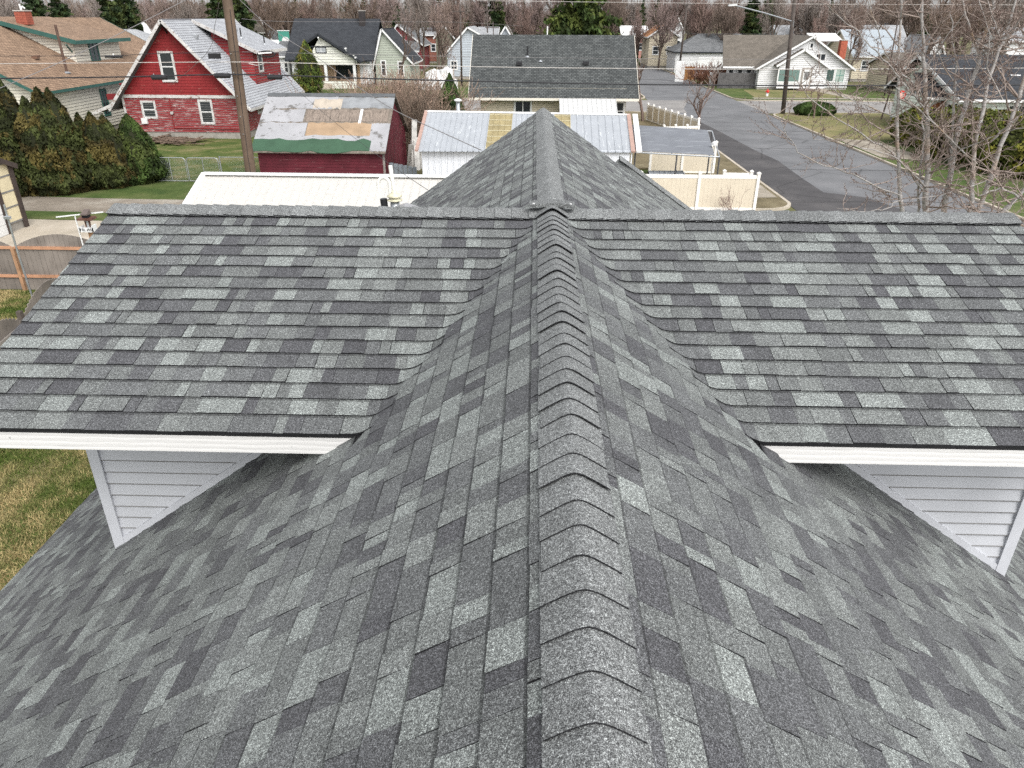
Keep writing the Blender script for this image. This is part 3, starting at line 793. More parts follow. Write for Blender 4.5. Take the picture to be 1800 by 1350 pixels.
def vpipe(root, x, y, z, h=.4, r=.06, mat=None, name='vent_pipe'):
    mb = MB(); mb.tube([(x, y, z-.15), (x, y, z+h)], r, 8); o = mb.build(name, mat or M_black, root)
    mb = MB(); mb.lathe(x, y, [(r*3, z-.02), (r*1.3, z+.09)], 8); mb.build('flashing', M_galv, o); return o
def rvent(root, x, y, z, w=.35, mat=None):
    mb = MB(); mb.hexa([(x-w/2, y-.2, z-.08), (x+w/2, y-.2, z-.08), (x+w/2, y+.2, z+.02), (x-w/2, y+.2, z+.02), (x-w/2, y-.2, z+.10), (x+w/2, y-.2, z+.10), (x+w/2, y+.2, z+.16), (x-w/2, y+.2, z+.16)])
    return mb.build('roof_vent', mat or M_black, root)

# --- red house with peeling paint
M_red = peel('red_shake_paint', (.235, .022, .024), (.28, .11, .09), .60, (1, 1, 2), 3.0)
M_redlap = peel('red_lap_paint_peeling', (.24, .027, .03), (.40, .31, .29), .545, (.5, .5, 5), 3.2)
M_whpeel = peel('white_trim_peeling', (.56, .545, .53), (.20, .14, .11), .56, (1.5, 1.5, 1.5), 3.2)
F_pale = shingle_far('pale_grey_shingles', (.33, .34, .36), (.40, .415, .435), (.13, .13, .14), .32, .2, .02, .08)
hx0, hx1, hy0, hy1 = -29.1, -20.55, 54.6, 66.5
rh = House('red_house', 'red two storey gabled house with flaking paint and pale grey shingle roof', hx0, hy0, hx1, hy1, 2.95, 7.75, 'y', M_redlap, F_pale, M_whpeel, .75, .22, walls=False, ridge=-25.0)
# lower walls: horizontal boards; upper gable: shingle courses with single shakes
def red_wall(side, L, z0, z1):
    o, ds, dn, _, _ = rh.sides[side]; mb = MB(); lap(mb, [(0, z0), (L, z0), (L, z1), (0, z1)], o, ds, dn, .155, .024); return mb.build('wall', M_redlap, rh.t)
red_wall('S', hx1-hx0, .45, 2.75); red_wall('E', hy1-hy0, .45, 2.9); red_wall('W', hy1-hy0, .45, 2.9)
mb = MB(); mb.box(hx0+.03, hy0+.02, 0, hx1-.03, hy1, 2.8); mb.build('foundation', plain('foundation_concrete', (.30, .28, .25), .8, .15), rh.t)
# upper gable wall, a little wider than the storey below, in shake courses
mb = MB(); rs = random.Random(3); z = 2.95; e = .19; yy = hy0-.04
zrk, cxr = 7.60, -25.0
def half_at(z): return (zrk-z)/(zrk-2.95)*4.45
while z < zrk-.1:
    hw = half_at(z); x = cxr-hw+rs.uniform(-.1, 0)
    while x < cxr+hw:
        w = rs.uniform(.12, .26); a, b_ = max(x, cxr-hw), min(x+w-.008, cxr+hw); x += w
        if b_-a < .03: continue
        ha = min(e, (zrk-z)*1.0); zt = z+e
        lo = z+rs.uniform(-.01, .008); o1 = .028+rs.uniform(-.004, .006)
        ta = min(zt, zrk-abs(a-cxr)/4.45*(zrk-2.95)+.05); tb = min(zt, zrk-abs(b_-cxr)/4.45*(zrk-2.95)+.05)
        mb.hexa([(a, yy-o1, lo), (b_, yy-o1, lo), (b_, yy, lo), (a, yy, lo), (a, yy-.006, ta), (b_, yy-.006, tb), (b_, yy, tb), (a, yy, ta)])
    z += e
tag(mb.build('wall_shakes', M_red, rh.t), kind='stuff')
mb = MB(); mb.face([(cxr-4.5, yy+.002, 2.95), (cxr+4.5, yy+.002, 2.95), (cxr, yy+.002, 7.65)]); mb.face([(cxr-4.5, hy1, 2.95), (cxr+4.5, hy1, 2.95), (cxr, hy1, 7.65)]); mb.box(cxr-5.2, yy+.01, 2.6, cxr-4.05, yy+.4, 2.97); mb.build('gable_wall', plain('red_board', (.16, .015, .017), .8), rh.t)
mb = MB(); mb.box(hx0-.02, hy0-.09, 2.74, hx1+.06, hy0-.0, 2.95); mb.build('belt_board', M_whpeel, rh.t)
rh.window('S', 3.75-.05, 3.9, .85, 1.75, M_whpeel, M_white, 'hung', out=.085)
rh.window('S', 1.75, 1.45, .85, 1.0, M_whpeel, M_white, 'hung'); rh.window('S', 5.85, 1.1, .8, 1.45, M_whpeel, M_white, 'hung')
for a_, z_ in ((1.9, 1.5),): rh.window('E', a_+1.2, z_, .7, 1.2, M_whpeel, M_white, 'hung')
for x in (hx0+.02, hx1-.02):
    mb = MB(); mb.box(x-.07, hy0-.06, .4, x+.07, hy0-.01, 2.74); mb.build('corner_board', M_whpeel, rh.t)
# pipes and meter on the wall
mb = MB(); mb.tube([(cxr-.75, hy0-.07, 2.7), (cxr-.75, hy0-.07, .75)], .03, 6); mb.tube([(cxr-.75, hy0-.07, .75), (cxr+3.9, hy0-.07, .68)], .028, 6); mb.build('conduit', plain('red_pipe', (.26, .03, .03), .6), rh.t)
mb = MB(); mb.tube([(cxr-.72, hy0-.16, 1.75), (cxr-.72, hy0-.05, 1.75)], .11, 10); mb.build('meter', plain('meter_grey', (.4, .38, .36), .4), rh.t)
mb = MB(); mb.box(cxr-3.0, hy0-.2, 1.02, cxr-2.6, hy0-.03, 1.4); mb.build('meter_box', M_white, rh.t)
# shed dormer on the east slope
slr = (7.75-2.95)/4.45
dx0, dx1, dy0, dy1 = cxr+1.2, cxr+4.1, 59.0, 65.0
mb = MB(); P = [(0, 7.75-(dx0-cxr)*slr), (dx1-dx0, 7.75-(dx1-cxr)*slr), (dx1-dx0, 5.75), (0, 6.9)]
lap(mb, P, (dx0, dy0, 0), (1, 0, 0), (0, -1, 0), .2, .02); lap(mb, [(0, 3.0), (dy1-dy0, 3.0), (dy1-dy0, 5.75), (0, 5.75)], (dx1, dy0, 0), (0, 1, 0), (1, 0, 0), .2, .02)
mb.build('dormer', M_red, rh.t)
rh.slab([(cxr+.15, dy0-.55, 7.72), (cxr+.15, dy1+.4, 7.72), (dx1+.6, dy1+.4, 5.62), (dx1+.6, dy0-.55, 5.62)], F_pale, .12, 'dormer_roof')
mb = MB(); mb.beam((cxr+.15, dy0-.57, 7.62), (dx1+.6, dy0-.57, 5.52), .03, .24); mb.beam((dx1+.62, dy0-.55, 5.52), (dx1+.62, dy1+.4, 5.52), .03, .22); mb.build('dormer_fascia', M_whpeel, rh.t)
window_at(rh.t, Vector((dx1, dy0+1.3, 4.2)), Vector((0, 1, 0)), Vector((1, 0, 0)), .8, 1.15, M_whpeel, M_white, 'hung')
for px_, yy_ in ((1.1, 56.5), (1.9, 62)): rvent(rh.t, cxr+px_, yy_, 7.75-px_*(slr if yy_ < 59 else .47)+.03, .3, plain('grey_vent', (.25, .26, .27), .5))
vpipe(rh.t, cxr+2.9, 60.4, 6.45, .7, .05); vpipe(rh.t, cxr+3.9, 62.5, 5.95, .7, .05)
# front roof brackets
for x, zz in ((cxr-3.7, 3.55), (cxr+.0, 7.3)):
    mb = MB(); mb.beam((x, hy0-.7, zz+.15), (x, hy0-.05, zz+.15), .08, .08); mb.beam((x, hy0-.65, zz+.1), (x, hy0-.05, zz-.45), .06, .06); mb.build('bracket', M_red if x < cxr-1 else M_dark, rh.t)
# kicked left eave
zk = 7.75-(cxr-(hx0-.75))*((7.75-2.95)/(cxr-hx0)); zk = 2.95-.75*((7.75-2.95)/(cxr-hx0))
rh.slab([(hx0-.55, hy0-.78, zk+.32), (hx0-.55, hy1+.7, zk+.32), (hx0-2.1, hy1+.7, zk-.28), (hx0-2.1, hy0-.78, zk-.28)], F_pale, .12, 'eave_flare')
mb = MB(); mb.beam((hx0-.5, hy0-.80, zk+.22), (hx0-2.1, hy0-.80, zk-.38), .03, .2); mb.build('rake_board', M_whpeel, rh.t)
# rotten deck boards beside it
dk = thing('wood_pile', 'collapsed heap of rotten grey deck boards on the grass below the red house', 'wood pile', (-25.6, 53.0, 0))
rs = random.Random(5); M_rot = plain('rotten_wood', (.16, .115, .085), .9, .4, 4, streak=(1, 1, 1), bmp=.3)
for i in range(46):
    a = rs.choice((0, 0, .1, 1.4, 1.55, -.5)); cx_, cy_ = -25.3+rs.uniform(-2.2, 2.2), 52.6+rs.uniform(-1.3, 1.2); L = rs.uniform(.8, 2.6)
    mb = MB(); d_ = Vector((cos(a), sin(a), rs.uniform(-.06, .06)))*L/2; c_ = Vector((cx_, cy_, .08+.25*rs.random())); mb.beam(c_-d_, c_+d_, rs.uniform(.1, .2), .04); mb.build('plank', M_rot, dk)

# --- tan-roofed house, far left
F_tan = shingle_far('tan_shingles', (.30, .205, .14), (.215, .145, .10), (.10, .065, .045), .34, .2, .02, .16)
M_cream = plain('cream_siding', (.62, .585, .50), .6, .06, 2); M_green = plain('dark_green_trim', (.035, .10, .085), .5, .1)
tx = -31.9
th_ = House('tan_roof_house', 'cream house with tan shingle roof, green trim and a brick chimney at far left', -47.5, 50.2, tx-.55, 74, 3.75, 7.75, 'y', M_cream, F_tan, M_green, .55, .2, ridge=-40.2)
th_.window('E', 8.0, 1.2, .7, 1.7, M_green, M_green, 'slide'); th_.window('E', 13.5, 1.2, .7, 1.7, M_green, M_green, 'slide')
sl = (7.75-3.75)/(40.2-32.45)
# gable dormer block on the east slope: roof ridge-high, eave toward +x
d0, d1, e0, e1 = -39.5, -34.4, 59.2, 65.8
mb = MB(); lap(mb, [(0, 7.75-(d0+40.2)*sl), (d1-d0, 7.75-(d1+40.2)*sl), (d1-d0, 6.35), (0, 7.5)], (d0, e0, 0), (1, 0, 0), (0, -1, 0), .2, .02)
lap(mb, [(0, 4.2), (e1-e0, 4.2), (e1-e0, 6.35), (0, 6.35)], (d1, e0, 0), (0, 1, 0), (1, 0, 0), .2, .02); mb.build('dormer', M_cream, th_.t)
th_.slab([(-40.2, e0-.6, 7.82), (-40.2, e1+.9, 7.82), (d1+.6, e1+.9, 6.28), (d1+.6, e0-.6, 6.28)], F_tan, .12, 'dormer_roof')
mb = MB(); mb.beam((-40.2, e0-.62, 7.68), (d1+.6, e0-.62, 6.14), .04, .3); mb.beam((d1+.62, e0-.6, 6.15), (d1+.62, e1+.9, 6.15), .04, .26)
mb.beam((d1-.2, e0-.6, 6.0), (d1-.2, e0, 5.45), .08, .08); mb.build('dormer_fascia', M_green, th_.t)
window_at(th_.t, Vector((d1, e0+2.6, 4.75)), Vector((0, 1, 0)), Vector((1, 0, 0)), 1.1, 1.35, M_green, M_green, 'slide')
ch = PY(45, 42, 60); chimney(th_.t, ch.x, 60, 7.3, top_z(ch.x, 60, 20), .8)
mb = MB(); cz = top_z(ch.x, 60, 20)+.08; mb.tube([(ch.x-.05, 60, cz), (ch.x-.1, 60, cz+.4)], .06, 8); mb.tube([(ch.x-.05, 60, cz+.05), (ch.x+.1, 60, cz+.25), (ch.x+.25, 60, cz+.1)], .06, 8); mb.build('flue', M_white, th_.t)
def on_tan(px_, py_):  # point on the east slope seen at a pixel
    v = ray(px_, py_); k = sl; # z = 7.75 - (x+40.2)*k
    t = (7.75-40.2*k-CAMZ)/(v[2]+v[0]*k); return Vector(v*t+np.array([0, 0, CAMZ]))
for q in ((64, 104), (122, 46)):
    p = on_tan(*q); rvent(th_.t, p.x, p.y, p.z+.1, .4, plain('brown_vent', (.16, .09, .06), .6))
p = on_tan(118, 128); vpipe(th_.t, p.x, p.y, p.z, 3.1, .09, plain('brown_pipe', (.10, .06, .045), .6), 'stove_pipe')

# --- pale grey hipped roof between them
def hip_house(name, label, x0, y0, x1, y1, ze, zr, wall, roofm, trim, ins=None, group=None):
    t = thing(name, label, 'house', ((x0+x1)/2, (y0+y1)/2, 0), group)
    mb = MB(); 
    for o, ds, dn, L in (((x0, y0, 0), (1, 0, 0), (0, -1, 0), x1-x0), ((x1, y0, 0), (0, 1, 0), (1, 0, 0), y1-y0), ((x0, y1, 0), (0, -1, 0), (-1, 0, 0), y1-y0)): lap(mb, [(0, 0), (L, 0), (L, ze), (0, ze)], o, ds, dn, .2, .02)
    mb.build('wall', wall, t); o = .4; X0, Y0, X1, Y1 = x0-o, y0-o, x1+o, y1+o; d = min(X1-X0, Y1-Y0)/2
    if X1-X0 > Y1-Y0: a, b_ = Vector((X0+d, (Y0+Y1)/2, zr)), Vector((X1-d, (Y0+Y1)/2, zr))
    else: a, b_ = Vector(((X0+X1)/2, Y0+d, zr)), Vector(((X0+X1)/2, Y1-d, zr))
    c = [Vector((X0, Y0, ze)), Vector((X1, Y0, ze)), Vector((X1, Y1, ze)), Vector((X0, Y1, ze))]
    fs = [[c[0], c[1], b_, a], [c[2], c[3], a, b_], [c[1], c[2], b_], [c[3], c[0], a]] if X1-X0 > Y1-Y0 else [[c[0], c[1], a], [c[2], c[3], b_], [c[1], c[2], b_, a], [c[3], c[0], a, b_]]
    mb = MB()
    for f in fs:
        u = (f[1]-f[0]).normalized(); n = (f[1]-f[0]).cross(f[2]-f[0]).normalized(); v = n.cross(u)
        mb.face(f, None, [((p-f[0]).dot(u)+50, (p-f[0]).dot(v)+50) for p in f])
    mb.build('roof', roofm, t); mb = MB()
    for i in range(4): k = (i+1) % 4; mb.beam(c[i]-Vector((0, 0, .1)), c[k]-Vector((0, 0, .1)), .04, .2)
    mb.build('fascia', trim, t); return t
F_gry2 = shingle_far('silver_shingles', (.31, .32, .335), (.38, .39, .40), (.18, .18, .18), .3, .2, .02, .08)
hip_house('hip_roof_house', 'low house with pale grey hipped roof between the tan and the red house', -49.5, 80, -37.0, 91, 3.9, 6.6, M_cream, F_gry2, M_white)

# --- grey garage-like house in the middle
F_dkgrey = shingle_far('charcoal_grey_shingles', (.055, .060, .060), (.105, .112, .110), (.024, .025, .026), .26, .17, .02, .12)
M_beige = plain('beige_siding', (.60, .53, .40), .6, .05, 2)
gx0, gx1 = -3.95, 6.85
gh = House('grey_roof_house', 'long beige house under a broad dark grey shingle roof in the middle distance', gx0, 58.2, gx1, 68.5, 3.27, 6.72, 'x', M_beige, F_dkgrey, M_white if False else plain('pale_cream_trim', (.66, .62, .54), .5, .05), .85, .13, ridge=63.0)
gh.window('S', 3.15, 1.25, 1.15, 1.1, M_white, M_white, 'slide'); gh.window('S', 10.2, 1.1, .9, 1.2, M_white, M_white, 'hung')
kk = (6.72-3.27)/(63-58.2)
for pxx, pyy, kd in ((927, 100, 'p'), (950, 108, 's'), (913, 115, 'v'), (1030, 114, 'v')):
    v = ray(pxx, pyy); t = (6.72-63*kk-CAMZ)/(v[2]-v[1]*kk); q = Vector(v*t)+Vector((0, 0, CAMZ))
    if kd == 'p': vpipe(gh.t, q.x, q.y, q.z, .75, .06)
    elif kd == 's': vpipe(gh.t, q.x, q.y, q.z, .12, .06, M_galv)
    else: rvent(gh.t, q.x, q.y, q.z+.1, .42, M_black)
p = PY(962, 60, 63.2); mb = MB(); mb.tube([(p.x, 63.2, 6.5), (p.x, 63.2, top_z(p.x, 63.2, 46))], .05, 8); mb.build('vent_pipe', M_white, gh.t)
# small white corrugated awning on its front
aw = thing('awning_roof', 'small white corrugated awning below the eave of the grey roof house', 'awning', (4, 56.3, 0))
a = [PY(983, 173, 57.25), PY(1083, 174, 57.25), PZ(1086, 200, 2.1), PZ(984, 199, 2.1)]
def corrugated(parent, P, mat, pitch, rib, name='metal_panel', npan=1, ribw=.04, mats=None, ov=.0):
    """P: top-left, top-right, bottom-right, bottom-left. raised ribs running down the slope; one object per panel"""
    P = [Vector(p) for p in P]; n = (P[1]-P[0]).cross(P[3]-P[0]).normalized(); n = n if n.z > 0 else -n
    L = (P[1]-P[0]).length; out = []
    for k in range(npan):
        mb = MB(); t0, t1 = k/npan, (k+1)/npan
        def q(t, s, h): return P[0].lerp(P[1], t).lerp(P[3].lerp(P[2], t), s)+n*h
        nr = max(1, round(L/npan/pitch)); 
        for i in range(nr):
            a0 = t0+(t1-t0)*i/nr; a1 = t0+(t1-t0)*(i+1)/nr; w = ribw/L
            xs = [(a0, 0), (a1-w*1.6, 0), (a1-w*1.1, rib), (a1-w*.5, rib), (a1, 0)]
            for j in range(4):
                (u0, h0), (u1, h1) = xs[j], xs[j+1]; mb.face([q(u0, 0, h0), q(u1, 0, h1), q(u1, 1, h1), q(u0, 1, h0)])
            mb.face([q(a0, 1, 0), q(a1, 1, 0), q(a1, 1, -.02), q(a0, 1, -.02)])
        mb.face([q(t0, 0, -.02), q(t1, 0, -.02), q(t1, 1, -.02), q(t0, 1, -.02)])
        out.append(mb.build(name, mats[k] if mats else mat, parent))
    return out
M_whmetal = plain('white_painted_metal', (.58, .58, .57), .4, .04, 3)
corrugated(aw, a, M_whmetal, .3, .03, npan=4)
for i in (2, 3):
    mb = MB(); mb.tube([(a[i].x, a[i].y+.1, 0), (a[i].x, a[i].y+.1, a[i].z)], .04, 6); mb.build('post', M_white, aw)

# --- red tumbledown shed
M_barn = peel('old_barn_red', (.115, .016, .026), (.20, .11, .11), .6, (.5, .5, 6), 2.5, .3)
sx0, sx1, sy0, sy1, sze, szr = -14.0, -7.6, 38.2, 45.3, 2.06, 4.25
sh = thing('red_shed', 'old dark red board shed with patched, half bare roof', 'shed', (-10.8, 41.7, 0))
# boards of the front wall
z = 0; rs = random.Random(11)
while z < sze-.2:
    mb = MB(); mb.hexa([(sx0, sy0-.03, z), (sx1, sy0-.03, z), (sx1, sy0, z), (sx0, sy0, z), (sx0, sy0-.012, z+.147), (sx1, sy0-.012, z+.147), (sx1, sy0, z+.147), (sx0, sy0, z+.147)]); mb.build('board', M_barn, sh); z += .15
# gable boards run diagonally on the east end
gp = [(0, 0), (sy1-sy0, 0), (sy1-sy0, sze-.12), ((sy1-sy0)/2, szr-.12), (0, sze-.12)]
mb = MB(); mb.face([(sx1, sy0+a_, z_) for a_, z_ in gp]); mb.build('end_wall', plain('dark_red_core', (.06, .01, .012), .9), sh)
ang = R(33); ca, sa = cos(ang), sin(ang)
for k in range(-30, 40):
    d0 = k*.22; pol = clip(clip(gp, -(-sa), -ca, -d0), -sa, ca, d0+.205)
    pol = clip(clip(gp, sa, -ca, -d0), -sa, ca, d0+.205)
    if len(pol) < 3: continue
    mb = MB(); A = [(sx1+.02+.01*(k % 2), sy0+a_, z_) for a_, z_ in pol]; B = [(sx1, sy0+a_, z_) for a_, z_ in pol]
    mb.face(A)
    for q in range(len(A)): kq = (q+1) % len(A); mb.face([A[q], A[kq], B[kq], B[q]])
    mb.build('board', M_barn, sh)
mb = MB(); mb.box(sx0, sy0+.01, 0, sx0+.05, sy1, sze); mb.box(sx0, sy1-.05, 0, sx1, sy1, sze); mb.face([(sx0+.02, sy0+a_, z_) for a_, z_ in gp]); mb.build('wall', M_barn, sh)
mb = MB(); mb.box(sx1-.02, sy0-.05, 0, sx1+.08, sy0+.05, sze); mb.build('corner_board', plain('weathered_grey_wood', (.28, .25, .23), .85, .3), sh)
# roof pieces: skip sheathing, roll felt strips, plywood, green felt
sm = (szr-sze)/((sy1-sy0)/2)
def rp(x, y, h=0): return Vector((x, y, szr-abs(y-(sy0+sy1)/2)*sm+h))
ym = (sy0+sy1)/2; eo = sy0-.32
rx0, rx1 = sx0-.25, sx1+.2
mb = MB(); mb.hexa([rp(rx0, eo, -.08), rp(rx1, eo, -.08), rp(rx1, ym, -.08), rp(rx0, ym, -.08), rp(rx0, eo, -.02), rp(rx1, eo, -.02), rp(rx1, ym, -.02), rp(rx0, ym, -.02)])
mb.hexa([rp(rx0, sy1+.3, -.08), rp(rx1, sy1+.3, -.08), rp(rx1, ym, -.08), rp(rx0, ym, -.08), rp(rx0, sy1+.3, 0), rp(rx1, sy1+.3, 0), rp(rx1, ym, 0), rp(rx0, ym, 0)])
mb.build('roof', plain('old_boards', (.17, .145, .12), .9, .35, 5), sh)
M_silver = peel('silver_roll_felt', (.34, .34, .352), (.14, .135, .13), .56, (1, 1, 1), 1.6, .1); M_ply = peel('bare_plywood', (.36, .255, .165), (.2, .13, .075), .62, (.4, 3, 1), 2)
M_gfelt = plain('green_felt', (.045, .095, .058), .85, .12, 1.5); M_skip = plain('skip_sheathing', (.22, .18, .15), .9, .35, 3, streak=(6, .6, 1)); M_dfelt = plain('dark_roof_felt', (.095, .10, .105), .8, .2, 3)
def rpiece(name, u0, u1, v0, v1, h, mat, seed=0, rag=.02):
    """u across 0..1, v down from the ridge 0..1; ragged edge"""
    r2 = random.Random(seed); mb = MB(); n = 14; L = rx1-rx0; D = ym-eo
    T = [rp(rx0+L*(u0+(u1-u0)*i/n), ym-D*(v0+(r2.uniform(-1, 1)*rag if v0 > .02 else 0)), h) for i in range(n+1)]
    B = [rp(rx0+L*(u0+(u1-u0)*i/n), ym-D*(v1+r2.uniform(-1, 1)*rag), h) for i in range(n+1)]
    dn = Vector((0, 0, -.02))
    for i in range(n):
        mb.face([T[i], T[i+1], B[i+1], B[i]]); mb.face([B[i], B[i+1], B[i+1]+dn, B[i]+dn]); mb.face([T[i], T[i+1], T[i+1]+dn, T[i]+dn])
    mb.face([T[0], B[0], B[0]+dn, T[0]+dn]); mb.face([T[n], B[n], B[n]+dn, T[n]+dn]); return mb.build(name, mat, sh)
rpiece('ridge_felt', 0, 1, 0, .06, .03, M_dfelt, 1, .008); rpiece('felt_strip', 0, .56, .05, .27, .0, M_silver, 2, .012); rpiece('felt_strip', .5, 1, .06, .25, -.004, plain('grey_roll_felt', (.24, .25, .26), .8, .2, 2), 3, .012)
rpiece('felt_strip', .38, .60, .10, .26, .008, plain('buff_felt', (.40, .35, .29), .85, .15), 12, .02)
rpiece('felt_strip', 0, .33, .29, .50, .004, M_silver, 4, .012)
for i in range(9): rpiece('sheathing_board', .345, .975, .29+.022*i, .29+.022*i+.018, .0, M_skip, 20+i, .002)
rpiece('batten', .755, .775, .28, .52, .02, M_white, 5, .0)
rpiece('felt_strip', 0, .37, .52, .76, .006, M_silver, 6, .012); rpiece('plywood_sheet', .375, .885, .52, .74, .0, M_ply, 7, .018); rpiece('felt_strip', .86, 1, .52, .98, .004, M_silver, 8, .01)
rpiece('felt_strip', .0, .9, .73, .81, .002, M_silver, 9, .012); rpiece('green_felt_strip', .0, .88, .80, 1.0, .012, M_gfelt, 10, .025)
# grey corrugated fence beside the shed and a white board leaning behind
gf = thing('metal_fence', 'short grey corrugated metal fence between the red and the white shed', 'fence', (-6.6, 37.2, 0))
A = PY(684, 286, 37.3); B = PY(733, 295, 37.3)
for i in range(6):
    x0_ = A.x+(B.x-A.x)*i/6; x1_ = A.x+(B.x-A.x)*(i+1)/6; zt0 = A.z+(B.z-A.z)*i/6
    mb = MB(); mb.box(x0_, 37.28, 0, x1_-.02, 37.31, zt0); mb.box(x1_-.06, 37.25, 0, x1_-.02, 37.28, zt0-.01); mb.build('metal_panel', plain('blue_grey_metal', (.19, .21, .23), .5, .08), gf)
lb = thing('scrap_heap', 'pale scrap boards leaning behind the corner of the red shed', 'scrap boards', (-7.0, 44, 0)); rs = random.Random(2)
for i in range(7):
    mb = MB(); x = -7.35+i*.14; mb.beam((x, 43.2+rs.uniform(0, 1.5), .0), (x+rs.uniform(-.2, .3), 44+rs.uniform(0, 1.2), rs.uniform(1.2, 2.6)), .3, .03); mb.build('board', plain('whitewashed_board', (.5, .49, .46), .8, .25), lb)

# --- white metal shed with ribbed roof
ws = thing('metal_shed', 'white metal shed with silver ribbed roof and two yellowed translucent panels', 'shed', (-.5, 38, 0))
TL, TR, BR, BL = PY(752, 196, 40.6), PY(1102, 202, 40.6), PZ(1110, 268, 2.35), PZ(735, 266, 2.35)
M_zinc = peel('zinc_sheet', (.36, .38, .405), (.50, .52, .53), .58, (7, .7, 1), 1.2, .06); M_yel = peel('yellowed_fibreglass', (.36, .30, .16), (.22, .165, .075), .55, (5, 1, 1), 6, .2)
fr = lambda px_: (px_-752)/350
segs = [(fr(752), fr(862), M_zinc, 3), (fr(862), fr(902), M_yel, 1), (fr(902), fr(975), M_zinc, 2), (fr(975), fr(1003), M_yel, 1), (fr(1003), fr(1102), M_zinc, 4)]
for t0, t1, mt, npn in segs:
    corrugated(ws, [TL.lerp(TR, t0), TL.lerp(TR, t1), BL.lerp(BR, t1), BL.lerp(BR, t0)], mt, .3 if mt is M_zinc else .34, .03, npan=npn)
    if mt is M_yel:
        for j in range(7):
            s_ = (j+.5)/7; a_ = TL.lerp(TR, t0).lerp(BL.lerp(BR, t0), s_); b_ = TL.lerp(TR, t1).lerp(BL.lerp(BR, t1), s_); up = Vector((0, 0, .02))
            mb = MB(); mb.beam(a_+up, b_+up, .05, .03); mb.build('batten', plain('pale_batten', (.50, .46, .32), .6), ws)
for j in (0, .0):
    pass
mb = MB(); mb.beam(TL+Vector((-.1, 0, .02)), TR+Vector((.1, 0, .02)), .28, .06); mb.build('ridge_flashing', M_white, ws)
M_pink = plain('salmon_trim', (.40, .265, .22), .6, .1)
mb = MB(); mb.beam(TL+Vector((-.08, 0, .03)), BL+Vector((-.08, 0, .03)), .16, .08); mb.build('edge_trim', M_pink, ws)
mb = MB(); mb.beam(TR+Vector((.08, 0, .03)), BR+Vector((.08, 0, .03)), .2, .08); mb.build('edge_trim', M_pink, ws)
mb = MB(); mb.beam(TR+Vector((.42, 0, .02)), BR+Vector((.36, 0, .02)), .26, .08); mb.build('edge_trim', M_white, ws)
yw_ = BL.y+.35; x = BL.x+.12
while x < BR.x-.1:
    mb = MB(); w = .3; mb.box(x, yw_, 0, min(x+w-.012, BR.x-.05), yw_+.02, 2.4); mb.box(x+w-.07, yw_-.02, 0, x+w-.012, yw_, 2.4); mb.build('wall_panel', plain('white_metal_wall', (.68, .70, .73), .45, .04), ws); x += w
mb = MB(); mb.box(BL.x+.1, yw_+.03, 0, BR.x-.1, TL.y-.1, 2.3); mb.build('wall', plain('white_metal_wall', (.68, .70, .73)), ws)
p = PY(805, 178, 41.2); fl = MB(); fl.lathe(p.x, 41.2, [(.10, 2.5), (.10, p.z)], 10); st = fl.build('stove_pipe', M_galv, ws, True); mb = MB(); mb.lathe(p.x, 41.2, [(.2, p.z+.02), (.2, p.z+.08), (.05, p.z+.14)], 12); mb.build('pipe_cap', M_white, st)

# --- flat grey canopy
cn = thing('canopy', 'low flat canopy of weathered blue grey sheet on steel posts beside the white fence', 'canopy', (7, 38, 0))
a = [PY(1106, 219, 40.6), PY(1252, 229, 39.4), PZ(1265, 274, 2.25), PZ(1117, 266, 2.3)]
M_can = peel('weathered_canopy_sheet', (.17, .18, .20), (.25, .265, .285), .56, (.6, 5, 1), 1.1, .08)
for k, (t0, t1) in enumerate(((0, .44), (.44, .94))):
    mb = MB(); n = 8
    for i in range(n):
        for j in range(n):
            q = lambda i, j: a[0].lerp(a[1], t0+(t1-t0)*i/n).lerp(a[3].lerp(a[2], t0+(t1-t0)*i/n), j/n)+Vector((0, 0, .05*sin(math.pi*i/n)*sin(math.pi*j/n)+.02*sin(j*1.9)))
            mb.face([q(i, j), q(i+1, j), q(i+1, j+1), q(i, j+1)])
    mb.build('canopy_sheet', M_can, cn, True)
mb = MB()
for p0, p1 in ((a[0], a[1]), (a[1], a[2]), (a[2], a[3]), (a[0].lerp(a[1], .94), a[3].lerp(a[2], .94)), (a[0].lerp(a[1], .44), a[3].lerp(a[2], .44))): mb.tube([p0-Vector((0, 0, .05)), p1-Vector((0, 0, .05))], .035, 6)
mb.build('frame', M_galv, cn)
for p0 in (a[1], a[2], a[3], a[2].lerp(a[3], .5)):
    mb = MB(); mb.tube([(p0.x, p0.y, 0), (p0.x, p0.y, p0.z-.05)], .04, 6); mb.build('post', plain('dark_steel', (.08, .08, .085), .5), cn)
p = PY(1255, 256, 36.6); lp_ = thing('post_light', 'small white cap light at the right edge of the grey canopy', 'light', (p.x, p.y, 0)); mb = MB(); mb.lathe(p.x, p.y, [(.02, 0), (.02, p.z), (.12, p.z+.02), (.12, p.z+.14), (.03, p.z+.2)], 10); mb.build('lamp', M_white, lp_)
# low metal sheet roof behind the fence
ls = thing('low_lean_to', 'low silver sheet roof lying just behind the near white fence', 'lean-to', (7, 36.5, 0))
a = [PZ(1140, 300, 1.3), PZ(1200, 300, 1.3), PZ(1206, 308, 1.2), PZ(1142, 310, 1.2)]
corrugated(ls, a, M_zinc, .3, .03, npan=3)
for i in range(4): mb = MB(); mb.tube([(a[i].x, a[i].y, 0), (a[i].x, a[i].y, a[i].z-.03)], .04, 5); mb.build('post', M_dark, ls)

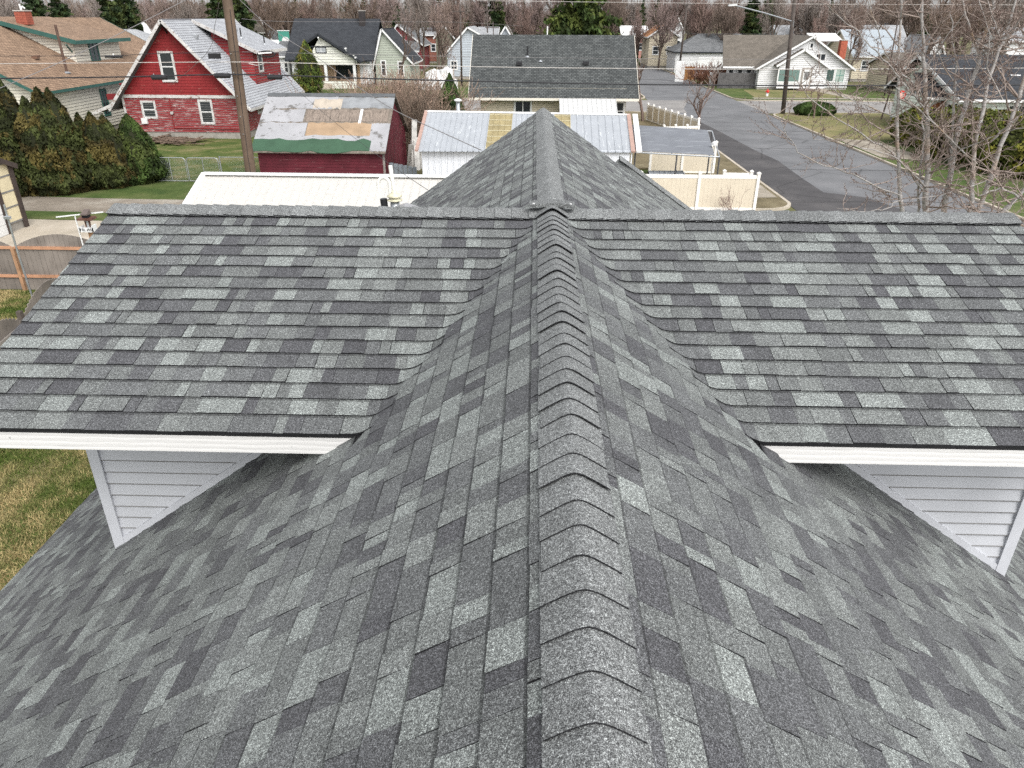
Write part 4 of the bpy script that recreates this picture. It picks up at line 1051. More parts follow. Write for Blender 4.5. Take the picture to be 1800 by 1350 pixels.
# --- long white ribbed carport roof
cp = thing('carport', 'long carport with white ribbed metal roof just behind the shingle ridge', 'carport', (-8, 27.5, 0))
X0 = PZ(358, 305, 2.75).x; T0 = PZ(358, 306, 2.75); B0 = PX(322, 365, X0); T1 = PZ(765, 319, 2.75); 
B1 = Vector((T1.x+4, B0.y, B0.z)); T1 = Vector((T1.x+4, T0.y-.2, T0.z))
ext = .35; B0 = T0.lerp(B0, 1+ext); B1 = T1.lerp(B1, 1+ext)
npn = 14
M_cpw = plain('off_white_metal_roof', (.50, .485, .455), .45, .04, 5)
corrugated(cp, [T0, T1, B1, B0], M_cpw, .33, .022, npan=npn, ribw=.03)
mb = MB(); mb.beam(T0+Vector((-.02, -.05, .04)), T1+Vector((0, -.05, .04)), .32, .05); mb.build('ridge_flashing', M_white, cp)
mb = MB(); mb.beam(T0+Vector((.03, 0, .03)), B0+Vector((.03, 0, .03)), .2, .08); mb.build('edge_trim', M_white, cp)
corrugated(cp, [T0, T1, Vector((T1.x, T1.y+2.2, T1.z-.8)), Vector((T0.x, T0.y+2.2, T0.z-.8))], M_cpw, .33, .035, npan=4)
mb = MB(); mb.box(T0.x+.3, B0.y+.3, 0, T1.x-.2, T0.y+1.9, B0.z-.1); mb.build('wall', plain('white_metal_wall', (.68, .70, .73)), cp)

# --- garage at far left, gable end facing east
M_cream2 = plain('cream_stucco', (.64, .56, .38), .7, .06, 2); M_brown = plain('dark_brown_trim', (.06, .045, .04), .6, .15)
ga = House('garage', 'cream garage with dark brown trim and white roller door at the left edge', -30, 21.9, -21.2, 29.9, 2.62, 4.3, 'x', M_cream2, plain('brown_felt', (.07, .055, .05), .8), M_brown, .18, .6)
c = Vector((-21.2, 0, 0)); gd = ringbox(Vector((-21.2, 26.4, 0)), Vector((0, 1, 0)), Vector((1, 0, 0)), -2.2, 2.45, -.2, 2.25, .22, .02, .08).build('door_frame', M_brown, ga.t)
for i in range(5): s_box(Vector((-21.2, 26.4, 0)), Vector((0, 1, 0)), Vector((1, 0, 0)), -1.98, 2.23, .04+i*.4, .04+i*.4+.385, .0, .05).build('door_panel', M_white, gd)
mb = MB(); mb.box(-21.19, 29.72, 0, -21.13, 29.95, 2.6); mb.build('corner_board', M_brown, ga.t)

# --- wooden fence with arched panels, and the weathered run toward us
M_fw = peel('weathered_fence_wood', (.23, .20, .175), (.11, .09, .075), .6, (4, 4, .5), 3, .3); M_rail = plain('cedar_rail', (.44, .235, .14), .7, .15, 3); M_post = plain('cedar_post', (.36, .21, .12), .75, .2, 3)
fn = thing('wood_fence', 'weathered wooden fence with arched panels and orange cedar rails at the left edge', 'fence', (-16, 22.05, 0))
FY = 22.1; x = -24.6; pw = 3.05; px0 = PY(46, 508, FY).x; rs = random.Random(4)
starts = [px0-2*pw, px0-pw, px0, px0+pw]
for sx in starts:
    mb = MB(); mb.box(sx-.05, FY-.10, 0, sx+.05, FY, 1.45); mb.build('post', M_post, fn)
    for zz in (.45, 1.38): mb = MB(); mb.box(sx+.05, FY-.05, zz, sx+pw-.05, FY-.005, zz+.09); mb.build('rail', M_rail, fn)
    n = 20; w = pw/n
    for i in range(n):
        u = (i+.5)/n; x0_ = sx+i*w
        u0, u1 = i/n, (i+1)/n; t0 = 1.40+.46*sin(math.pi*u0)**.8; t1 = 1.40+.46*sin(math.pi*max(0, min(1, u1-1e-9)))**.8; d = rs.uniform(-.004, .006)
        mb = MB(); mb.hexa([(x0_+.003, FY+d, .03), (x0_+w-.004, FY+d, .03), (x0_+w-.004, FY+.022+d, .03), (x0_+.003, FY+.022+d, .03), (x0_+.003, FY+d, t0), (x0_+w-.004, FY+d, t1), (x0_+w-.004, FY+.022+d, t1), (x0_+.003, FY+.022+d, t0)]); mb.build('picket', M_fw, fn)
f2 = thing('side_fence', 'grey weathered fence run with arched tops beside the roof edge at left', 'fence', (-12.4, 17, 0))
A = Vector((-12.95, 19.9, 0)); B = Vector((-11.75, 13.2, 0)); L = (B-A).length; d = (B-A).normalized(); nrm = Vector((d.y, -d.x, 0)); nrm = nrm if nrm.x > 0 else -nrm
def fp(s, o, z): return A+d*s+nrm*o+Vector((0, 0, z))
span = 3.0; s0 = -2.2; k = 0
while s0 < L:
    mb = MB(); q = fp(s0, 0, 0); mb.beam(q, q+Vector((0, 0, 1.62)), .11, .11, up=(0, 1, 0)); mb.build('post', plain('old_dark_post', (.085, .07, .06), .9, .3), f2)
    for zz in (.4, 1.28): mb = MB(); mb.beam(fp(s0+.06, .045, zz), fp(s0+span-.06, .045, zz), .04, .13); mb.build('rail', plain('grey_rail', (.26, .235, .21), .85, .25, 3), f2)
    n = 20
    for i in range(n):
        u0, u1 = i/n, (i+1)/n; t = 1.35+.46*sin(math.pi*(u0+u1)/2)**.8; mb = MB(); mb.beam(fp(s0+span*(u0+u1)/2, .0, .03), fp(s0+span*(u0+u1)/2, .0, t), .022, span/n-.008, up=tuple(d)); mb.build('picket', M_fw, f2)
    s0 += span
# --- post with bird house and lettered box, thin steel pole
bp = thing('bird_house_post', 'brown bird house on a timber post with white bars and lettered box', 'bird house', (-11.8, 19, 0))
q = lambda px_, py_: PY(px_, py_, 19.0)
a = q(160, 412); b_ = q(151, 372); M_bh = plain('brown_stained_wood', (.11, .05, .035), .6, .2); 
mb = MB(); mb.beam((a.x, 19, 0), (a.x, 19, a.z+.12), .09, .09, up=(0, 1, 0)); mb.build('post', M_post, bp)
pc = a.x; z1 = q(155, 385).z; z0 = q(157, 402).z
for sx in (-.055, .055): mb = MB(); mb.box(pc+sx-.015, 18.96, z0, pc+sx+.015, 19.0, z1); mb.build('frame', M_bh, bp)
mb = MB(); mb.box(pc-.03, 18.965, z0, pc+.03, 18.99, z1); mb.build('tube', plain('grey_tube', (.4, .42, .42), .4), bp)
mb = MB(); mb.box(pc-.10, 18.9, z0-.04, pc+.10, 19.08, z0+.02); mb.build('base', M_dark, bp)
zr_ = z1; mb = MB(); mb.hexa([(pc-.2, 18.85, zr_-.01), (pc+.2, 18.85, zr_-.01), (pc+.2, 19.12, zr_+.0), (pc-.2, 19.12, zr_+.0), (pc-.2, 18.85, zr_+.03), (pc+.2, 18.85, zr_+.03), (pc+.18, 19.12, zr_+.06), (pc-.18, 19.12, zr_+.06)]); mb.build('roof', M_bh, bp)
mb = MB(); mb.box(pc-.08, 18.92, zr_+.05, pc+.08, 19.06, zr_+.12); mb.build('nest_box', M_dark, bp)
mb = MB(); mb.hexa([(pc-.09, 18.88, zr_+.12), (pc+.09, 18.88, zr_+.12), (pc+.09, 19.1, zr_+.12), (pc-.09, 19.1, zr_+.12), (pc-.09, 18.88, zr_+.15), (pc+.09, 18.88, zr_+.15), (pc+.07, 19.1, zr_+.24), (pc-.07, 19.1, zr_+.24)]); mb.build('nest_roof', plain('brown_grey_shingle', (.12, .095, .085), .8), bp)
wb0, wb1 = q(93, 384), q(176, 375); mb = MB(); mb.beam((wb0.x, 19.15, wb0.z), (wb1.x, 19.15, wb1.z), .03, .03); mb.build('cross_bar', M_white, bp)
wp0, wp1 = q(137, 378), q(152, 432); mb = MB(); mb.beam((wp1.x, 18.86, wp1.z), (wp0.x, 18.86, wp0.z), .025, .025, up=(0, 1, 0)); mb.build('white_post', M_white, bp)
l0, l1 = q(146, 397), q(171, 405); mb = MB(); mb.box(l0.x, 18.80, l1.z, l1.x, 18.83, l0.z); mb.box(l0.x, 18.80, l1.z, l0.x+.02, 19.02, l0.z+.02); mb.box(l1.x-.02, 18.80, l1.z, l1.x, 19.02, l0.z+.06); bx = mb.build('lettered_box', M_white, bp)
# six small black letters too blurred to read in the photograph: F, O, L, J, O, S like strokes
gw = (l1.x-l0.x)/7.2; zt, zb = l0.z-.022, l0.z-.078
strokes = {0: [(0, 0, 0, 1), (0, 1, 1, 1), (0, .5, .8, .5)], 1: [(0, 0, 0, 1), (0, 1, 1, 1), (1, 1, 1, 0), (1, 0, 0, 0)], 2: [(0, 1, 0, 0), (0, 0, 1, 0)], 3: [(1, 1, 1, 0), (1, 0, 0, 0)], 4: [(0, 0, 0, 1), (0, 1, 1, 1), (1, 1, 1, 0), (1, 0, 0, 0)], 5: [(1, 1, 0, 1), (0, 1, 0, .5), (0, .5, 1, .5), (1, .5, 1, 0), (1, 0, 0, 0)]}
for k in range(6):
    mb = MB()
    for (xa, za, xb, zb_) in strokes[k]:
        f = lambda u, w_: Vector((l0.x+.03+k*gw*1.08+u*gw*.55, 18.795, zb+(zt-zb)*w_))
        mb.beam(f(xa, za), f(xb, zb_), .006, .013, up=(0, 1, 0) if xa == xb else (0, 0, 1))
    mb.build('letter', M_black, bx)
sp = thing('steel_pole', 'thin grey steel pole with a small box standing by the arched fence', 'pole', (-13.2, 18.6, 0))
a = PY(7, 360, 18.6); b_ = PY(30, 440, 18.6); mb = MB(); mb.tube([(b_.x+.05, 18.6, 0), (b_.x, 18.6, b_.z), (a.x, 18.6, a.z)], .025, 8); mb.build('tube', M_galv, sp)
c_ = PY(15, 382, 18.6); mb = MB(); mb.box(c_.x-.07, 18.5, c_.z-.03, c_.x+.09, 18.58, c_.z+.04); mb.build('clamp_box', M_galv, sp)

# --- white and tan vinyl fences
M_vin = plain('white_vinyl', (.78, .76, .72), .35, .03); M_tan = plain('tan_vinyl', (.60, .535, .425), .4, .04)
def vinyl(name, label, a, b_, n, h=1.6, panels=True, picket=False, cap=True):
    a, b_ = Vector((*a, 0)), Vector((*b_, 0)); t = thing(name, label, 'fence', tuple((a+b_)/2)); d = (b_-a)/n; u = d.normalized(); w = d.length
    nn = Vector((-u.y, u.x, 0))
    for i in range(n+1):
        q = a+d*i; mb = MB(); mb.beam(q, q+Vector((0, 0, h+.06)), .13, .13, up=tuple(nn)); po = mb.build('post', M_vin, t)
        mb = MB(); P0 = q+Vector((0, 0, h+.06)); e = .085
        P = [P0+u*(-e)+nn*(-e), P0+u*e-nn*e, P0+u*e+nn*e, P0-u*e+nn*e]; mb.hexa(P+[p+Vector((0, 0, .04)) for p in P]); 
        for k in range(4): mb.face([P[k]+Vector((0, 0, .04)), P[(k+1) % 4]+Vector((0, 0, .04)), P0+Vector((0, 0, .10))])
        mb.build('post_cap', M_vin, po)
    for i in range(n):
        q = a+d*i
        for z0_, z1_ in ((.06, .2), (h-.16, h-.0)):
            mb = MB(); mb.beam(q+u*.065+Vector((0, 0, (z0_+z1_)/2)), q+u*(w-.065)+Vector((0, 0, (z0_+z1_)/2)), .05, z1_-z0_); mb.build('rail', M_vin, t)
        m_ = int((w-.14)/(.18 if not picket else .12)); bw = (w-.14)/m_
        if picket: 
            for j in range(m_): c_ = q+u*(.07+bw*(j+.5)); mb = MB(); mb.beam(c_+Vector((0, 0, .1)), c_+Vector((0, 0, h-.05)), .03, bw*.62, up=tuple(u)); mb.build('picket', M_vin, t)
        else:
            for j in range(m_): c_ = q+u*(.07+bw*(j+.5)); mb = MB(); mb.beam(c_+Vector((0, 0, .19)), c_+Vector((0, 0, h-.15)), .022+.002*(j % 2), bw*.985, up=tuple(u)); mb.build('panel_board', M_tan, t)
    return t
vinyl('vinyl_fence', 'nearest tan and white vinyl fence run ending at the kerb corner', (4.9, 33.9), (10.17, 33.9), 2, 1.66)
# partial gate behind
vinyl('vinyl_fence', 'very short white fence return behind the end of the nearest fence', (9.05, 35.6), (10.3, 35.5), 1, 1.45)
vinyl('vinyl_fence', 'tan and white vinyl fence run under the edge of the grey canopy', (PZ(1140, 305, .0).x, 42.7), (10.2, 42.7), 2, 1.72)
vinyl('picket_fence', 'white fence run with many caps leading toward the crossing', (9.7, 66.3), (12.0, 56.4), 8, 1.35)
vinyl('picket_fence', 'white cross run of fence in front of the bare street tree', (9.4, 55.6), (12.0, 56.2), 3, .95)
# ---------------------------------------------------------------- plants
def seg_mesh(name, S_, mat, parent=None, col=None, n=4):
    """S_: array rows x0 y0 z0 x1 y1 z1 r0 r1"""
    S_ = np.asarray(S_, np.float64); P0, P1, r0, r1 = S_[:, :3], S_[:, 3:6], S_[:, 6], S_[:, 7]
    d = P1-P0; L = np.linalg.norm(d, axis=1, keepdims=True)+1e-9; d = d/L; ref = np.where(np.abs(d[:, 2:3]) < .9, [[0, 0, 1.]], [[1., 0, 0]]); a = np.cross(d, ref); a /= np.linalg.norm(a, axis=1, keepdims=True); b = np.cross(d, a)
    V = []
    for P, r in ((P0, r0), (P1, r1)):
        for k in range(n): t = 2*math.pi*k/n; V.append(P+(a*cos(t)+b*sin(t))*r[:, None])
    V = np.stack(V, 1); N = len(S_); base = np.arange(N)[:, None]*2*n
    F = np.concatenate([np.concatenate([base+k, base+(k+1) % n, base+n+(k+1) % n, base+n+k], 1) for k in range(n)], 0)
    c = None
    if col is not None: c = np.tile(np.asarray(col), (n, 1))
    return arr_mesh(name, V.reshape(-1, 3), F, mat, c, parent)
def flakes(name, P, size, mat, col, parent=None, up=.0, rs=None, aspect=.6, nrm=None, jit=.8):
    """leaf-sized quads at points P"""
    rs = rs or np.random.RandomState(1); N = len(P); a = rs.normal(size=(N, 3))
    if nrm is not None: a = nrm+a*jit
    a /= np.linalg.norm(a, axis=1, keepdims=True); b = rs.normal(size=(N, 3)); b[:, 2] += up; b -= a*(a*b).sum(1, keepdims=True); b /= np.linalg.norm(b, axis=1, keepdims=True); c = np.cross(a, b)
    s = size*(.6+.8*rs.random_sample((N, 1))); V = np.stack([P-b*s-c*s*aspect*.3, P-c*s*aspect, P+b*s, P+c*s*aspect], 1)
    F = np.arange(N*4).reshape(N, 4); return arr_mesh(name, V.reshape(-1, 3), F, mat, col, parent)
def leafm(name, rough=.75):
    if name in MATS: return MATS[name]
    m, n, l, b = base_mat(name); a = n.new('ShaderNodeAttribute'); a.attribute_name = 'tone'; l.new(a.outputs['Color'], b.inputs['Base Color']); b.inputs['Roughness'].default_value = rough; b.inputs['Specular IOR Level'].default_value = .2
    MATS[name] = m; return m
M_leaf = leafm('foliage'); M_twig = leafm('twigs', .9)
def clump_tone(P, base, spread, rs, sc=1.2, alt=None):
    t = np.array([noise.noise((p[0]*sc, p[1]*sc, p[2]*sc)) for p in P]); t = np.clip(t*1.6+.5, 0, 1)[:, None]
    c = np.asarray(base)[None]*(1+(t-.5)*spread)
    if alt is not None: m_ = (np.array([noise.noise((p[0]*sc*.7+9, p[1]*sc*.7, p[2]*sc*.7)) for p in P]) > .12)[:, None]; c = np.where(m_, np.asarray(alt)[None]*(1+(t-.5)*spread), c)
    return c*(1+(rs.random_sample((len(P), 1))-.5)*.5)
def arborvitae(h, r, seed, N=9000, base=(.055, .075, .018), alt=(.13, .095, .025), par=None, lean=0):
    rs = np.random.RandomState(seed); z = 1-np.sqrt(rs.random_sample(N)); z = np.clip(rs.beta(1, 1.5, N), 0, 1); th = rs.random_sample(N)*2*math.pi
    prof = (1-z**1.95)**.92*np.minimum(1, .62+z*3)
    lump = np.array([noise.noise((cos(a)*1.6+seed, sin(a)*1.6, zz*h*.9)) for a, zz in zip(th, z)]); lump2 = np.array([noise.noise((cos(a)*4+seed, sin(a)*4, zz*h*2.2)) for a, zz in zip(th, z)])
    R_ = r*prof*(1+.35*lump+.30*lump2)*(1-.22*rs.random_sample(N)**2); P = np.stack([np.cos(th)*R_+z*lean, np.sin(th)*R_, z*h], 1)
    nr = np.stack([np.cos(th), np.sin(th), np.full(N, .25)], 1)
    o = flakes('crown', P, .085, M_leaf, clump_tone(P, base, 1.0, rs, 1.6, alt), par, 2.0, rs, .55, nr, .7)
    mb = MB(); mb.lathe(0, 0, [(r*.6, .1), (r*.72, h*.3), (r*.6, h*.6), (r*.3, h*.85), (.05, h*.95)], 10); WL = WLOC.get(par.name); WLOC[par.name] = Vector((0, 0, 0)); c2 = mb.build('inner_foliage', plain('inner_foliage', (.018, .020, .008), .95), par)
    mb = MB(); mb.tube([(0, 0, 0), (0, 0, h*.5)], [.12, .05], 6); mb.build('trunk', plain('conifer_bark', (.07, .05, .035), .9), par); WLOC[par.name] = WL
    return o
def put_arb(label, x, y, h, r, seed, N=9000, group='arborvitae row beside the alley', **k):
    t = thing('arborvitae', label, 'shrub', (x, y, 0), group); arborvitae(h, r, seed, N, par=t, **k); return t
specs = [(4, 130, 35.9, 1.35, 'leftmost arborvitae in the row, cut by the picture edge'), (26, 128, 36.4, 1.25, 'second arborvitae from the left end of the alley row'), (62, 168, 36.2, 1.2, 'lower arborvitae between the two tallest of the alley row'), (88, 152, 36.5, 1.25, 'tall olive arborvitae with twin tip, its left stem'), (106, 154, 36.9, 1.3, 'tall olive arborvitae with twin tip, its right stem'),
         (146, 198, 38.3, .8, 'slim arborvitae tip just right of the tallest pair'), (167, 197, 37.9, 1.1, 'arborvitae with browned side in the middle of the row'), (188, 202, 38.2, 1.15, 'arborvitae second from the right end of the row'), (234, 200, 39.2, 1.25, 'rightmost arborvitae standing slightly apart at the lawn edge')]
for i, (px_, py_, Y, r_, lab) in enumerate(specs):
    x = PY(px_+14, 300, Y).x if i < 8 else PY(248, 320, Y).x
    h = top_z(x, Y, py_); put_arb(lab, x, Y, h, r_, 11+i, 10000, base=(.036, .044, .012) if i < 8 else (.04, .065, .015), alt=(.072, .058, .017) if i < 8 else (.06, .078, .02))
p = PY(545, 160, 90); put_arb('pointed bright green arborvitae in front of the white bungalow', p.x, 90, top_z(p.x, 90, 70), 1.75, 31, 8000, None, base=(.06, .085, .015), alt=(.14, .13, .03))

def grow(S_, rs, p, d, L, r, lvl, maxl, spread=.5, trop=.12, kids=(2, 4), thin=.62, shrink=.68, wob=.16, nseg=3, tips=None, rmin=.006):
    p = np.array(p, float); d = np.array(d, float); d /= np.linalg.norm(d); pts = [p.copy()]; rr = [r]
    for i in range(nseg):
        d = d+rs.normal(size=3)*wob+np.array([0, 0, trop]); d /= np.linalg.norm(d); q = p+d*L/nseg; r2 = max(rmin, r*(1-(1-thin)*(i+1)/nseg)); S_.append((*p, *q, rr[-1], r2)); p = q; pts.append(q); rr.append(r2)
    if tips is not None and lvl >= maxl-1: tips += pts[1:]
    if lvl >= maxl: return
    n = rs.randint(kids[0], kids[1]+1)
    for k in range(n):
        f = rs.uniform(.35, 1.0) if k else 1.0; i = min(nseg-1, int(f*nseg)); q = pts[i]+(pts[i+1]-pts[i])*(f*nseg-i) if i < nseg else pts[-1]
        a = rs.normal(size=3); a -= d*(a@d); a /= np.linalg.norm(a)+1e-9; nd = d+a*math.tan(spread*rs.uniform(.6, 1.3)); grow(S_, rs, q, nd, L*shrink*rs.uniform(.7, 1.15), rr[min(i, len(rr)-1)]*(.62 if k else .85), lvl+1, maxl, spread, trop*.9, kids, thin, shrink, wob, nseg, tips, rmin)
def bare_tree(h, seed, par, maxl=5, kids=(3, 5), col=(.16, .115, .10), r=None, spread=.5, trop=.12, rmin=.012, n=3, shrink=.66, trunk_col=(.10, .075, .06), start=.22):
    rs = np.random.RandomState(seed); S_ = []; r = r or h*.013; grow(S_, rs, (0, 0, 0), (rs.normal()*.04, rs.normal()*.04, 1), h*start, r, 0, maxl, spread, trop, kids, .75, shrink, .1, 3, None, rmin)
    S_ = np.array(S_); S_[:, [2, 5]] *= 1; top = S_[:, 5].max(); S_ *= h/top if False else 1
    k = h/top; S_[:, :6] *= np.array([min(1.3, k)]*2+[k]+[min(1.3, k)]*2+[k])
    big = S_[:, 6] > r*.22
    WL = WLOC
    j = rs.random_sample((big.sum(), 1))*.3+.85; seg_mesh('trunk', S_[big], M_twig, par, np.asarray(trunk_col)*j, 5)
    tw = S_[~big]; j = rs.random_sample((len(tw), 1))*.6+.7; seg_mesh('crown', tw, M_twig, par, np.asarray(col)*j, n)
def conifer(h, r, seed, par, N=9000, base=(.03, .05, .018), alt=(.05, .065, .02), z0=.12, layers=16):
    rs = np.random.RandomState(seed); S_ = [(0, 0, 0, 0, 0, h*.97, h*.018, .03)]; P = []
    for i in range(layers):
        zl = z0+(1-z0)*(i/layers)**1.0; nb = max(5, int(11*(1-zl)+4)); rl = r*((1-zl)**.75)*rs.uniform(.75, 1.15)
        for k in range(nb):
            a = rs.uniform(0, 6.28); L = rl*rs.uniform(.6, 1.15); dz = -L*rs.uniform(.05, .35); p0 = np.array([0, 0, zl*h]); p1 = p0+np.array([cos(a)*L, sin(a)*L, dz]); S_.append((*p0, *p1, .05, .015))
            m_ = max(6, int(N/layers/9*L/r*1.6)); t = rs.random_sample(m_)**.6; w = .32*L*(1-t*.5)[:, None]; q = p0+(p1-p0)*t[:, None]+rs.normal(size=(m_, 3))*w*.45*np.array([1, 1, .5]); P.append(q)
    P = np.concatenate(P); o = flakes('crown', P, h*.018+.06, M_leaf, clump_tone(P, base, .9, rs, .9, alt), par, -.3, rs, .5); seg_mesh('trunk', S_, plain('conifer_bark', (.07, .05, .035), .9), par, None, 5)

# prototypes, copied for the wood belt
def proto_bare(i, h, **k):
    t = thing('bare_tree', 'x', 'tree', (0, 0, -200)); bare_tree(h, 50+i, t, **k); return t
REDT, GRYT, BRNT = (.25, .175, .15), (.26, .22, .195), (.19, .14, .11)
PB = [proto_bare(0, 12, maxl=5, col=REDT, rmin=.013, spread=.52, trop=.10, kids=(4, 5), shrink=.70, start=.16), proto_bare(1, 13, maxl=5, col=GRYT, rmin=.012, spread=.62, trop=.06, kids=(4, 5), shrink=.7, start=.18), proto_bare(2, 12, maxl=5, col=BRNT, rmin=.014, spread=.6, trop=.06, kids=(3, 5), shrink=.72, start=.2), proto_bare(3, 11, maxl=5, col=(.26, .195, .165), rmin=.013, spread=.7, trop=.03, kids=(4, 5), shrink=.72, start=.13), proto_bare(4, 13, maxl=5, col=(.23, .165, .14), rmin=.014, spread=.45, trop=.16, kids=(4, 5), shrink=.7, start=.15)]
PC = []
for i, (h, r_) in enumerate(((16, 4.2), (15, 3.4), (17, 2.6))):
    t = thing('conifer', 'x', 'tree', (0, 0, -200)); conifer(h, r_, 80+i, t, 20000, layers=20); PC.append(t)
used = set()
def place(P_, px_, Y, top_py, label, group=None, z=0, wide=1.0, name=None):
    """stand a tree whose trunk is at column px_ and whose top meets row top_py"""
    x = PY(px_, 60, Y).x; h = top_z(x, Y, top_py); pr = P_; h0 = {0: 12, 1: 13, 2: 12, 3: 11, 4: 13}[PB.index(pr)] if pr in PB else {0: 16, 1: 15, 2: 17}[PC.index(pr)]; sc = h/h0
    o = pr if pr.name not in used else dup(pr, (x, Y, 0)); used.add(pr.name)
    o.location = (x, Y, 0); o.rotation_euler = (0, 0, (px_*1.7+Y) % 6.28); o.scale = (sc*wide, sc*wide, sc); o['label'] = label
    if group: o['group'] = group
    return o
# individual trees one can tell apart: (prototype, column, distance, top row, width, label)
T = [(PC[0], 70, 108, -40, 1.1, 'big dark green pine behind the tan roof, left one'), (PC[0], 112, 112, -30, 1.1, 'big dark green pine behind the tan roof, right one'), (PB[2], 150, 118, -10, 1, 'brown bare tree between the pines behind the tan roof'),
     (PC[1], 202, 105, -60, 1.0, 'dark conifer behind the gap between tan and red house'), (PC[0], 232, 112, -50, .9, 'dark conifer left of the red house peak'), (PB[3], 282, 96, -12, 1.2, 'wide bare shrubby tree above the red house peak'), (PB[1], 330, 100, -5, 1.1, 'grey bare tree behind the red house ridge'),
     (PC[2], 388, 100, -90, 1.0, 'black green slim conifer just left of the wooden pole'), (PC[0], 428, 118, -60, 1.0, 'dark conifer just right of the wooden pole'), (PB[2], 470, 122, -60, 1.2, 'dark bare tree left of the bungalow, nearest its roof'), (PB[2], 505, 128, -60, 1.1, 'tall bare trunked tree behind the bungalow roof corner'),
     (PB[0], 545, 132, -20, 1.1, 'reddish bare tree behind the middle of the bungalow roof'), (PB[4], 590, 136, 10, 1.0, 'small reddish bare tree behind the bungalow ridge'), (PB[2], 632, 128, -60, 1.1, 'dark bare tree behind the bungalow chimney'), (PC[0], 700, 150, 2, .8, 'dark rounded conifer behind the small red house'),
     (PB[1], 742, 120, -30, 1.1, 'grey bare tree right of the small red house'), (PB[3], 770, 96, -10, 1.2, 'wide grey bare tree above the tarp heap'), (PB[4], 800, 135, -40, 1.0, 'bare tree behind the blue grey house'), (PC[1], 872, 140, -50, .9, 'dark conifer left of the large fir'), (PB[0], 912, 128, -16, 1.0, 'pinkish bare tree beside the large fir, left side'),
     (PB[4], 1122, 150, 10, .8, 'bare tree right of the large fir'), (PC[2], 1127, 170, -6, .8, 'narrow conifer right of the large fir, left of three'), (PC[2], 1152, 175, -8, .8, 'narrow conifer right of the large fir, middle of three'), (PC[2], 1180, 172, -4, .9, 'narrow conifer right of the large fir, right of three'),
     (PB[0], 1240, 132, -50, 1.2, 'large reddish bare tree behind the white garage'), (PB[0], 1280, 138, -30, 1.1, 'reddish bare tree to the right behind the white garage'), (PC[2], 1318, 140, -40, 1.1, 'dark narrow conifer left of the lamp arm pole'), (PC[1], 1346, 150, -40, .8, 'dark conifer beside the lamp arm pole'), (PB[1], 1362, 125, -20, 1.1, 'grey bare tree behind the white house roof'),
     (PB[0], 1432, 130, 2, 1.0, 'rounded reddish bare tree behind the white house'), (PB[4], 1400, 140, -20, .9, 'bare tree right of the lamp arm pole'), (PC[2], 1452, 180, -10, .8, 'distant narrow conifer right of the white house'), (PB[3], 1500, 110, 0, 1.0, 'grey bare tree right of the orange chimney'), (PB[2], 1540, 120, 0, 1.0, 'brown bare tree over the blue metal roof'),
     (PB[2], 1640, 105, -50, 1.5, 'broad brown bare tree behind the dark roofed house'), (PB[2], 1690, 112, -50, 1.4, 'brown bare tree at the upper right'), (PB[1], 1760, 100, -40, 1.3, 'grey bare tree at the upper right edge')]
for pr, px_, Y, tp, wd, lab in T: place(pr, px_, Y, tp, lab, 'trees behind the houses', wide=wd)
# distant wood behind everything: one mass
def wood(name, y0, y1, n, protos, seed, px0=-80, px1=1880, top=(-30, 14)):
    rs = np.random.RandomState(seed); Vs, Fs, Cs = [], [], []; off = 0
    for i in range(n):
        pr = protos[rs.randint(len(protos))]; Y = rs.uniform(y0, y1); px_ = px0+(px1-px0)*(i+rs.random_sample())/n; x = PY(px_, 60, Y).x; h = max(6, top_z(x, Y, rs.uniform(*top))); a = rs.uniform(0, 6.28)
        for ch in pr.children:
            me = ch.data; co = np.empty(len(me.vertices)*3, np.float32); me.vertices.foreach_get('co', co); co = co.reshape(-1, 3); li = np.empty(len(me.loops), np.int32); me.loops.foreach_get('vertex_index', li); F = li.reshape(-1, 4)
            if 'tone' not in me.color_attributes: continue
            c = np.empty(len(me.loops)*4, np.float32); me.color_attributes['tone'].data.foreach_get('color', c); c = c.reshape(-1, 4, 4)[:, 0, :3]
            keep = rs.random_sample(len(F)) < .6 if ch.name.startswith('crown') else np.ones(len(F), bool)
            hh = co[:, 2].max() if ch.name.startswith('crown') else h0p[pr.name]
            k = h/h0p[pr.name]*(1 if 1 else 0); w = 1.25
            q = np.stack([(co[:, 0]*cos(a)-co[:, 1]*sin(a))*k*w+x, (co[:, 0]*sin(a)+co[:, 1]*cos(a))*k*w+Y, co[:, 2]*k], 1)
            Vs.append(q); Fs.append(F[keep]+off); Cs.append(c[keep]*rs.uniform(.85, 1.2)); off += len(q)
    o = arr_mesh(name, np.concatenate(Vs), np.concatenate(Fs), M_leaf, np.concatenate(Cs)); o['kind'] = 'stuff'; return o
h0p = {}
for i, p_ in enumerate(PB): h0p[p_.name] = (12, 13, 12, 11, 13)[i]
for i, p_ in enumerate(PC): h0p[p_.name] = (16, 15, 17)[i]
SB = []
for i in range(3):
    t = thing('sparse_tree', 'x', 'tree', (0, 0, -300)); bare_tree(12, 200+i, t, maxl=4, kids=(5, 7), col=((.22, .165, .15), (.24, .205, .185), (.19, .145, .12))[i], rmin=.022, spread=.62, start=.15, shrink=.72, trop=.06); SB.append(t); h0p[t.name] = 12
wood('distant_woods', 170, 250, 150, SB+SB+[PC[1]], 5, top=(-24, 14)); wood('distant_woods', 260, 400, 110, SB+[PC[2]], 6, top=(-10, 13))
wood('distant_woods', 128, 165, 50, SB, 8, top=(-40, 22))
for t in SB:
    for ch in list(t.children): bpy.data.objects.remove(ch)
    bpy.data.objects.remove(t)

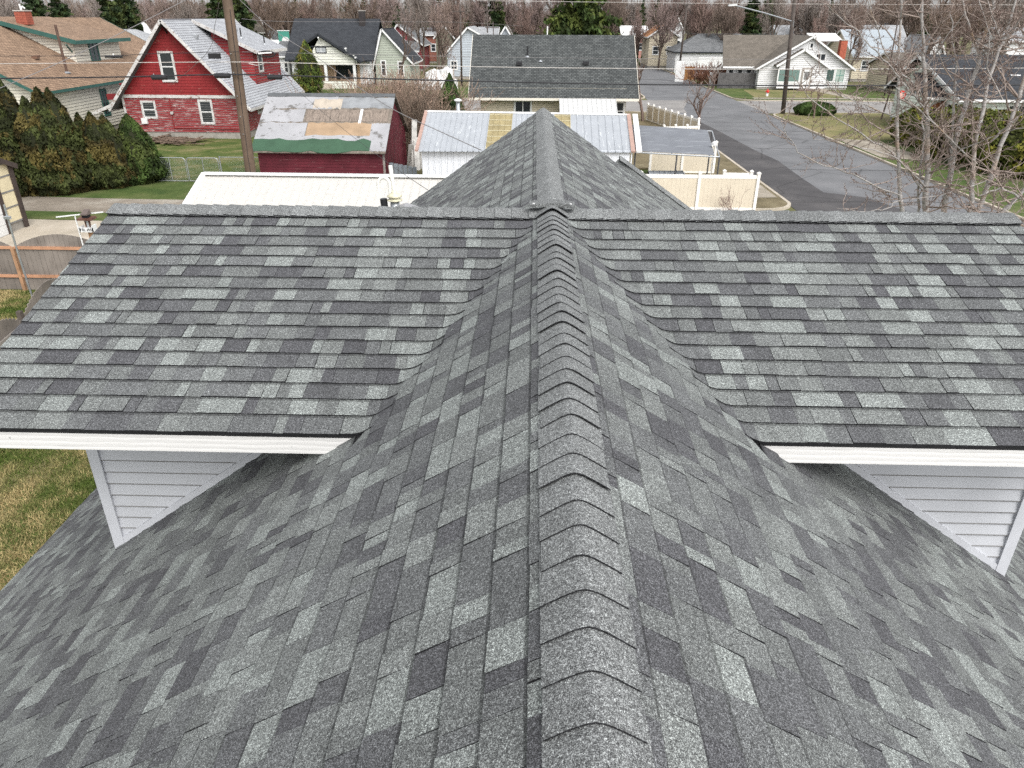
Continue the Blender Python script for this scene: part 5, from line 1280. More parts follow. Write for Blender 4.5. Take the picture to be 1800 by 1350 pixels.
# large fir behind the grey roof
ft = thing('fir_tree', 'large dense green fir rising behind the grey roof', 'tree', (PY(1020, 60, 112).x, 112, 0)); conifer(13.5, 8.8, 99, ft, 36000, base=(.035, .055, .014), alt=(.075, .095, .022), z0=.1, layers=22); ft.scale = (1, 1, 1.2)
# big twiggy bare tree right of the bungalow and thicket
def thicket(name, label, cat, pts, h, seed, col, nst=30, rad=.02, maxl=2, group=None, lean=.5, rmin=.008):
    cx_ = sum(p[0] for p in pts)/len(pts); cy_ = sum(p[1] for p in pts)/len(pts); t = thing(name, label, cat, (cx_, cy_, 0), group); rs = np.random.RandomState(seed); S_ = []
    for i in range(nst):
        p = pts[rs.randint(len(pts))]; x, y = p[0]-cx_+rs.normal()*p[2], p[1]-cy_+rs.normal()*p[2]; grow(S_, rs, (x, y, 0), (rs.normal()*lean, rs.normal()*lean, 1), h*rs.uniform(.35, .6), rad, 0, maxl, .5, .05, (2, 4), .6, .62, .18, 4, None, rmin)
    S_ = np.array(S_); S_[:, 2] = np.maximum(S_[:, 2], 0); S_[:, 5] = np.maximum(S_[:, 5], .02); j = rs.random_sample((len(S_), 1))*.7+.65; seg_mesh('stems', S_, M_twig, t, np.asarray(col)*j, 3); return t
b1 = PZ(700, 205, 0)
thicket('thicket', 'dense tangle of bare reddish stems behind the red shed', 'thicket', [(-10.5, 52, 1.4), (-8.0, 50, 1.2), (-9.5, 56, 1.8), (-7.2, 54, 1.0), (-9.0, 49, 1.0)], 4.9, 41, (.30, .215, .165), 560, .026, 2, rmin=.013)
thicket('thicket', 'grey bare stems filling the gap between red and white shed', 'thicket', [(-7.4, 46.5, .5), (-6.6, 47, .6)], 5.0, 42, (.17, .13, .10), 70, .03, 2, lean=.25, rmin=.010)
# tall airy tree over the thicket
t = thing('bare_tree', 'tall thin twigged grey tree above the thicket beside the bungalow', 'tree', (PY(700, 100, 88).x, 88, 0)); bare_tree(9.5, 301, t, maxl=5, kids=(3, 4), col=(.22, .17, .15), rmin=.014, spread=.5, trop=.14)
# small evergreen by the thicket
p = PY(792, 190, 52); put_arb('ragged dark evergreen at the left side of the grey roof', p.x, 52, top_z(p.x, 52, 128), 1.25, 61, 7000, None, base=(.03, .06, .015), alt=(.05, .08, .02))
# street trees
for px_, py_, h_, sd_, lab, cl, sp_ in ((1228, 222, 4.9, 71, 'forked bare street tree by the near kerb with spreading branches', (.24, .19, .165), .62), (1130, 215, 5.6, 72, 'bare tree touching the right end of the grey roof', (.20, .155, .135), .5)):
    p = PZ(px_, py_, 0); t = thing('street_tree', lab, 'tree', (p.x, p.y, 0)); bare_tree(h_, sd_, t, maxl=4, kids=(3, 4), col=cl, rmin=.012, spread=sp_, trop=.1, r=.14, start=.3, trunk_col=(.19, .14, .12), shrink=.72)
for px_, py_, h_, sd_ in ((1548, 212, 5.0, 73), (1430, 210, 2.6, 74)):
    p = PZ(px_, py_, 0); t = thing('street_tree', 'young bare tree on the corner lawn, '+('the taller one' if h_ > 3 else 'the small one by the oval hedge'), 'tree', (p.x, p.y, 0)); bare_tree(h_, sd_, t, maxl=4, kids=(2, 4), col=(.2, .14, .12), rmin=.010, spread=.55, r=.08, trunk_col=(.16, .12, .1))
# leafless shrub before the near fence
p = PZ(1283, 376, 0); thicket('bare_shrub', 'small leafless shrub in front of the nearest vinyl fence', 'shrub', [(p.x, 33.2, .12)], 1.5, 75, (.22, .15, .13), 12, .012, 2, lean=.6, rmin=.004)
# brown thicket at the far kerb, right of the street
p0, p1 = PZ(1215, 152, 0), PZ(1290, 158, 0)
thicket('brown_hedge', 'rust brown leafless hedge beyond the crossing beside the dark fence', 'hedge', [(p0.x+1.5+i*1.4, 105-i*.7, .8) for i in range(6)], 2.9, 76, (.24, .12, .08), 330, .03, 2, lean=.4, rmin=.018)
# oval clipped hedge
def blob_hedge(name, label, pts, N, size, base, alt, seed, inner=True, cat='hedge'):
    """pts: list of ellipsoids (x, y, z, rx, ry, rz)"""
    cx_, cy_ = pts[0][0], pts[0][1]; t = thing(name, label, cat, (cx_, cy_, 0)); rs = np.random.RandomState(seed); Ps, Ns = [], []
    for (x, y, z, a, b_, c) in pts:
        n = int(N/len(pts)); d = rs.normal(size=(n, 3)); d /= np.linalg.norm(d, axis=1, keepdims=True); lump = np.array([noise.noise((q[0]*2.2+x, q[1]*2.2+y, q[2]*2.2)) for q in d])
        k = (1+.16*lump-.12*rs.random_sample(n)**2)[:, None]; Q = d*np.array([a, b_, c])*k+np.array([x-cx_, y-cy_, z]); ok = Q[:, 2] > .02; Ps.append(Q[ok]); Ns.append(d[ok])
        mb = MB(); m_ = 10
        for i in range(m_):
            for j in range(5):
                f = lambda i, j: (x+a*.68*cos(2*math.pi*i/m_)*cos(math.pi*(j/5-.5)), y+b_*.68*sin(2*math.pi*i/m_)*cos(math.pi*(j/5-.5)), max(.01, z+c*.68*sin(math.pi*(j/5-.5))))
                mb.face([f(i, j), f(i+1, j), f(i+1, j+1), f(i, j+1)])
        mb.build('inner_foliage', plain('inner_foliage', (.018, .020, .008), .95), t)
    P = np.concatenate(Ps); Nn = np.concatenate(Ns); flakes('foliage', P, size, M_leaf, clump_tone(P, base, .8, rs, 2, alt), t, 0, rs, .7, Nn, .5); return t
c0, c1 = PZ(1392, 203, 0), PZ(1463, 203, 0)
blob_hedge('oval_hedge', 'low clipped oval hedge on the corner lawn', [((c0.x+c1.x)/2, 71.2, .5, (c1.x-c0.x)/2, 1.15, .70)], 26000, .08, (.042, .072, .018), (.052, .085, .022), 5)
hp = [PZ(1600, 262, 0), PZ(1650, 285, 0), PZ(1700, 300, 0), PZ(1750, 318, 0), PZ(1800, 320, 0)]
blob_hedge('big_hedge', 'large unclipped olive hedge behind the bare stems at right', [(hp[0].x+1.2, hp[0].y+1.5, 1.1, 1.9, 2.2, 1.4), (hp[1].x+1.6, hp[1].y+1.6, 1.4, 2.4, 2.4, 1.7), (hp[2].x+1.8, hp[2].y+1.6, 1.5, 2.6, 2.4, 1.75), (hp[3].x+2, hp[3].y+2, 1.4, 2.6, 2.4, 1.7), (hp[4].x+2.4, hp[4].y+2.2, 1.6, 2.4, 2.4, 1.8)], 34000, .10, (.055, .065, .010), (.12, .115, .018), 6)

# --- the large multi-stemmed bare tree at right
bt = thing('multi_stem_tree', 'large leafless multi stemmed tree with knobbly budded twigs at the right edge', 'tree', (0, 0, 0))
rs = np.random.RandomState(9); ST, BR, TIPS = [], [], []
def stem(pix, Y, r0, r1, col=0):
    pts = [np.array(PY(a, b_, Y+dy)) for a, b_, dy in pix]; n = len(pts)
    # resample with slight wobble
    out = []
    for i in range(n-1):
        for k in range(4): out.append(pts[i]+(pts[i+1]-pts[i])*k/4+(rs.normal(size=3)*.018 if k else 0))
    out.append(pts[-1]); m_ = len(out); rr = [r0+(r1-r0)*i/(m_-1) for i in range(m_)]
    for i in range(m_-1): ST.append((*out[i], *out[i+1], rr[i]*.72, rr[i+1]*.70))
    return out, rr
def side(out, rr, n, L, maxl=2, up=.05, lo=0, bias=None, rsc=.45):
    for k in range(n):
        i = rs.randint(int(lo*len(out)), len(out)); p = out[i]; a = rs.normal(size=3)*np.array([1, .8, .35]); a[2] += .35
        if bias is not None: a += np.array(bias)
        grow(BR, rs, p, a, L*rs.uniform(.5, 1.2), max(.010, min(.03, rr[i]*rsc)), 0, maxl, .75, up, (2, 4), .5, .6, .14, 4, TIPS, .0028)
TY = 21.0
base = [np.array((11.6, TY, 0)), np.array((11.9, TY+.4, 0))]
stems = [([(1588, 392, 0), (1582, 330, 0), (1577, 240, .1), (1579, 150, .1), (1582, 60, .2), (1584, -40, .2)], .090, .028),
         ([(1629, 395, .1), (1627, 330, .1), (1630, 230, .1), (1627, 140, .2), (1622, 60, .2), (1621, -60, .3)], .125, .035),
         ([(1612, 395, .3), (1614, 330, .3), (1622, 260, .4), (1623, 200, .5)], .05, .03),
         ([(1655, 392, .3), (1668, 320, .3), (1682, 240, .3), (1700, 170, .4), (1722, 95, .5), (1742, 30, .6), (1756, -40, .7)], .115, .05),
         ([(1722, 95, .5), (1705, 50, .4), (1692, 0, .4), (1685, -50, .4)], .05, .02),
         ([(1700, 392, -.2), (1710, 310, -.2), (1717, 235, -.2), (1735, 150, -.1), (1765, 70, 0), (1790, -20, 0)], .10, .032),
         ([(1712, 395, .0), (1745, 300, 0), (1778, 210, 0), (1800, 140, 0), (1830, 60, 0)], .095, .06),
         ([(1668, 290, .5), (1676, 200, .6), (1682, 110, .7), (1668, 20, .8)], .055, .02),
         ([(1766, 78, 0), (1744, 30, 0), (1722, -30, 0)], .035, .018), ([(1762, 80, 0), (1800, 40, 0), (1850, 0, 0)], .03, .018),
         ([(1740, 395, -.6), (1790, 345, -.7), (1850, 280, -.8)], .085, .06), ([(1762, 175, 0), (1735, 120, -.3), (1740, 60, -.4), (1720, 0, -.4)], .03, .014)]
for pix, r0, r1 in stems:
    out, rr = stem(pix, TY, r0, r1); side(out, rr, max(6, int(len(out)*.85)), 1.2, 2, .05, .05)
for (x, y, z) in [ST[0][:3]]: pass
# trunk joining the stems below the roof edge
for pix, r0, r1 in [stems[i] for i in (0, 1, 2, 3, 5, 6, 10)]:
    p = np.array(PY(pix[0][0], pix[0][1], TY+pix[0][2])); q = np.array((11.25+(p[0]-11.2)*.25, TY, 1.0)); ST.append((*q, *p, r0*1.15, r0)); ST.append((11.3, TY, 0, *q, .2, r0*1.2))
limbs = [([(1626, 338, .1), (1590, 290, -.3), (1560, 262, -.6), (1515, 235, -.9), (1465, 205, -1.3), (1420, 170, -1.6), (1408, 148, -1.7)], .040, .010),
         ([(1628, 330, .1), (1600, 300, -.5), (1572, 276, -.8), (1525, 262, -1.2), (1470, 250, -1.6), (1430, 244, -1.8)], .032, .007),
         ([(1586, 345, 0), (1545, 330, -.5), (1500, 306, -.9), (1450, 292, -1.3), (1402, 268, -1.7), (1378, 226, -1.9), (1368, 200, -2)], .032, .006),
         ([(1586, 350, 0), (1560, 366, -.6), (1520, 372, -1), (1470, 366, -1.4)], .022, .006),
         ([(1672, 250, .3), (1640, 215, 0), (1610, 170, -.3), (1585, 145, -.6), (1560, 110, -.9), (1530, 82, -1.1), (1500, 48, -1.4), (1455, 10, -1.6)], .040, .010),
         ([(1576, 206, .1), (1530, 188, -.4), (1480, 170, -.8), (1440, 130, -1.2), (1402, 96, -1.5)], .026, .007),
         ([(1628, 180, .2), (1600, 140, -.3), (1556, 92, -.7), (1540, 40, -1), (1522, -10, -1.2)], .028, .010),
         ([(1717, 288, -.2), (1680, 255, -.6), (1640, 215, -1), (1600, 180, -1.4), (1572, 150, -1.8)], .030, .010),
         ([(1740, 250, 0), (1780, 215, -.4), (1830, 170, -.8)], .04, .02), ([(1640, 300, .1), (1690, 262, -.5), (1745, 240, -.9), (1800, 225, -1.2)], .026, .01),
         ([(1752, 310, 0), (1700, 330, -.6), (1650, 344, -1.1), (1600, 350, -1.4)], .02, .006), ([(1790, 345, -.7), (1770, 372, -1), (1790, 398, -1.2)], .02, .008),
         ([(1722, 100, .5), (1760, 70, 0), (1800, 25, -.3)], .035, .015), ([(1630, 120, .2), (1660, 70, 0), (1700, 20, -.3)], .022, .009), ([(1702, 170, .4), (1660, 120, 0), (1640, 70, -.2), (1612, 20, -.4)], .022, .008)]
for pix, r0, r1 in limbs:
    out, rr = stem(pix, TY, r0, r1); side(out, rr, max(6, int(len(out)*.85)), .7, 1, .08, .1, None, .5)
M_bark = None
m, n, l, b = base_mat('pale_ringed_bark'); v = pos(n, l, (1, 1, 9)); t_ = nz(n, l, 2.2, 6, v, .75); v2 = pos(n, l); t2 = nz(n, l, .9, 3, v2)
r_ = ramp(n, l, t_.outputs[0], [(.32, (.13, .10, .09)), (.42, (.26, .24, .225)), (.60, (.38, .36, .345))]); r2 = ramp(n, l, t2.outputs[0], [(.55, (1, 1, 1)), (.68, (.85, .62, .42))])
l.new(mixc(n, l, 1.0, r_.outputs[0], r2.outputs[0], 'MULTIPLY'), b.inputs['Base Color']); b.inputs['Roughness'].default_value = .8; bump(n, l, t_.outputs[0], b, .5, .01); M_bark = m
seg_mesh('trunk', ST, M_bark, bt, None, 9)
j = rs.random_sample((len(BR), 1))*.5+.75; tag(seg_mesh('twigs', BR, M_twig, bt, np.array((.29, .235, .205))*j, 4), kind='stuff')
B_ = np.array(TIPS); k = rs.random_sample(len(B_)) < .5; B_ = B_[k]; B_ = B_+rs.normal(size=B_.shape)*.012
segs_ = [(*q, *(q+np.array((rs.normal()*.012, rs.normal()*.012, .028))), .005, .008) for q in B_]
# buds also strung along the twigs
for s_ in BR[::1]:
    if s_[6] < .012:
        for t0 in (.5,):
            q = np.array(s_[:3])*(1-t0)+np.array(s_[3:6])*t0; dd = rs.normal(size=3)*.018; dd[2] = abs(dd[2])+.018; segs_.append((*q, *(q+dd), .003, .007))
tag(seg_mesh('buds', segs_, plain('bud_brown', (.15, .10, .085), .8), bt, None, 4), kind='stuff')
# lower twigs of a second tree leaning in at the right border
t2_ = thing('border_tree', 'budded bare branches of another tree low at the right picture edge', 'tree', (0, 0, 0)); ST, BR, TIPS = [], [], []
p = PY(1850, 420, 15.5); ST.append((p.x+.3, 15.5, 0, p.x, 15.5, p.z, .09, .06))
out, rr = stem([(1850, 420, 0), (1800, 350, 0), (1760, 330, 0), (1720, 345, 0)], 15.5, .05, .012); side(out, rr, 12, .7, 1, .05); out, rr = stem([(1850, 420, 0), (1790, 395, 0), (1770, 380, 0)], 15.5, .03, .01); side(out, rr, 8, .5, 1, .1)
seg_mesh('trunk', ST, M_bark, t2_, None, 7); tag(seg_mesh('twigs', BR, M_twig, t2_, np.tile(np.array([(.30, .24, .21)]), (len(BR), 1)), 4), kind='stuff')

# --- lawn blades where the grass is close
def blades(name, x0, y0, x1, y1, N, seed, hh=.06):
    rs = np.random.RandomState(seed); P = np.stack([rs.uniform(x0, x1, N), rs.uniform(y0, y1, N), np.full(N, .012)], 1); a = rs.uniform(0, 6.28, N); h = hh*rs.uniform(.4, 1.3, N); d = np.stack([np.cos(a), np.sin(a), np.zeros(N)], 1)
    tip = P+np.stack([rs.normal(size=N)*.03, rs.normal(size=N)*.03, h], 1); w = d*.009; V = np.stack([P-w, P+w, tip+w*.3, tip-w*.3], 1)
    t = np.array([noise.noise((p[0]*.55, p[1]*.55, 3)) for p in P])+.5*np.array([noise.noise((p[0]*2.5, p[1]*2.5, 7)) for p in P]); m_ = np.clip(t*1.8+.74+rs.normal(size=N)*.22, 0, 1)[:, None]
    c = np.array((.075, .11, .02))*(1-m_)+np.array((.38, .30, .145))*m_; c = c*(.7+.6*rs.random_sample((N, 1))); o = arr_mesh(name, V.reshape(-1, 3), np.arange(N*4).reshape(N, 4), M_leaf, c); o['kind'] = 'stuff'; return o
blades('grass', -14, 6.5, -5.6, 17.5, 150000, 1)
blades('grass', -20.5, 17.5, -12.4, 22.0, 50000, 2); blades('grass', 6.5, 5, 10.5, 12, 40000, 3)
# ---------------------------------------------------------------- houses across the crossing
F_char = shingle_far('charcoal_shingles', (.036, .039, .045), (.050, .054, .061), (.02, .021, .024), .3, .2, .015, .12)
F_brn = shingle_far('brown_grey_shingles', (.125, .11, .092), (.165, .145, .122), (.07, .06, .052), .3, .2, .015, .15)
F_mid = shingle_far('mid_grey_shingles', (.13, .135, .14), (.18, .185, .19), (.07, .07, .07), .3, .2, .015, .15)
M_wh2 = plain('white_siding', (.68, .68, .68), .55, .04, 2); M_palegreen = plain('pale_green_siding', (.66, .72, .66), .55, .04, 2); M_blue = plain('blue_grey_siding', (.42, .46, .50), .55, .06, 2)
M_dk = plain('black_trim', (.022, .025, .03), .5, .1)
# bungalow
bx0, bx1 = -30.2, -20.4
bg_ = House('bungalow', 'white bungalow with dark roof, black trimmed porch gable and red door', bx0, 98.5, bx1, 109, 3.55, 7.65, 'x', M_wh2, F_char, M_dk, .6, .2, ridge=104)
px0_, px1_ = -27.3, -21.6; pc_ = -25.6; py0 = 95.6
pg = (6.15-3.75)
mb = MB(); lap(mb, [(0, 0), (px1_-px0_, 0), (px1_-px0_, .85), (0, .85)], (px0_, py0, 0), (1, 0, 0), (0, -1, 0), .2); lap(mb, [(0, 2.65), (px1_-px0_, 2.65), (px1_-px0_, 3.75), (0, 3.75)], (px0_, py0, 0), (1, 0, 0), (0, -1, 0), .3)
lap(mb, [(.4, 3.75), (px1_-px0_-1.0, 3.75), (pc_-px0_, 5.7)], (px0_, py0, 0), (1, 0, 0), (0, -1, 0), .2); mb.build('porch_wall', plain('cream_white', (.70, .70, .62), .6), bg_.t)
for xx in (px0_+.15, px1_-.15, pc_+.35): mb = MB(); mb.box(xx-.15, py0, .85 if xx > px0_+1 else 0, xx+.15, py0+.3, 2.65); mb.build('porch_column', M_white, bg_.t)
mb = MB(); mb.box(px0_+.1, 98.2, 0, px1_-.1, 98.45, 2.7); mb.build('porch_back', plain('porch_buff', (.48, .33, .22), .7), bg_.t)
window_at(bg_.t, Vector((-23.3, 98.18, 1.0)), Vector((1, 0, 0)), Vector((0, -1, 0)), 2.4, 1.45, M_dk, M_dk, 'slide'); bg_.door('S', bx0*0+3.3, .4, .95, 2.05, M_dk, plain('red_door_paint', (.35, .02, .02), .5))
window_at(bg_.t, Vector((pc_+.05, py0, 4.05)), Vector((1, 0, 0)), Vector((0, -1, 0)), 1.1, .5, M_dk, M_white, 'slide', glass=plain('pale_glass', (.35, .37, .38), .2))
mb = MB(); mb.box(px0_+.2, py0-.03, 4.62, px1_-1.3, py0+.02, 4.72); mb.build('belt_board', M_dk, bg_.t)
for sg, xe in ((-1, px0_-.7), (1, px1_+.9)):
    zz = 6.1-abs(xe-pc_)*.62; bg_.slab([(pc_, py0-.5, 6.1), (pc_, 102, 6.1), (xe, 100.5, zz), (xe, py0-.5, zz)], F_char, .12, 'porch_roof'); mb = MB(); mb.beam((pc_, py0-.52, 6.0), (xe, py0-.52, zz-.1), .04, .26); mb.build('rake_board', M_dk, bg_.t)
for xx, zz in ((pc_, 5.55), (px0_+.2, 4.4), (px1_-.9, 4.4), (px1_+.2, 3.4)): mb = MB(); mb.beam((xx, py0-.55, zz+.1), (xx, py0, zz+.1), .16, .16); mb.beam((xx, py0-.4, zz), (xx, py0, zz-.6), .1, .1); mb.build('bracket', M_white, bg_.t)
for i in range(4): mb = MB(); mb.box(-26.3, 94.3+i*.32, 0, -24.6, 94.62+i*.32, .14*(i+1)); mb.build('step', G_conc, bg_.t)
chimney(bg_.t, -21.9, 103.2, 6.4, 8.5, .7, plain('dark_chimney_brick', (.04, .035, .035), .8, .2)); 
window_at(bg_.t, Vector((bx1+0, 101, 1.2)), Vector((0, 1, 0)), Vector((1, 0, 0)), .9, 1.3, M_white, M_white, 'hung')
# side cottage right of bungalow (green-grey gable, white trim)
sc_ = House('cottage', 'small pale cottage with mossy gable right beside the bungalow', -20.0, 100, -15.6, 108, 3.1, 6.6, 'y', plain('grey_green_siding', (.38, .41, .34), .6, .1), F_char, M_white, .4, .2, ridge=-18.9)
sc_.window('S', 1.0, 1.2, .5, 1.7, M_white, M_white, 'hung'); sc_.window('S', 3.2, 1.2, .6, 1.6, M_white, M_white, 'hung')
# small far red house
p = PY(698, 42, 128); rr_ = House('far_red_house', 'small faded red gabled house with white trim behind the bare thicket', PY(682, 90, 128).x, 128, PY(735, 90, 128).x+.6, 137, 4.1, p.z, 'y', peel('faded_red', (.24, .045, .05), (.3, .15, .13), .62, (1, 1, 1), 2), F_mid, M_white, .4, .25, ridge=p.x)
rr_.window('S', p.x-PY(682, 90, 128).x, 4.3, .9, .9, M_white, M_white, 'four')
q0 = PY(684, 66, 126); rr_.slab([(q0.x, 128, 4.5), (PY(736, 66, 126).x, 128, 4.5), (PY(736, 85, 125).x, 125.5, 3.1), (PY(686, 85, 125).x, 125.5, 3.1)], F_mid, .15, 'porch_roof')
for i in range(4): xx = PY(690+i*13, 90, 125.6).x; mb = MB(); mb.box(xx-.1, 125.6, 0, xx+.1, 125.8, 3.1); mb.build('porch_column', M_white, rr_.t)
mb = MB(); mb.beam((PY(686, 85, 125).x, 125.4, 3.0), (PY(736, 85, 125).x, 125.4, 3.0), .05, .25); mb.build('porch_fascia', M_white, rr_.t)
# blue-grey house behind the utility pole
p = PY(822, 47, 112); bh = House('blue_grey_house', 'pale blue grey gabled house just left of the grey roof', PY(786, 90, 112).x, 112, PY(786, 90, 112).x+9, 124, 3.6, p.z, 'y', M_blue, F_gry2, M_white, .45, .22, ridge=p.x+.0)
bh.window('S', .9, 1.3, .8, 1.0, M_white, M_white, 'four'); bh.window('S', 4.6, 1.2, 1.0, 1.3, M_white, M_white, 'hung')
# white house on the right corner
wx0, wx1 = 27.3, 38.2
wh = House('white_corner_house', 'white cross gabled house with brown grey roof and orange brick chimney', wx0, 97.3, wx1, 107, 2.75, 6.05, 'y', M_wh2, F_brn, M_white, .5, .21, ridge=33.0)
# west wing with roof slope facing us
wh.slab([(24.0, 104, 6.0), (33, 104, 6.0), (28.6, 98.6, 2.55), (23.2, 98.6, 2.55)], F_brn, .14, 'wing_roof')
mb = MB(); lap(mb, [(0, .3), (3.6, .3), (3.6, 2.6), (0, 2.6)], (23.9, 99.6, 0), (1, 0, 0), (0, -1, 0), .21); mb.build('wing_wall', M_wh2, wh.t)
for i in range(3): window_at(wh.t, Vector((24.5+i*1.1, 99.58, 1.2)), Vector((1, 0, 0)), Vector((0, -1, 0)), .55, 1.0, M_white, M_white, 'hung')
mb = MB(); mb.box(23.2, 98.5, 2.4, 28.4, 98.6, 2.6); mb.build('fascia', M_white, wh.t)
# front projecting gable
fx0, fx1, fy = 29.4, 35.2, 96.4; fc = 32.0
mb = MB(); lap(mb, [(0, .3), (fx1-fx0, .3), (fx1-fx0, 2.9), (0, 2.9)], (fx0, fy, 0), (1, 0, 0), (0, -1, 0), .21); lap(mb, [(0, 2.9), (fx1-fx0, 2.9), (fc-fx0, 4.55)], (fx0, fy, 0), (1, 0, 0), (0, -1, 0), .21); mb.build('front_gable', M_wh2, wh.t)
for sg, xe in ((-1, fx0-.45), (1, fx1+.35)):
    zz = 4.7-abs(xe-fc)*.6; wh.slab([(fc, fy-.4, 4.7), (fc, 98.5, 4.7), (xe, 98.5, zz), (xe, fy-.4, zz)], F_brn, .12, 'gable_roof'); mb = MB(); mb.beam((fc, fy-.42, 4.6), (xe, fy-.42, zz-.1), .05, .24); mb.build('rake_board', M_white, wh.t)
M_teal = plain('teal_curtain', (.13, .20, .18), .6, .15, 5, streak=(6, 1, .3)); D1, D2 = Vector((1, 0, 0)), Vector((0, -1, 0))
window_at(wh.t, Vector((PY(1387, 130, fy).x, fy, 1.05)), D1, D2, 2.5, 1.35, M_white, M_white, 'pic', glass=M_teal)
xd = PY(1418, 130, fy).x; dr = s_box(Vector((xd, fy, .3)), D1, D2, -.62, .62, 0, 2.3, .02, .06).build('door', plain('taupe_door_frame', (.30, .27, .24), .6), wh.t); s_box(Vector((xd, fy, .3)), D1, D2, -.42, .42, .05, 2.1, .06, .08).build('door_leaf', M_white, dr); s_box(Vector((xd, fy, .3)), D1, D2, -.3, .3, 1.0, 1.9, .08, .09).build('pane', plain('dim_pane', (.2, .2, .2), .2), dr)
mb = MB(); mb.box(xd-1.0, fy-1.3, 0, xd+1.0, fy-.05, .28); mb.build('door_step', plain('brown_step', (.16, .12, .10), .8), wh.t)
window_at(wh.t, Vector((35.9, 97.28, 1.05)), D1, D2, .9, 1.35, M_white, M_white, 'pic', glass=plain('dim_teal_glass', (.07, .11, .10), .2)); window_at(wh.t, Vector((37.1, 97.28, 1.05)), D1, D2, 1.0, 1.4, M_white, plain('teal_lattice', (.14, .28, .24), .5), 'four', glass=plain('pale_green_glass', (.35, .42, .38), .3))
window_at(wh.t, Vector((34.4, 97.28, 3.35)), D1, D2, 1.1, .75, M_white, M_white, 'slide'); window_at(wh.t, Vector((33.1, 97.28, 4.75)), D1, D2, .35, .5, M_white, M_white, 'pic')
mb = MB(); mb.box(33.6, 94.9, 0, 35.2, 97.0, .3); mb.build('porch_slab', G_walk, wh.t)
wh.slab([(33.5, 101, 6.3), (37, 101, 6.3), (37.6, 99.6, 5.5), (34, 99.6, 5.5)], M_white, .15, 'dormer_roof')
cx_ = PY(1478, 100, 98.6).x; M_or = plain('orange_brick', (.36, .10, .06), .8, .2, 6); chimney(wh.t, cx_, 98.6, 0, top_z(cx_, 98.6, 71), .75, M_or)
# hydrant
p = PZ(1348, 169, .1); hy = thing('fire_hydrant', 'red and white fire hydrant on the dry grass before the white house', 'hydrant', (p.x, p.y, .1))
mb = MB(); mb.lathe(p.x, p.y, [(.17, .1), (.17, .15), (.12, .16), (.12, .52)], 10); mb.build('barrel', M_white, hy, True)
M_hr = plain('hydrant_red', (.5, .04, .03), .4); mb = MB(); mb.lathe(p.x, p.y, [(.15, .52), (.16, .58), (.13, .72), (.05, .82), (.04, .88)], 10); mb.build('bonnet', M_hr, hy, True)
for sg in (-1, 1): mb = MB(); mb.tube([(p.x, p.y, .58), (p.x+sg*.22, p.y, .58)], .065, 8); mb.build('nozzle', M_hr, hy)
mb = MB(); mb.tube([(p.x, p.y, .5), (p.x, p.y-.22, .5)], .08, 8); mb.build('nozzle', M_hr, hy)
# dark fence left of the white house
df = thing('plank_fence', 'dark grey vertical plank fence at the left side of the white house', 'fence', (25, 97.6, 0)); a_, b_ = PY(1262, 140, 98.2).x, PY(1329, 140, 98.2).x; n = int((b_-a_)/.22)
for i in range(n): mb = MB(); mb.box(a_+i*.22, 98.2-.012*(i % 2), 0, a_+i*.22+.205, 98.23, 1.9); mb.build('plank', plain('dark_fence_wood', (.10, .095, .095), .85, .25), df)
# garage beyond with hipped roof
g0, g1 = PY(1187, 104, 128).x, PY(1262, 104, 128).x
gg = hip_house('white_garage', 'long white garage with low grey hipped roof beyond the crossing', g0, 128, g1+8, 136, 3.1, 5.6, M_wh2, F_mid, M_dk)
s_box(Vector((g0+5.6, 128, 0)), D1, D2, -2.0, 2.0, 0, 2.3, 0, .05).build('garage_door', M_white, gg)
s_box(Vector((g0+11, 128, 0)), D1, D2, -1.5, 1.5, 0, 2.2, .02, .05).build('garage_door', M_beige, gg)
wf_ = thing('picket_fence', 'white slatted fence in front of the far white garage, right part', 'fence', (30, 122, 0)); a_, b_ = PY(1258, 100, 122).x, PY(1288, 100, 122).x; n = 14
for i in range(n): x = a_+(b_-a_)*i/n; mb = MB(); mb.box(x, 122, 0, x+.12, 122.03, 1.9-.02*(i % 3)); mb.build('picket', M_white, wf_)
for z_ in (.4, 1.5): mb = MB(); mb.box(a_, 122.03, z_, b_, 122.08, z_+.1); mb.build('rail', M_white, wf_)
for px_, Y_, w_, lab in ((1195, 110, 1.15, 'white panel standing at the left end of the brown hedge'), (1251, 103, .35, 'narrow white panel post in front of the brown hedge')):
    x = PY(px_, 130, Y_).x; z_ = top_z(x, Y_, 107 if w_ > 1 else 127); t = thing('garden_screen', lab, 'panel', (x, Y_, 0)); mb = MB(); mb.box(x-w_/2, Y_-.04, 0, x+w_/2, Y_+.04, z_); mb.build('board', M_white, t)
    for k in (-1, 1): mb = MB(); mb.box(x+k*(w_/2)-.05, Y_-.07, 0, x+k*(w_/2)+.05, Y_+.07, z_+.03); mb.build('post', M_white, t)
ob = thing('timber_fence', 'short orange brown timber fence behind the brown hedge', 'fence', (24, 113, 0)); a_, b_ = PY(1202, 110, 113).x, PY(1222, 110, 113).x
for i in range(9): x = a_+(b_-a_)*i/9; mb = MB(); mb.box(x, 113, 0, x+.21, 113.04, 1.75); mb.build('plank', plain('orange_timber', (.33, .16, .06), .8, .25), ob)

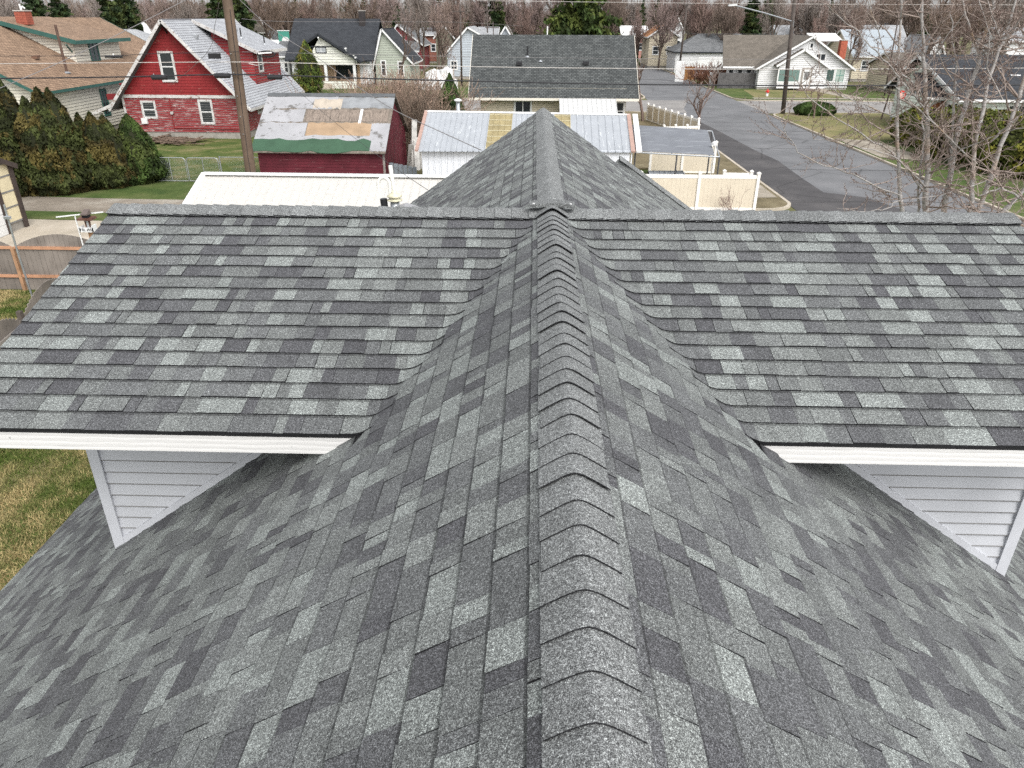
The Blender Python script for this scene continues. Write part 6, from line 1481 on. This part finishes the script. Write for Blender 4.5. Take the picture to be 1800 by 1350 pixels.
# parked cars, seen over the fence
def car(name, label, x, y, rot, paint, L=4.6, W=1.85, H=1.7, suv=True):
    t = thing(name, label, 'car', (x, y, 0), None, 0); m4 = Matrix.Translation((x, y, 0)) @ Matrix.Rotation(rot, 4, 'Z')
    def tr(mb):
        mb.v = [tuple(m4 @ Vector(v)) for v in mb.v]; return mb
    hl = L/2; prof = [(-hl, .45), (-hl, .95), (-hl*.97, 1.05), (-hl*.45, 1.12), (hl*.95, 1.08), (hl, .95), (hl, .42)] if suv else [(-hl, .4), (-hl, .75), (-hl*.5, .88), (hl*.95, .86), (hl, .8), (hl, .4)]
    b = MB(); pts = prof; n = len(pts)
    for sgn in (-1, 1): b.face([(px_, sgn*W/2, z) for px_, z in pts][::sgn])
    for i in range(n): k = (i+1) % n; b.face([(pts[i][0], -W/2, pts[i][1]), (pts[k][0], -W/2, pts[k][1]), (pts[k][0], W/2, pts[k][1]), (pts[i][0], W/2, pts[i][1])])
    tr(b).build('body', paint, t)
    zb = 1.1 if suv else .88; cab = [(-hl*.42, zb), (-hl*.15, H-.04), (hl*.75, H-.02), (hl*.93, zb)] if suv else [(-hl*.45, zb), (-hl*.12, H-.04), (hl*.35, H-.04), (hl*.75, zb)]
    b = MB(); w0, w1 = W/2-.04, W/2-.17
    P = [(cab[0][0], -w0, cab[0][1]), (cab[3][0], -w0, cab[3][1]), (cab[3][0], w0, cab[3][1]), (cab[0][0], w0, cab[0][1]), (cab[1][0], -w1, cab[1][1]), (cab[2][0], -w1, cab[2][1]), (cab[2][0], w1, cab[2][1]), (cab[1][0], w1, cab[1][1])]
    b.hexa(P); tr(b).build('window_glass', M_glass, t)
    b = MB(); b.box(cab[1][0], -w1-.01, cab[1][1]-.01, cab[2][0], w1+.01, cab[1][1]+.05); tr(b).build('roof', paint, t)
    for sgn in (-1, 1):
        for u in (cab[1][0]+.02, (cab[1][0]+cab[2][0])/2, cab[2][0]-.03):
            b = MB(); k = (u-cab[1][0])/(cab[2][0]-cab[1][0]); bxp = cab[0][0]*(1-k)+cab[3][0]*k; b.beam((bxp, sgn*(w0+.01), zb), (u, sgn*(w1+.01), H-.03), .07, .03); tr(b).build('pillar', paint, t)
        for wx in (-hl*.62, hl*.62):
            b = MB(); b.tube([(wx, sgn*(W/2-.2), .34), (wx, sgn*(W/2+.01), .34)], .34, 14); wl = tr(b).build('wheel', M_black, t); b = MB(); b.tube([(wx, sgn*(W/2), .34), (wx, sgn*(W/2+.02), .34)], .19, 10); tr(b).build('rim', M_galv, wl)
        b = MB(); b.box(-hl-.02, sgn*W*.32-.16, .72, -hl+.1, sgn*W*.32+.16, .88); tr(b).build('headlight', M_white, t)
        b = MB(); b.box(hl-.08, sgn*W*.38-.1, .75, hl+.02, sgn*W*.38+.1, .95); tr(b).build('tail_light', M_hr, t)
    return t
p = PY(1272, 118, 108); car('parked_car', 'dark blue grey off-roader parked behind the plank fence', p.x+.6, 108, .25, plain('slate_car_paint', (.06, .085, .11), .25, .05, 1, .6), H=2.0)
p = PY(1232, 113, 116); car('parked_car', 'pale pinkish car half hidden behind the brown hedge', p.x, 116, 1.3, plain('pale_pink_car_paint', (.5, .40, .40), .3, .05, 1, .6), 4.4, 1.75, 1.45, False)
p = PY(1112, 88, 175); car('parked_car', 'black pickup sized car by the salmon awning far up the street', p.x, 150, 1.5, plain('black_car_paint', (.02, .02, .022), .25), H=1.9)

# dark-roofed pale green house at right
kx0 = 30.9; dh = House('dark_roof_house', 'pale green house with broad near black roof behind the big hedge', kx0, 57.0, 48, 68, 3.1, 5.45, 'x', M_palegreen, F_char, M_white, .7, .22, ridge=64)
dh.window('W', 3.2, 2.2, .9, 1.1, M_white, M_white, 'hung'); dh.window('S', 4, 1.2, 1.4, 1.2, M_white, M_white, 'slide'); dh.window('W', 9.3, 1.0, .6, 1.3, M_white, M_white, 'hung')
# front porch wing with its own roof
pa = PY(1612, 125, 62); pb = PY(1690, 128, 62)
dh.slab([(PY(1606, 128, 63).x, 63, 4.2), (kx0+.2, 63, 4.2), (kx0+.2, 59, 2.75), (PY(1628, 158, 59).x, 59, 2.75)], F_char, .14, 'porch_roof')
mb = MB(); x0_ = PY(1628, 158, 59).x; mb.box(x0_, 58.9, 2.55, kx0+.2, 58.98, 2.75); mb.build('porch_fascia', M_white, dh.t)
mb = MB(); lap(mb, [(0, 0), (kx0-x0_-.3, 0), (kx0-x0_-.3, 2.5), (0, 2.5)], (x0_+.3, 59.6, 0), (1, 0, 0), (0, -1, 0), .22); lap(mb, [(0, 0), (4, 0), (4, 2.6), (0, 2.6)], (x0_+.3, 63.6, 0), (0, -1, 0), (-1, 0, 0), .22); mb.build('porch_wall', M_palegreen, dh.t)
pm = PY(1670, 169, 59.4); mb = MB(); P = [(pm.x+1.5*cos(R(a)), 59.55, 1.45+1.0*sin(R(a))) for a in range(0, 181, 15)]; mb.face(P); mb.face([(x, 59.5, z) for x, _, z in P]); mb.build('arched_shutter', plain('rust_brown_wood', (.26, .10, .045), .6, .2), dh.t)
ps = PY(1584, 167, 60); t = thing('round_sign', 'small red and white round sign at the left end of the pale green house', 'sign', (ps.x, 60, 0)); mb = MB(); mb.tube([(ps.x, 60, 0), (ps.x, 60, ps.z)], .04, 6); mb.build('post', M_white, t); mb = MB(); mb.tube([(ps.x, 59.9, ps.z), (ps.x, 59.96, ps.z)], .33, 14); mb.build('disc', M_hr, t); mb = MB(); mb.tube([(ps.x, 59.87, ps.z), (ps.x, 59.9, ps.z)], .2, 12); mb.build('face', plain('pale_red', (.6, .35, .3), .5), t)
mb = MB(); p = PY(1784, 82+42, 60.5); mb.box(p.x-.35, 60.2, 4.05, p.x+.35, 60.6, 4.25); mb.build('skylight', M_white, dh.t)
# blue-white metal roofed building and small roofs in the distance
def small(name, label, px0_, px1_, Y, py_r, py_e, axis, wall, roofm, trim=M_white, depth=9, win=2, ridge=None):
    xa, xb = PY(px0_, py_e, Y).x, PY(px1_, py_e, Y).x; ze = max(2.2, PY((px0_+px1_)/2, py_e, Y).z); Yr = Y+depth/2 if axis == 'x' else Y; zr = max(ze+.9, PY((px0_+px1_)/2, py_r, Yr).z)
    h_ = House(name, label, xa+.4, Y, xb-.4, Y+depth, ze, zr, axis, wall, roofm, trim, .4, .24, ridge=ridge)
    L = xb-xa-.8
    for i in range(win): h_.window('S', L*(i+.5)/win, ze*.42, min(.9, L/win*.5), min(1.2, ze*.35), M_white, M_white, 'hung')
    return h_
F_rust = shingle_far('rust_orange_shingles', (.42, .20, .09), (.36, .17, .08), (.2, .1, .05), .3, .2, .015, .1); M_mblue = plain('pale_blue_metal', (.34, .38, .41), .4, .05)
small('far_house', 'cream bungalow with orange brown roof beyond the street end', 1138, 1196, 140, 44, 62, 'y', M_beige, F_rust)
small('far_house', 'white two storey gable with dark roof behind the orange brown roof', 1172, 1204, 165, 26, 50, 'y', M_wh2, F_mid)
small('far_house', 'low salmon fronted house with white roof behind the fir', 1092, 1142, 165, 45, 62, 'x', plain('salmon_wall', (.45, .22, .18), .7), M_white)
small('far_house', 'small grey gabled house peeking over the grey roof', 872, 905, 120, 45, 66, 'y', M_blue, F_brn)
small('far_house', 'pale house with silver roof right of the blue grey house', 838, 876, 128, 47, 66, 'x', M_wh2, F_gry2)
small('far_house', 'small tan gabled house between the pole and the bungalow', 452, 486, 135, 54, 72, 'y', M_beige, F_mid)
small('far_house', 'white porch roofed shed left of the bungalow', 455, 494, 118, 70, 84, 'x', M_wh2, M_white, depth=5)
small('far_house', 'white two window house with grey roof just left of the bungalow', 478, 512, 100, 72, 96, 'x', M_wh2, F_mid, depth=8)
small('far_house', 'dark gabled house behind the hipped grey roof', 152, 182, 112, 34, 54, 'y', plain('taupe_wall', (.28, .25, .22), .7), F_mid)
small('far_house', 'pale pink house between the pines and the red house', 190, 222, 125, 40, 56, 'y', plain('pale_pink_wall', (.5, .38, .36), .7), M_white)
small('far_house', 'olive gabled house above the tarp heap', 762, 800, 135, 44, 62, 'y', plain('olive_wall', (.18, .19, .13), .7), F_mid)
small('far_house', 'brick red low house above the tarp heap, left of the olive one', 735, 772, 150, 48, 60, 'x', plain('brick_wall', (.26, .09, .06), .8), F_gry2)
small('far_house', 'pale blue metal roofed building behind the orange chimney', 1498, 1592, 112, 52, 96, 'x', M_beige, M_mblue, depth=12)
small('far_house', 'grey shingle roofed house behind the blue metal roof', 1528, 1600, 128, 44, 84, 'x', plain('tan_wall', (.4, .34, .27), .7), F_gry2)
small('far_house', 'dark roofed red brick house far behind the bare tree', 1545, 1602, 150, 40, 56, 'x', plain('brick_wall', (.26, .09, .06), .8), F_char)
small('far_house', 'low beige house with small porch left of the dark roofed house', 1580, 1650, 92, 92, 118, 'x', M_beige, F_brn)
small('far_house', 'small white gabled house right of the bare brown tree', 1632, 1662, 120, 62, 84, 'y', M_wh2, F_gry2)
small('far_house', 'white house far right behind the dark roof, half cut by the edge', 1770, 1830, 110, 48, 70, 'x', M_wh2, F_gry2)
small('far_house', 'teal white house far behind the white corner house', 1368, 1418, 140, 44, 62, 'x', plain('pale_teal_wall', (.42, .50, .50), .7), F_gry2)
small('far_house', 'brown gabled house right behind the white corner house', 1428, 1480, 135, 42, 66, 'y', plain('brown_wall', (.22, .14, .11), .7), F_brn)
small('far_house', 'low grey roofed house behind the white garage at right', 1296, 1360, 145, 58, 80, 'x', M_wh2, F_mid)
small('far_house', 'white gabled house behind the red house roof, right of the pole', 410, 432, 125, 28, 46, 'y', M_beige, F_brn)
# tarp-covered heap
th = thing('tarp_heap', 'white tarpaulin heap with buff boards left of the blue grey house', 'tarp', (PY(765, 98, 96).x, 96, 0)); rs_ = random.Random(3)
for (px_, py_, w_, h_) in ((775, 92, 1.9, 1.3), (762, 84+12, 1.4, 1.8), (752, 107, 2.0, .9), (783, 90, 1.2, 2.1)):
    c = PY(px_, py_, 96); mb = MB(); n = 9
    def f(i, j):
        a = 2*math.pi*i/n; e = j/4*math.pi/2; k = 1+.25*noise.noise((i % n*.9, j*1.1, px_*.1)); return (c.x+w_*cos(a)*cos(e)*k, 96+w_*sin(a)*cos(e)*k, max(.0, (.35+h_)*sin(e)**.6*k))
    for i in range(n):
        for j in range(4): mb.face([f(i, j), f(i+1, j), f(i+1, j+1), f(i, j+1)])
    mb.build('tarp', plain('white_tarp', (.62, .62, .61), .6, .2, 2), th)
# small satellite dish and green board near the bungalow
p = PY(503, 72, 112); t = thing('satellite_dish', 'small white dish on a mast left of the bungalow', 'satellite dish', (p.x, 112, 0)); mb = MB(); mb.tube([(p.x, 112, 0), (p.x, 112, p.z)], .05, 6); mb.build('mast', M_galv, t); mb = MB(); mb.tube([(p.x, 111.9, p.z), (p.x, 111.8, p.z)], [.15, .55], 12); mb.build('dish', M_white, t)
p = PY(500, 64, 116); t = thing('green_board', 'teal board panel standing left of the bungalow roof', 'board', (p.x, 116, 0)); mb = MB(); mb.box(p.x-.9, 116, 0, p.x+.7, 116.1, p.z+.7); mb.build('board', plain('teal_board', (.06, .26, .2), .6), t); mb = MB(); mb.box(p.x-1, 115.95, p.z+.7, p.x+.8, 116.15, p.z+.8); mb.build('cap_rail', M_white, t)

# ---------------------------------------------------------------- chain link gates
M_link = plain('chain_link_steel', (.34, .36, .36), .45, .1, 8, metal=.5)
def chain(name, label, x0, x1, Y, h=1.25):
    t = thing(name, label, 'gate', ((x0+x1)/2, Y, 0), 'chain link gates by the arborvitae'); mb = MB(); r = .15
    pts = [(x0, Y, .05), (x0, Y, h-r)]+[(x0+r-r*cos(R(a)), Y, h-r+r*sin(R(a))) for a in (30, 60, 90)]+[(x1-r+r*sin(R(a)), Y, h-r+r*cos(R(a))) for a in (0, 30, 60, 90)]+[(x1, Y, .05), (x0, Y, .05)]
    mb.tube(pts, .024, 6); mb.tube([((x0+x1)/2, Y, .05), ((x0+x1)/2, Y, h)], .02, 6); mb.build('frame', M_link, t)
    S_ = []; s_ = .09; k = int((x1-x0+h)/s_)
    for i in range(k):
        a0 = x0+i*s_-h; p0 = (max(a0, x0), Y, .06+max(0, x0-a0)); L = min(h-.06-max(0, x0-a0), x1-p0[0])
        if L > 0: S_.append((p0[0], Y, p0[2], p0[0]+L, Y, p0[2]+L, .003, .003)); S_.append((x0+x1-p0[0], Y+.006, p0[2], x0+x1-p0[0]-L, Y+.006, p0[2]+L, .003, .003))
    S2 = [(a-t.location[0], b-t.location[1], c, d-t.location[0], e-t.location[1], f, g, h_) for a, b, c, d, e, f, g, h_ in S_]
    tag(seg_mesh('mesh_wire', S2, M_link, t, None, 3), kind='stuff'); return t
ga0 = PZ(277, 319, 0).x; ga1 = PZ(334, 320, 0).x; ga2 = PZ(390, 320, 0).x
chain('chain_link_gate', 'left leaf of the chain link gate next to the last arborvitae', ga0, ga1-.08, 39.4); chain('chain_link_gate', 'right leaf of the chain link gate, beside the wooden pole', ga1, ga2, 39.4)
t = thing('chain_link_fence', 'chain link fence stub between the gate and the wooden pole', 'fence', (ga2+1, 39.5, 0)); mb = MB(); mb.tube([(ga2+.1, 39.4, 0), (ga2+.1, 39.4, 1.35)], .035, 8); mb.build('post', M_link, t); mb = MB(); mb.tube([(ga2+.1, 39.4, 1.3), (-13.6, 39.4, 1.3)], .02, 6); mb.build('rail', M_link, t)
S_ = []; x = ga2+.15
while x < -14: S_.append((x-t.location[0], -.1, .05, x-t.location[0]+1.2, -.1, 1.25, .003, .003)); S_.append((x-t.location[0]+1.2, -.094, .05, x-t.location[0], -.094, 1.25, .003, .003)); x += .1
tag(seg_mesh('mesh_wire', S_, M_link, t, None, 3), kind='stuff')

# ---------------------------------------------------------------- poles, lamp, wires
M_pole = peel('pole_wood', (.135, .095, .068), (.08, .05, .035), .62, (5, 5, .4), 2, .25); M_pole2 = plain('dark_pole_wood', (.085, .07, .062), .9, .2, 2)
PYp = 32.3
b0 = PY(441, 305, PYp); up = thing('utility_pole', 'brown wooden utility pole beside the red house', 'utility pole', (b0.x+.15, PYp, 0)); c0_ = PY(398, -10, PYp)
mb = MB(); mb.tube([(b0.x+.12, PYp, 0), (b0.x, PYp, b0.z), (c0_.x+.0, PYp, c0_.z), (c0_.x-.0, PYp, 11)], [.235, .225, .19, .17], 16); mb.build('pole', M_pole, up, True)
for zz in (3.5, 4.2, 5.0, 5.9, 6.6): mb = MB(); mb.tube([(b0.x+.02, PYp-.25, zz), (b0.x+.02, PYp-.18, zz)], .022, 6); mb.build('bolt', M_galv, up)
mb = MB(); mb.tube([(b0.x+.14, PYp-.19, 0), (b0.x+.06, PYp-.21, 2.5), (c0_.x+.12, PYp-.18, 8.2)], .012, 6); mb.build('ground_wire', M_black, up)
p = PY(403, -60, PYp); mb = MB(); mb.beam((p.x-1.2, PYp-.2, 9.6), (p.x+1.2, PYp-.2, 9.6), .1, .12); mb.build('cross_arm', M_pole, up)
def mkpole(label, px_b, py_b, px_t, py_t, r=.14, Y=None, H=10.5, name='utility_pole', zb=0):
    if Y is None: b_ = PZ(px_b, py_b, zb); Y = b_.y
    else: b_ = PY(px_b, py_b, Y)
    t_ = PY(px_t, py_t, Y); t = thing(name, label, 'utility pole', (b_.x, Y, 0)); k = (H-b_.z)/(t_.z-b_.z)
    mb = MB(); mb.tube([(b_.x, Y, 0), (b_.x+(t_.x-b_.x)*k, Y, H)], [r, r*.75], 10); mb.build('pole', M_pole2, t, True); mb = MB(); mb.beam((t_.x-1, Y-.15, H-.8), (t_.x+1, Y-.15, H-.8), .1, .12); mb.build('cross_arm', M_pole2, t); return t, b_, Y
t, b_, Y = mkpole('dark street pole with long lamp arm on the corner lawn', 1376, 200, 1397, 0, .20, zb=.1)
a0_ = PY(1394, 38, Y); a1_ = PY(1290, 9, Y-3); mb = MB(); mb.tube([a0_, a0_+(a1_-a0_)*.5+Vector((0, 0, .05)), a1_], .05, 8); mb.tube([PY(1392, 60, Y), PY(1394, 36, Y)+Vector((0, -.2, 0))], .04, 6); arm = mb.build('lamp_arm', M_galv, t)
mb = MB(); mb.beam(a1_+Vector((-.45, 0, -.02)), a1_+Vector((.25, 0, .02)), .3, .14); mb.build('lamp_head', plain('lamp_grey', (.55, .56, .56), .4), arm)
mkpole('dark pole at the kerb beyond the crossing, left of the white garage', 1193, 128, 1209, 0, .17, zb=.1)
mkpole('thin dark pole beside the blue grey house', 811, 118, 809, 10, .13, Y=100, H=9.3)
mkpole('far thin pole over the silver roof, behind the grey roof house', 857, 60, 856, 5, .13, Y=125, H=9.6)
mkpole('thin pole at the street end beside the salmon fronted house', 1122, 85, 1127, 28, .13, Y=150, H=8.4)
mkpole('bare post rising among the tree branches at upper right', 1576, 70, 1584, 0, .09, Y=90, H=9)
mkpole('small street mast between the fir and the pinkish tree', 870, 60, 865, 28, .08, Y=118, H=7.3)
def wire(label, pts, r, mat, cat='cable', name='overhead_cable'):
    """pts: (px, py, Y)"""
    P = [PY(a, b_, c) for a, b_, c in pts]; t = MB(); Q = []
    for i in range(len(P)-1):
        for k in range(6):
            a, b_, c, d = P[max(i-1, 0)], P[i], P[i+1], P[min(i+2, len(P)-1)]; u = k/6
            Q.append(.5*((2*b_)+(c-a)*u+(2*a-5*b_+4*c-d)*u*u+(3*b_-a-3*c+d)*u**3))
    Q.append(P[-1]); t.tube(Q, r, 6); o = t.build(name, mat); tag(o, label, cat, 'overhead wires'); return o
M_cab = plain('black_cable', (.022, .022, .025), .6, .1); M_cab2 = plain('pale_cable', (.50, .47, .44), .6, .1); M_cab3 = plain('grey_cable', (.20, .19, .19), .6, .1)
wire('thick black cable crossing the whole view just below the pale one', [(-200, 141, 32), (0, 138, 32), (200, 135.5, 32), (425, 131, 32), (650, 138, 32.3), (850, 143, 32.5), (1100, 148, 33), (1400, 150.5, 33), (1650, 150, 33), (1900, 148, 33)], .029, M_cab)
wire('pale cable crossing the whole view above the thick black one', [(-200, 112, 32), (0, 112, 32), (425, 109, 32), (452, 115, 32), (470, 110, 32), (850, 117.5, 32.5), (1250, 121.5, 33), (1600, 121, 33), (1900, 119, 33)], .013, M_cab2)
wire('thin dark cable left of the wooden pole, upper one', [(-200, 99, 32), (0, 98.5, 32), (200, 98, 32), (250, 95, 32), (420, 91, 32)], .012, M_cab)
wire('thin grey wire crossing in front of the grey roof', [(425, 91, 32), (650, 96, 32.3), (850, 100, 32.5), (1250, 104, 33), (1900, 104, 33)], .007, M_cab3)
wire('wire rising from the left edge to the top of the tall pines', [(-60, 178, 24), (0, 155, 25), (100, 112, 28), (180, 74, 30), (260, 34, 32), (330, -2, 34)], .013, M_cab3)
wire('twisted service wire from the wooden pole down to the white shed', [(398, -25, 32.2), (425, 3, 31), (480, 52, 28), (560, 103, 25), (640, 160, 21), (700, 197, 19), (780, 234, 17), (846, 264, 14.8)], .009, M_cab3)
wire('thin dark wire hanging from the pole past the red shed roof', [(470, 108, 32), (530, 165, 27), (605, 228, 22), (690, 292, 17), (752, 334, 12.5)], .005, M_cab)
wire('steep dark wire over the red house roof', [(385, 5, 32.5), (378, 42, 34), (362, 95, 37), (300, 150, 50)], .010, M_cab3)
wire('uppermost pale wire at the top right', [(838, 1, 60), (1080, 4, 60), (1400, 7, 60), (1900, 9, 60)], .013, M_cab2)
wire('faint wire behind the grey roof, left part', [(425, 33, 62), (520, 38, 70), (800, 39, 95), (920, 46, 110)], .016, M_cab3)
wire('faint grey wire over the white garage roof', [(1130, 58, 100), (1330, 60, 80), (1600, 66, 70), (1900, 62, 60)], .012, M_cab3)
for px_, py_, w_, lab in ((280, 136, .6, 'black splice case on the thick cable in front of the red gable'), (391, 133, .6, 'black splice case on the thick cable left of the pole'), (483, 135.5, .55, 'black splice case on the thick cable right of the pole')):
    c = PY(px_, py_, 32); t = thing('splice_case', lab, 'splice case', tuple(c), 'splice cases on the cables'); mb = MB(); mb.tube([c-Vector((w_/2+.03, 0, 0)), c-Vector((w_/2, 0, 0)), c+Vector((w_/2, 0, 0)), c+Vector((w_/2+.03, 0, 0))], [.05, .1, .1, .05], 10); mb.build('case', M_black, t)
    for k in (-1, 1): mb = MB(); mb.tube([c+Vector((k*w_*.35, 0, .08)), c+Vector((k*w_*.35, 0, .14))], .02, 5); mb.build('hanger', M_galv, t)
c = PY(377, 98, 31.9); t = thing('splice_case', 'squat black terminal box hanging on the upper cable left of the pole', 'splice case', tuple(c), 'splice cases on the cables'); mb = MB(); mb.box(c.x-.22, c.y-.1, c.z-.11, c.x+.22, c.y+.1, c.z+.09); mb.build('case', M_black, t); mb = MB(); mb.tube([(c.x-.05, c.y, c.z+.08), (c.x-.05, c.y, c.z+.3)], .015, 5); mb.build('hanger', M_galv, t)
c = PY(200, 99.5, 32); t = thing('splice_case', 'slim black splice over the corner of the red house', 'splice case', tuple(c), 'splice cases on the cables'); mb = MB(); mb.tube([c-Vector((.35, 0, 0)), c+Vector((.35, 0, 0))], .05, 8); mb.build('case', M_black, t); mb = MB(); mb.tube([c+Vector((0, 0, .03)), c+Vector((0, 0, .12))], .02, 5); mb.build('hanger', M_white, t)
c = PY(468, 95, 32); t = thing('cable_coil', 'flat coil of black cable hanging right of the wooden pole', 'cable coil', tuple(c)); mb = MB()
for k in range(4): mb.tube([c+Vector((.36*cos(R(a)), .03*k-.05, (.08+.012*k)*sin(R(a)))) for a in range(0, 361, 24)], .013, 5)
mb.build('loops', M_black, t); mb = MB(); mb.beam(c+Vector((-.3, -.08, .03)), c+Vector((.25, -.08, .06)), .02, .05); mb.build('tie', M_white, t)
# yard lamp mast
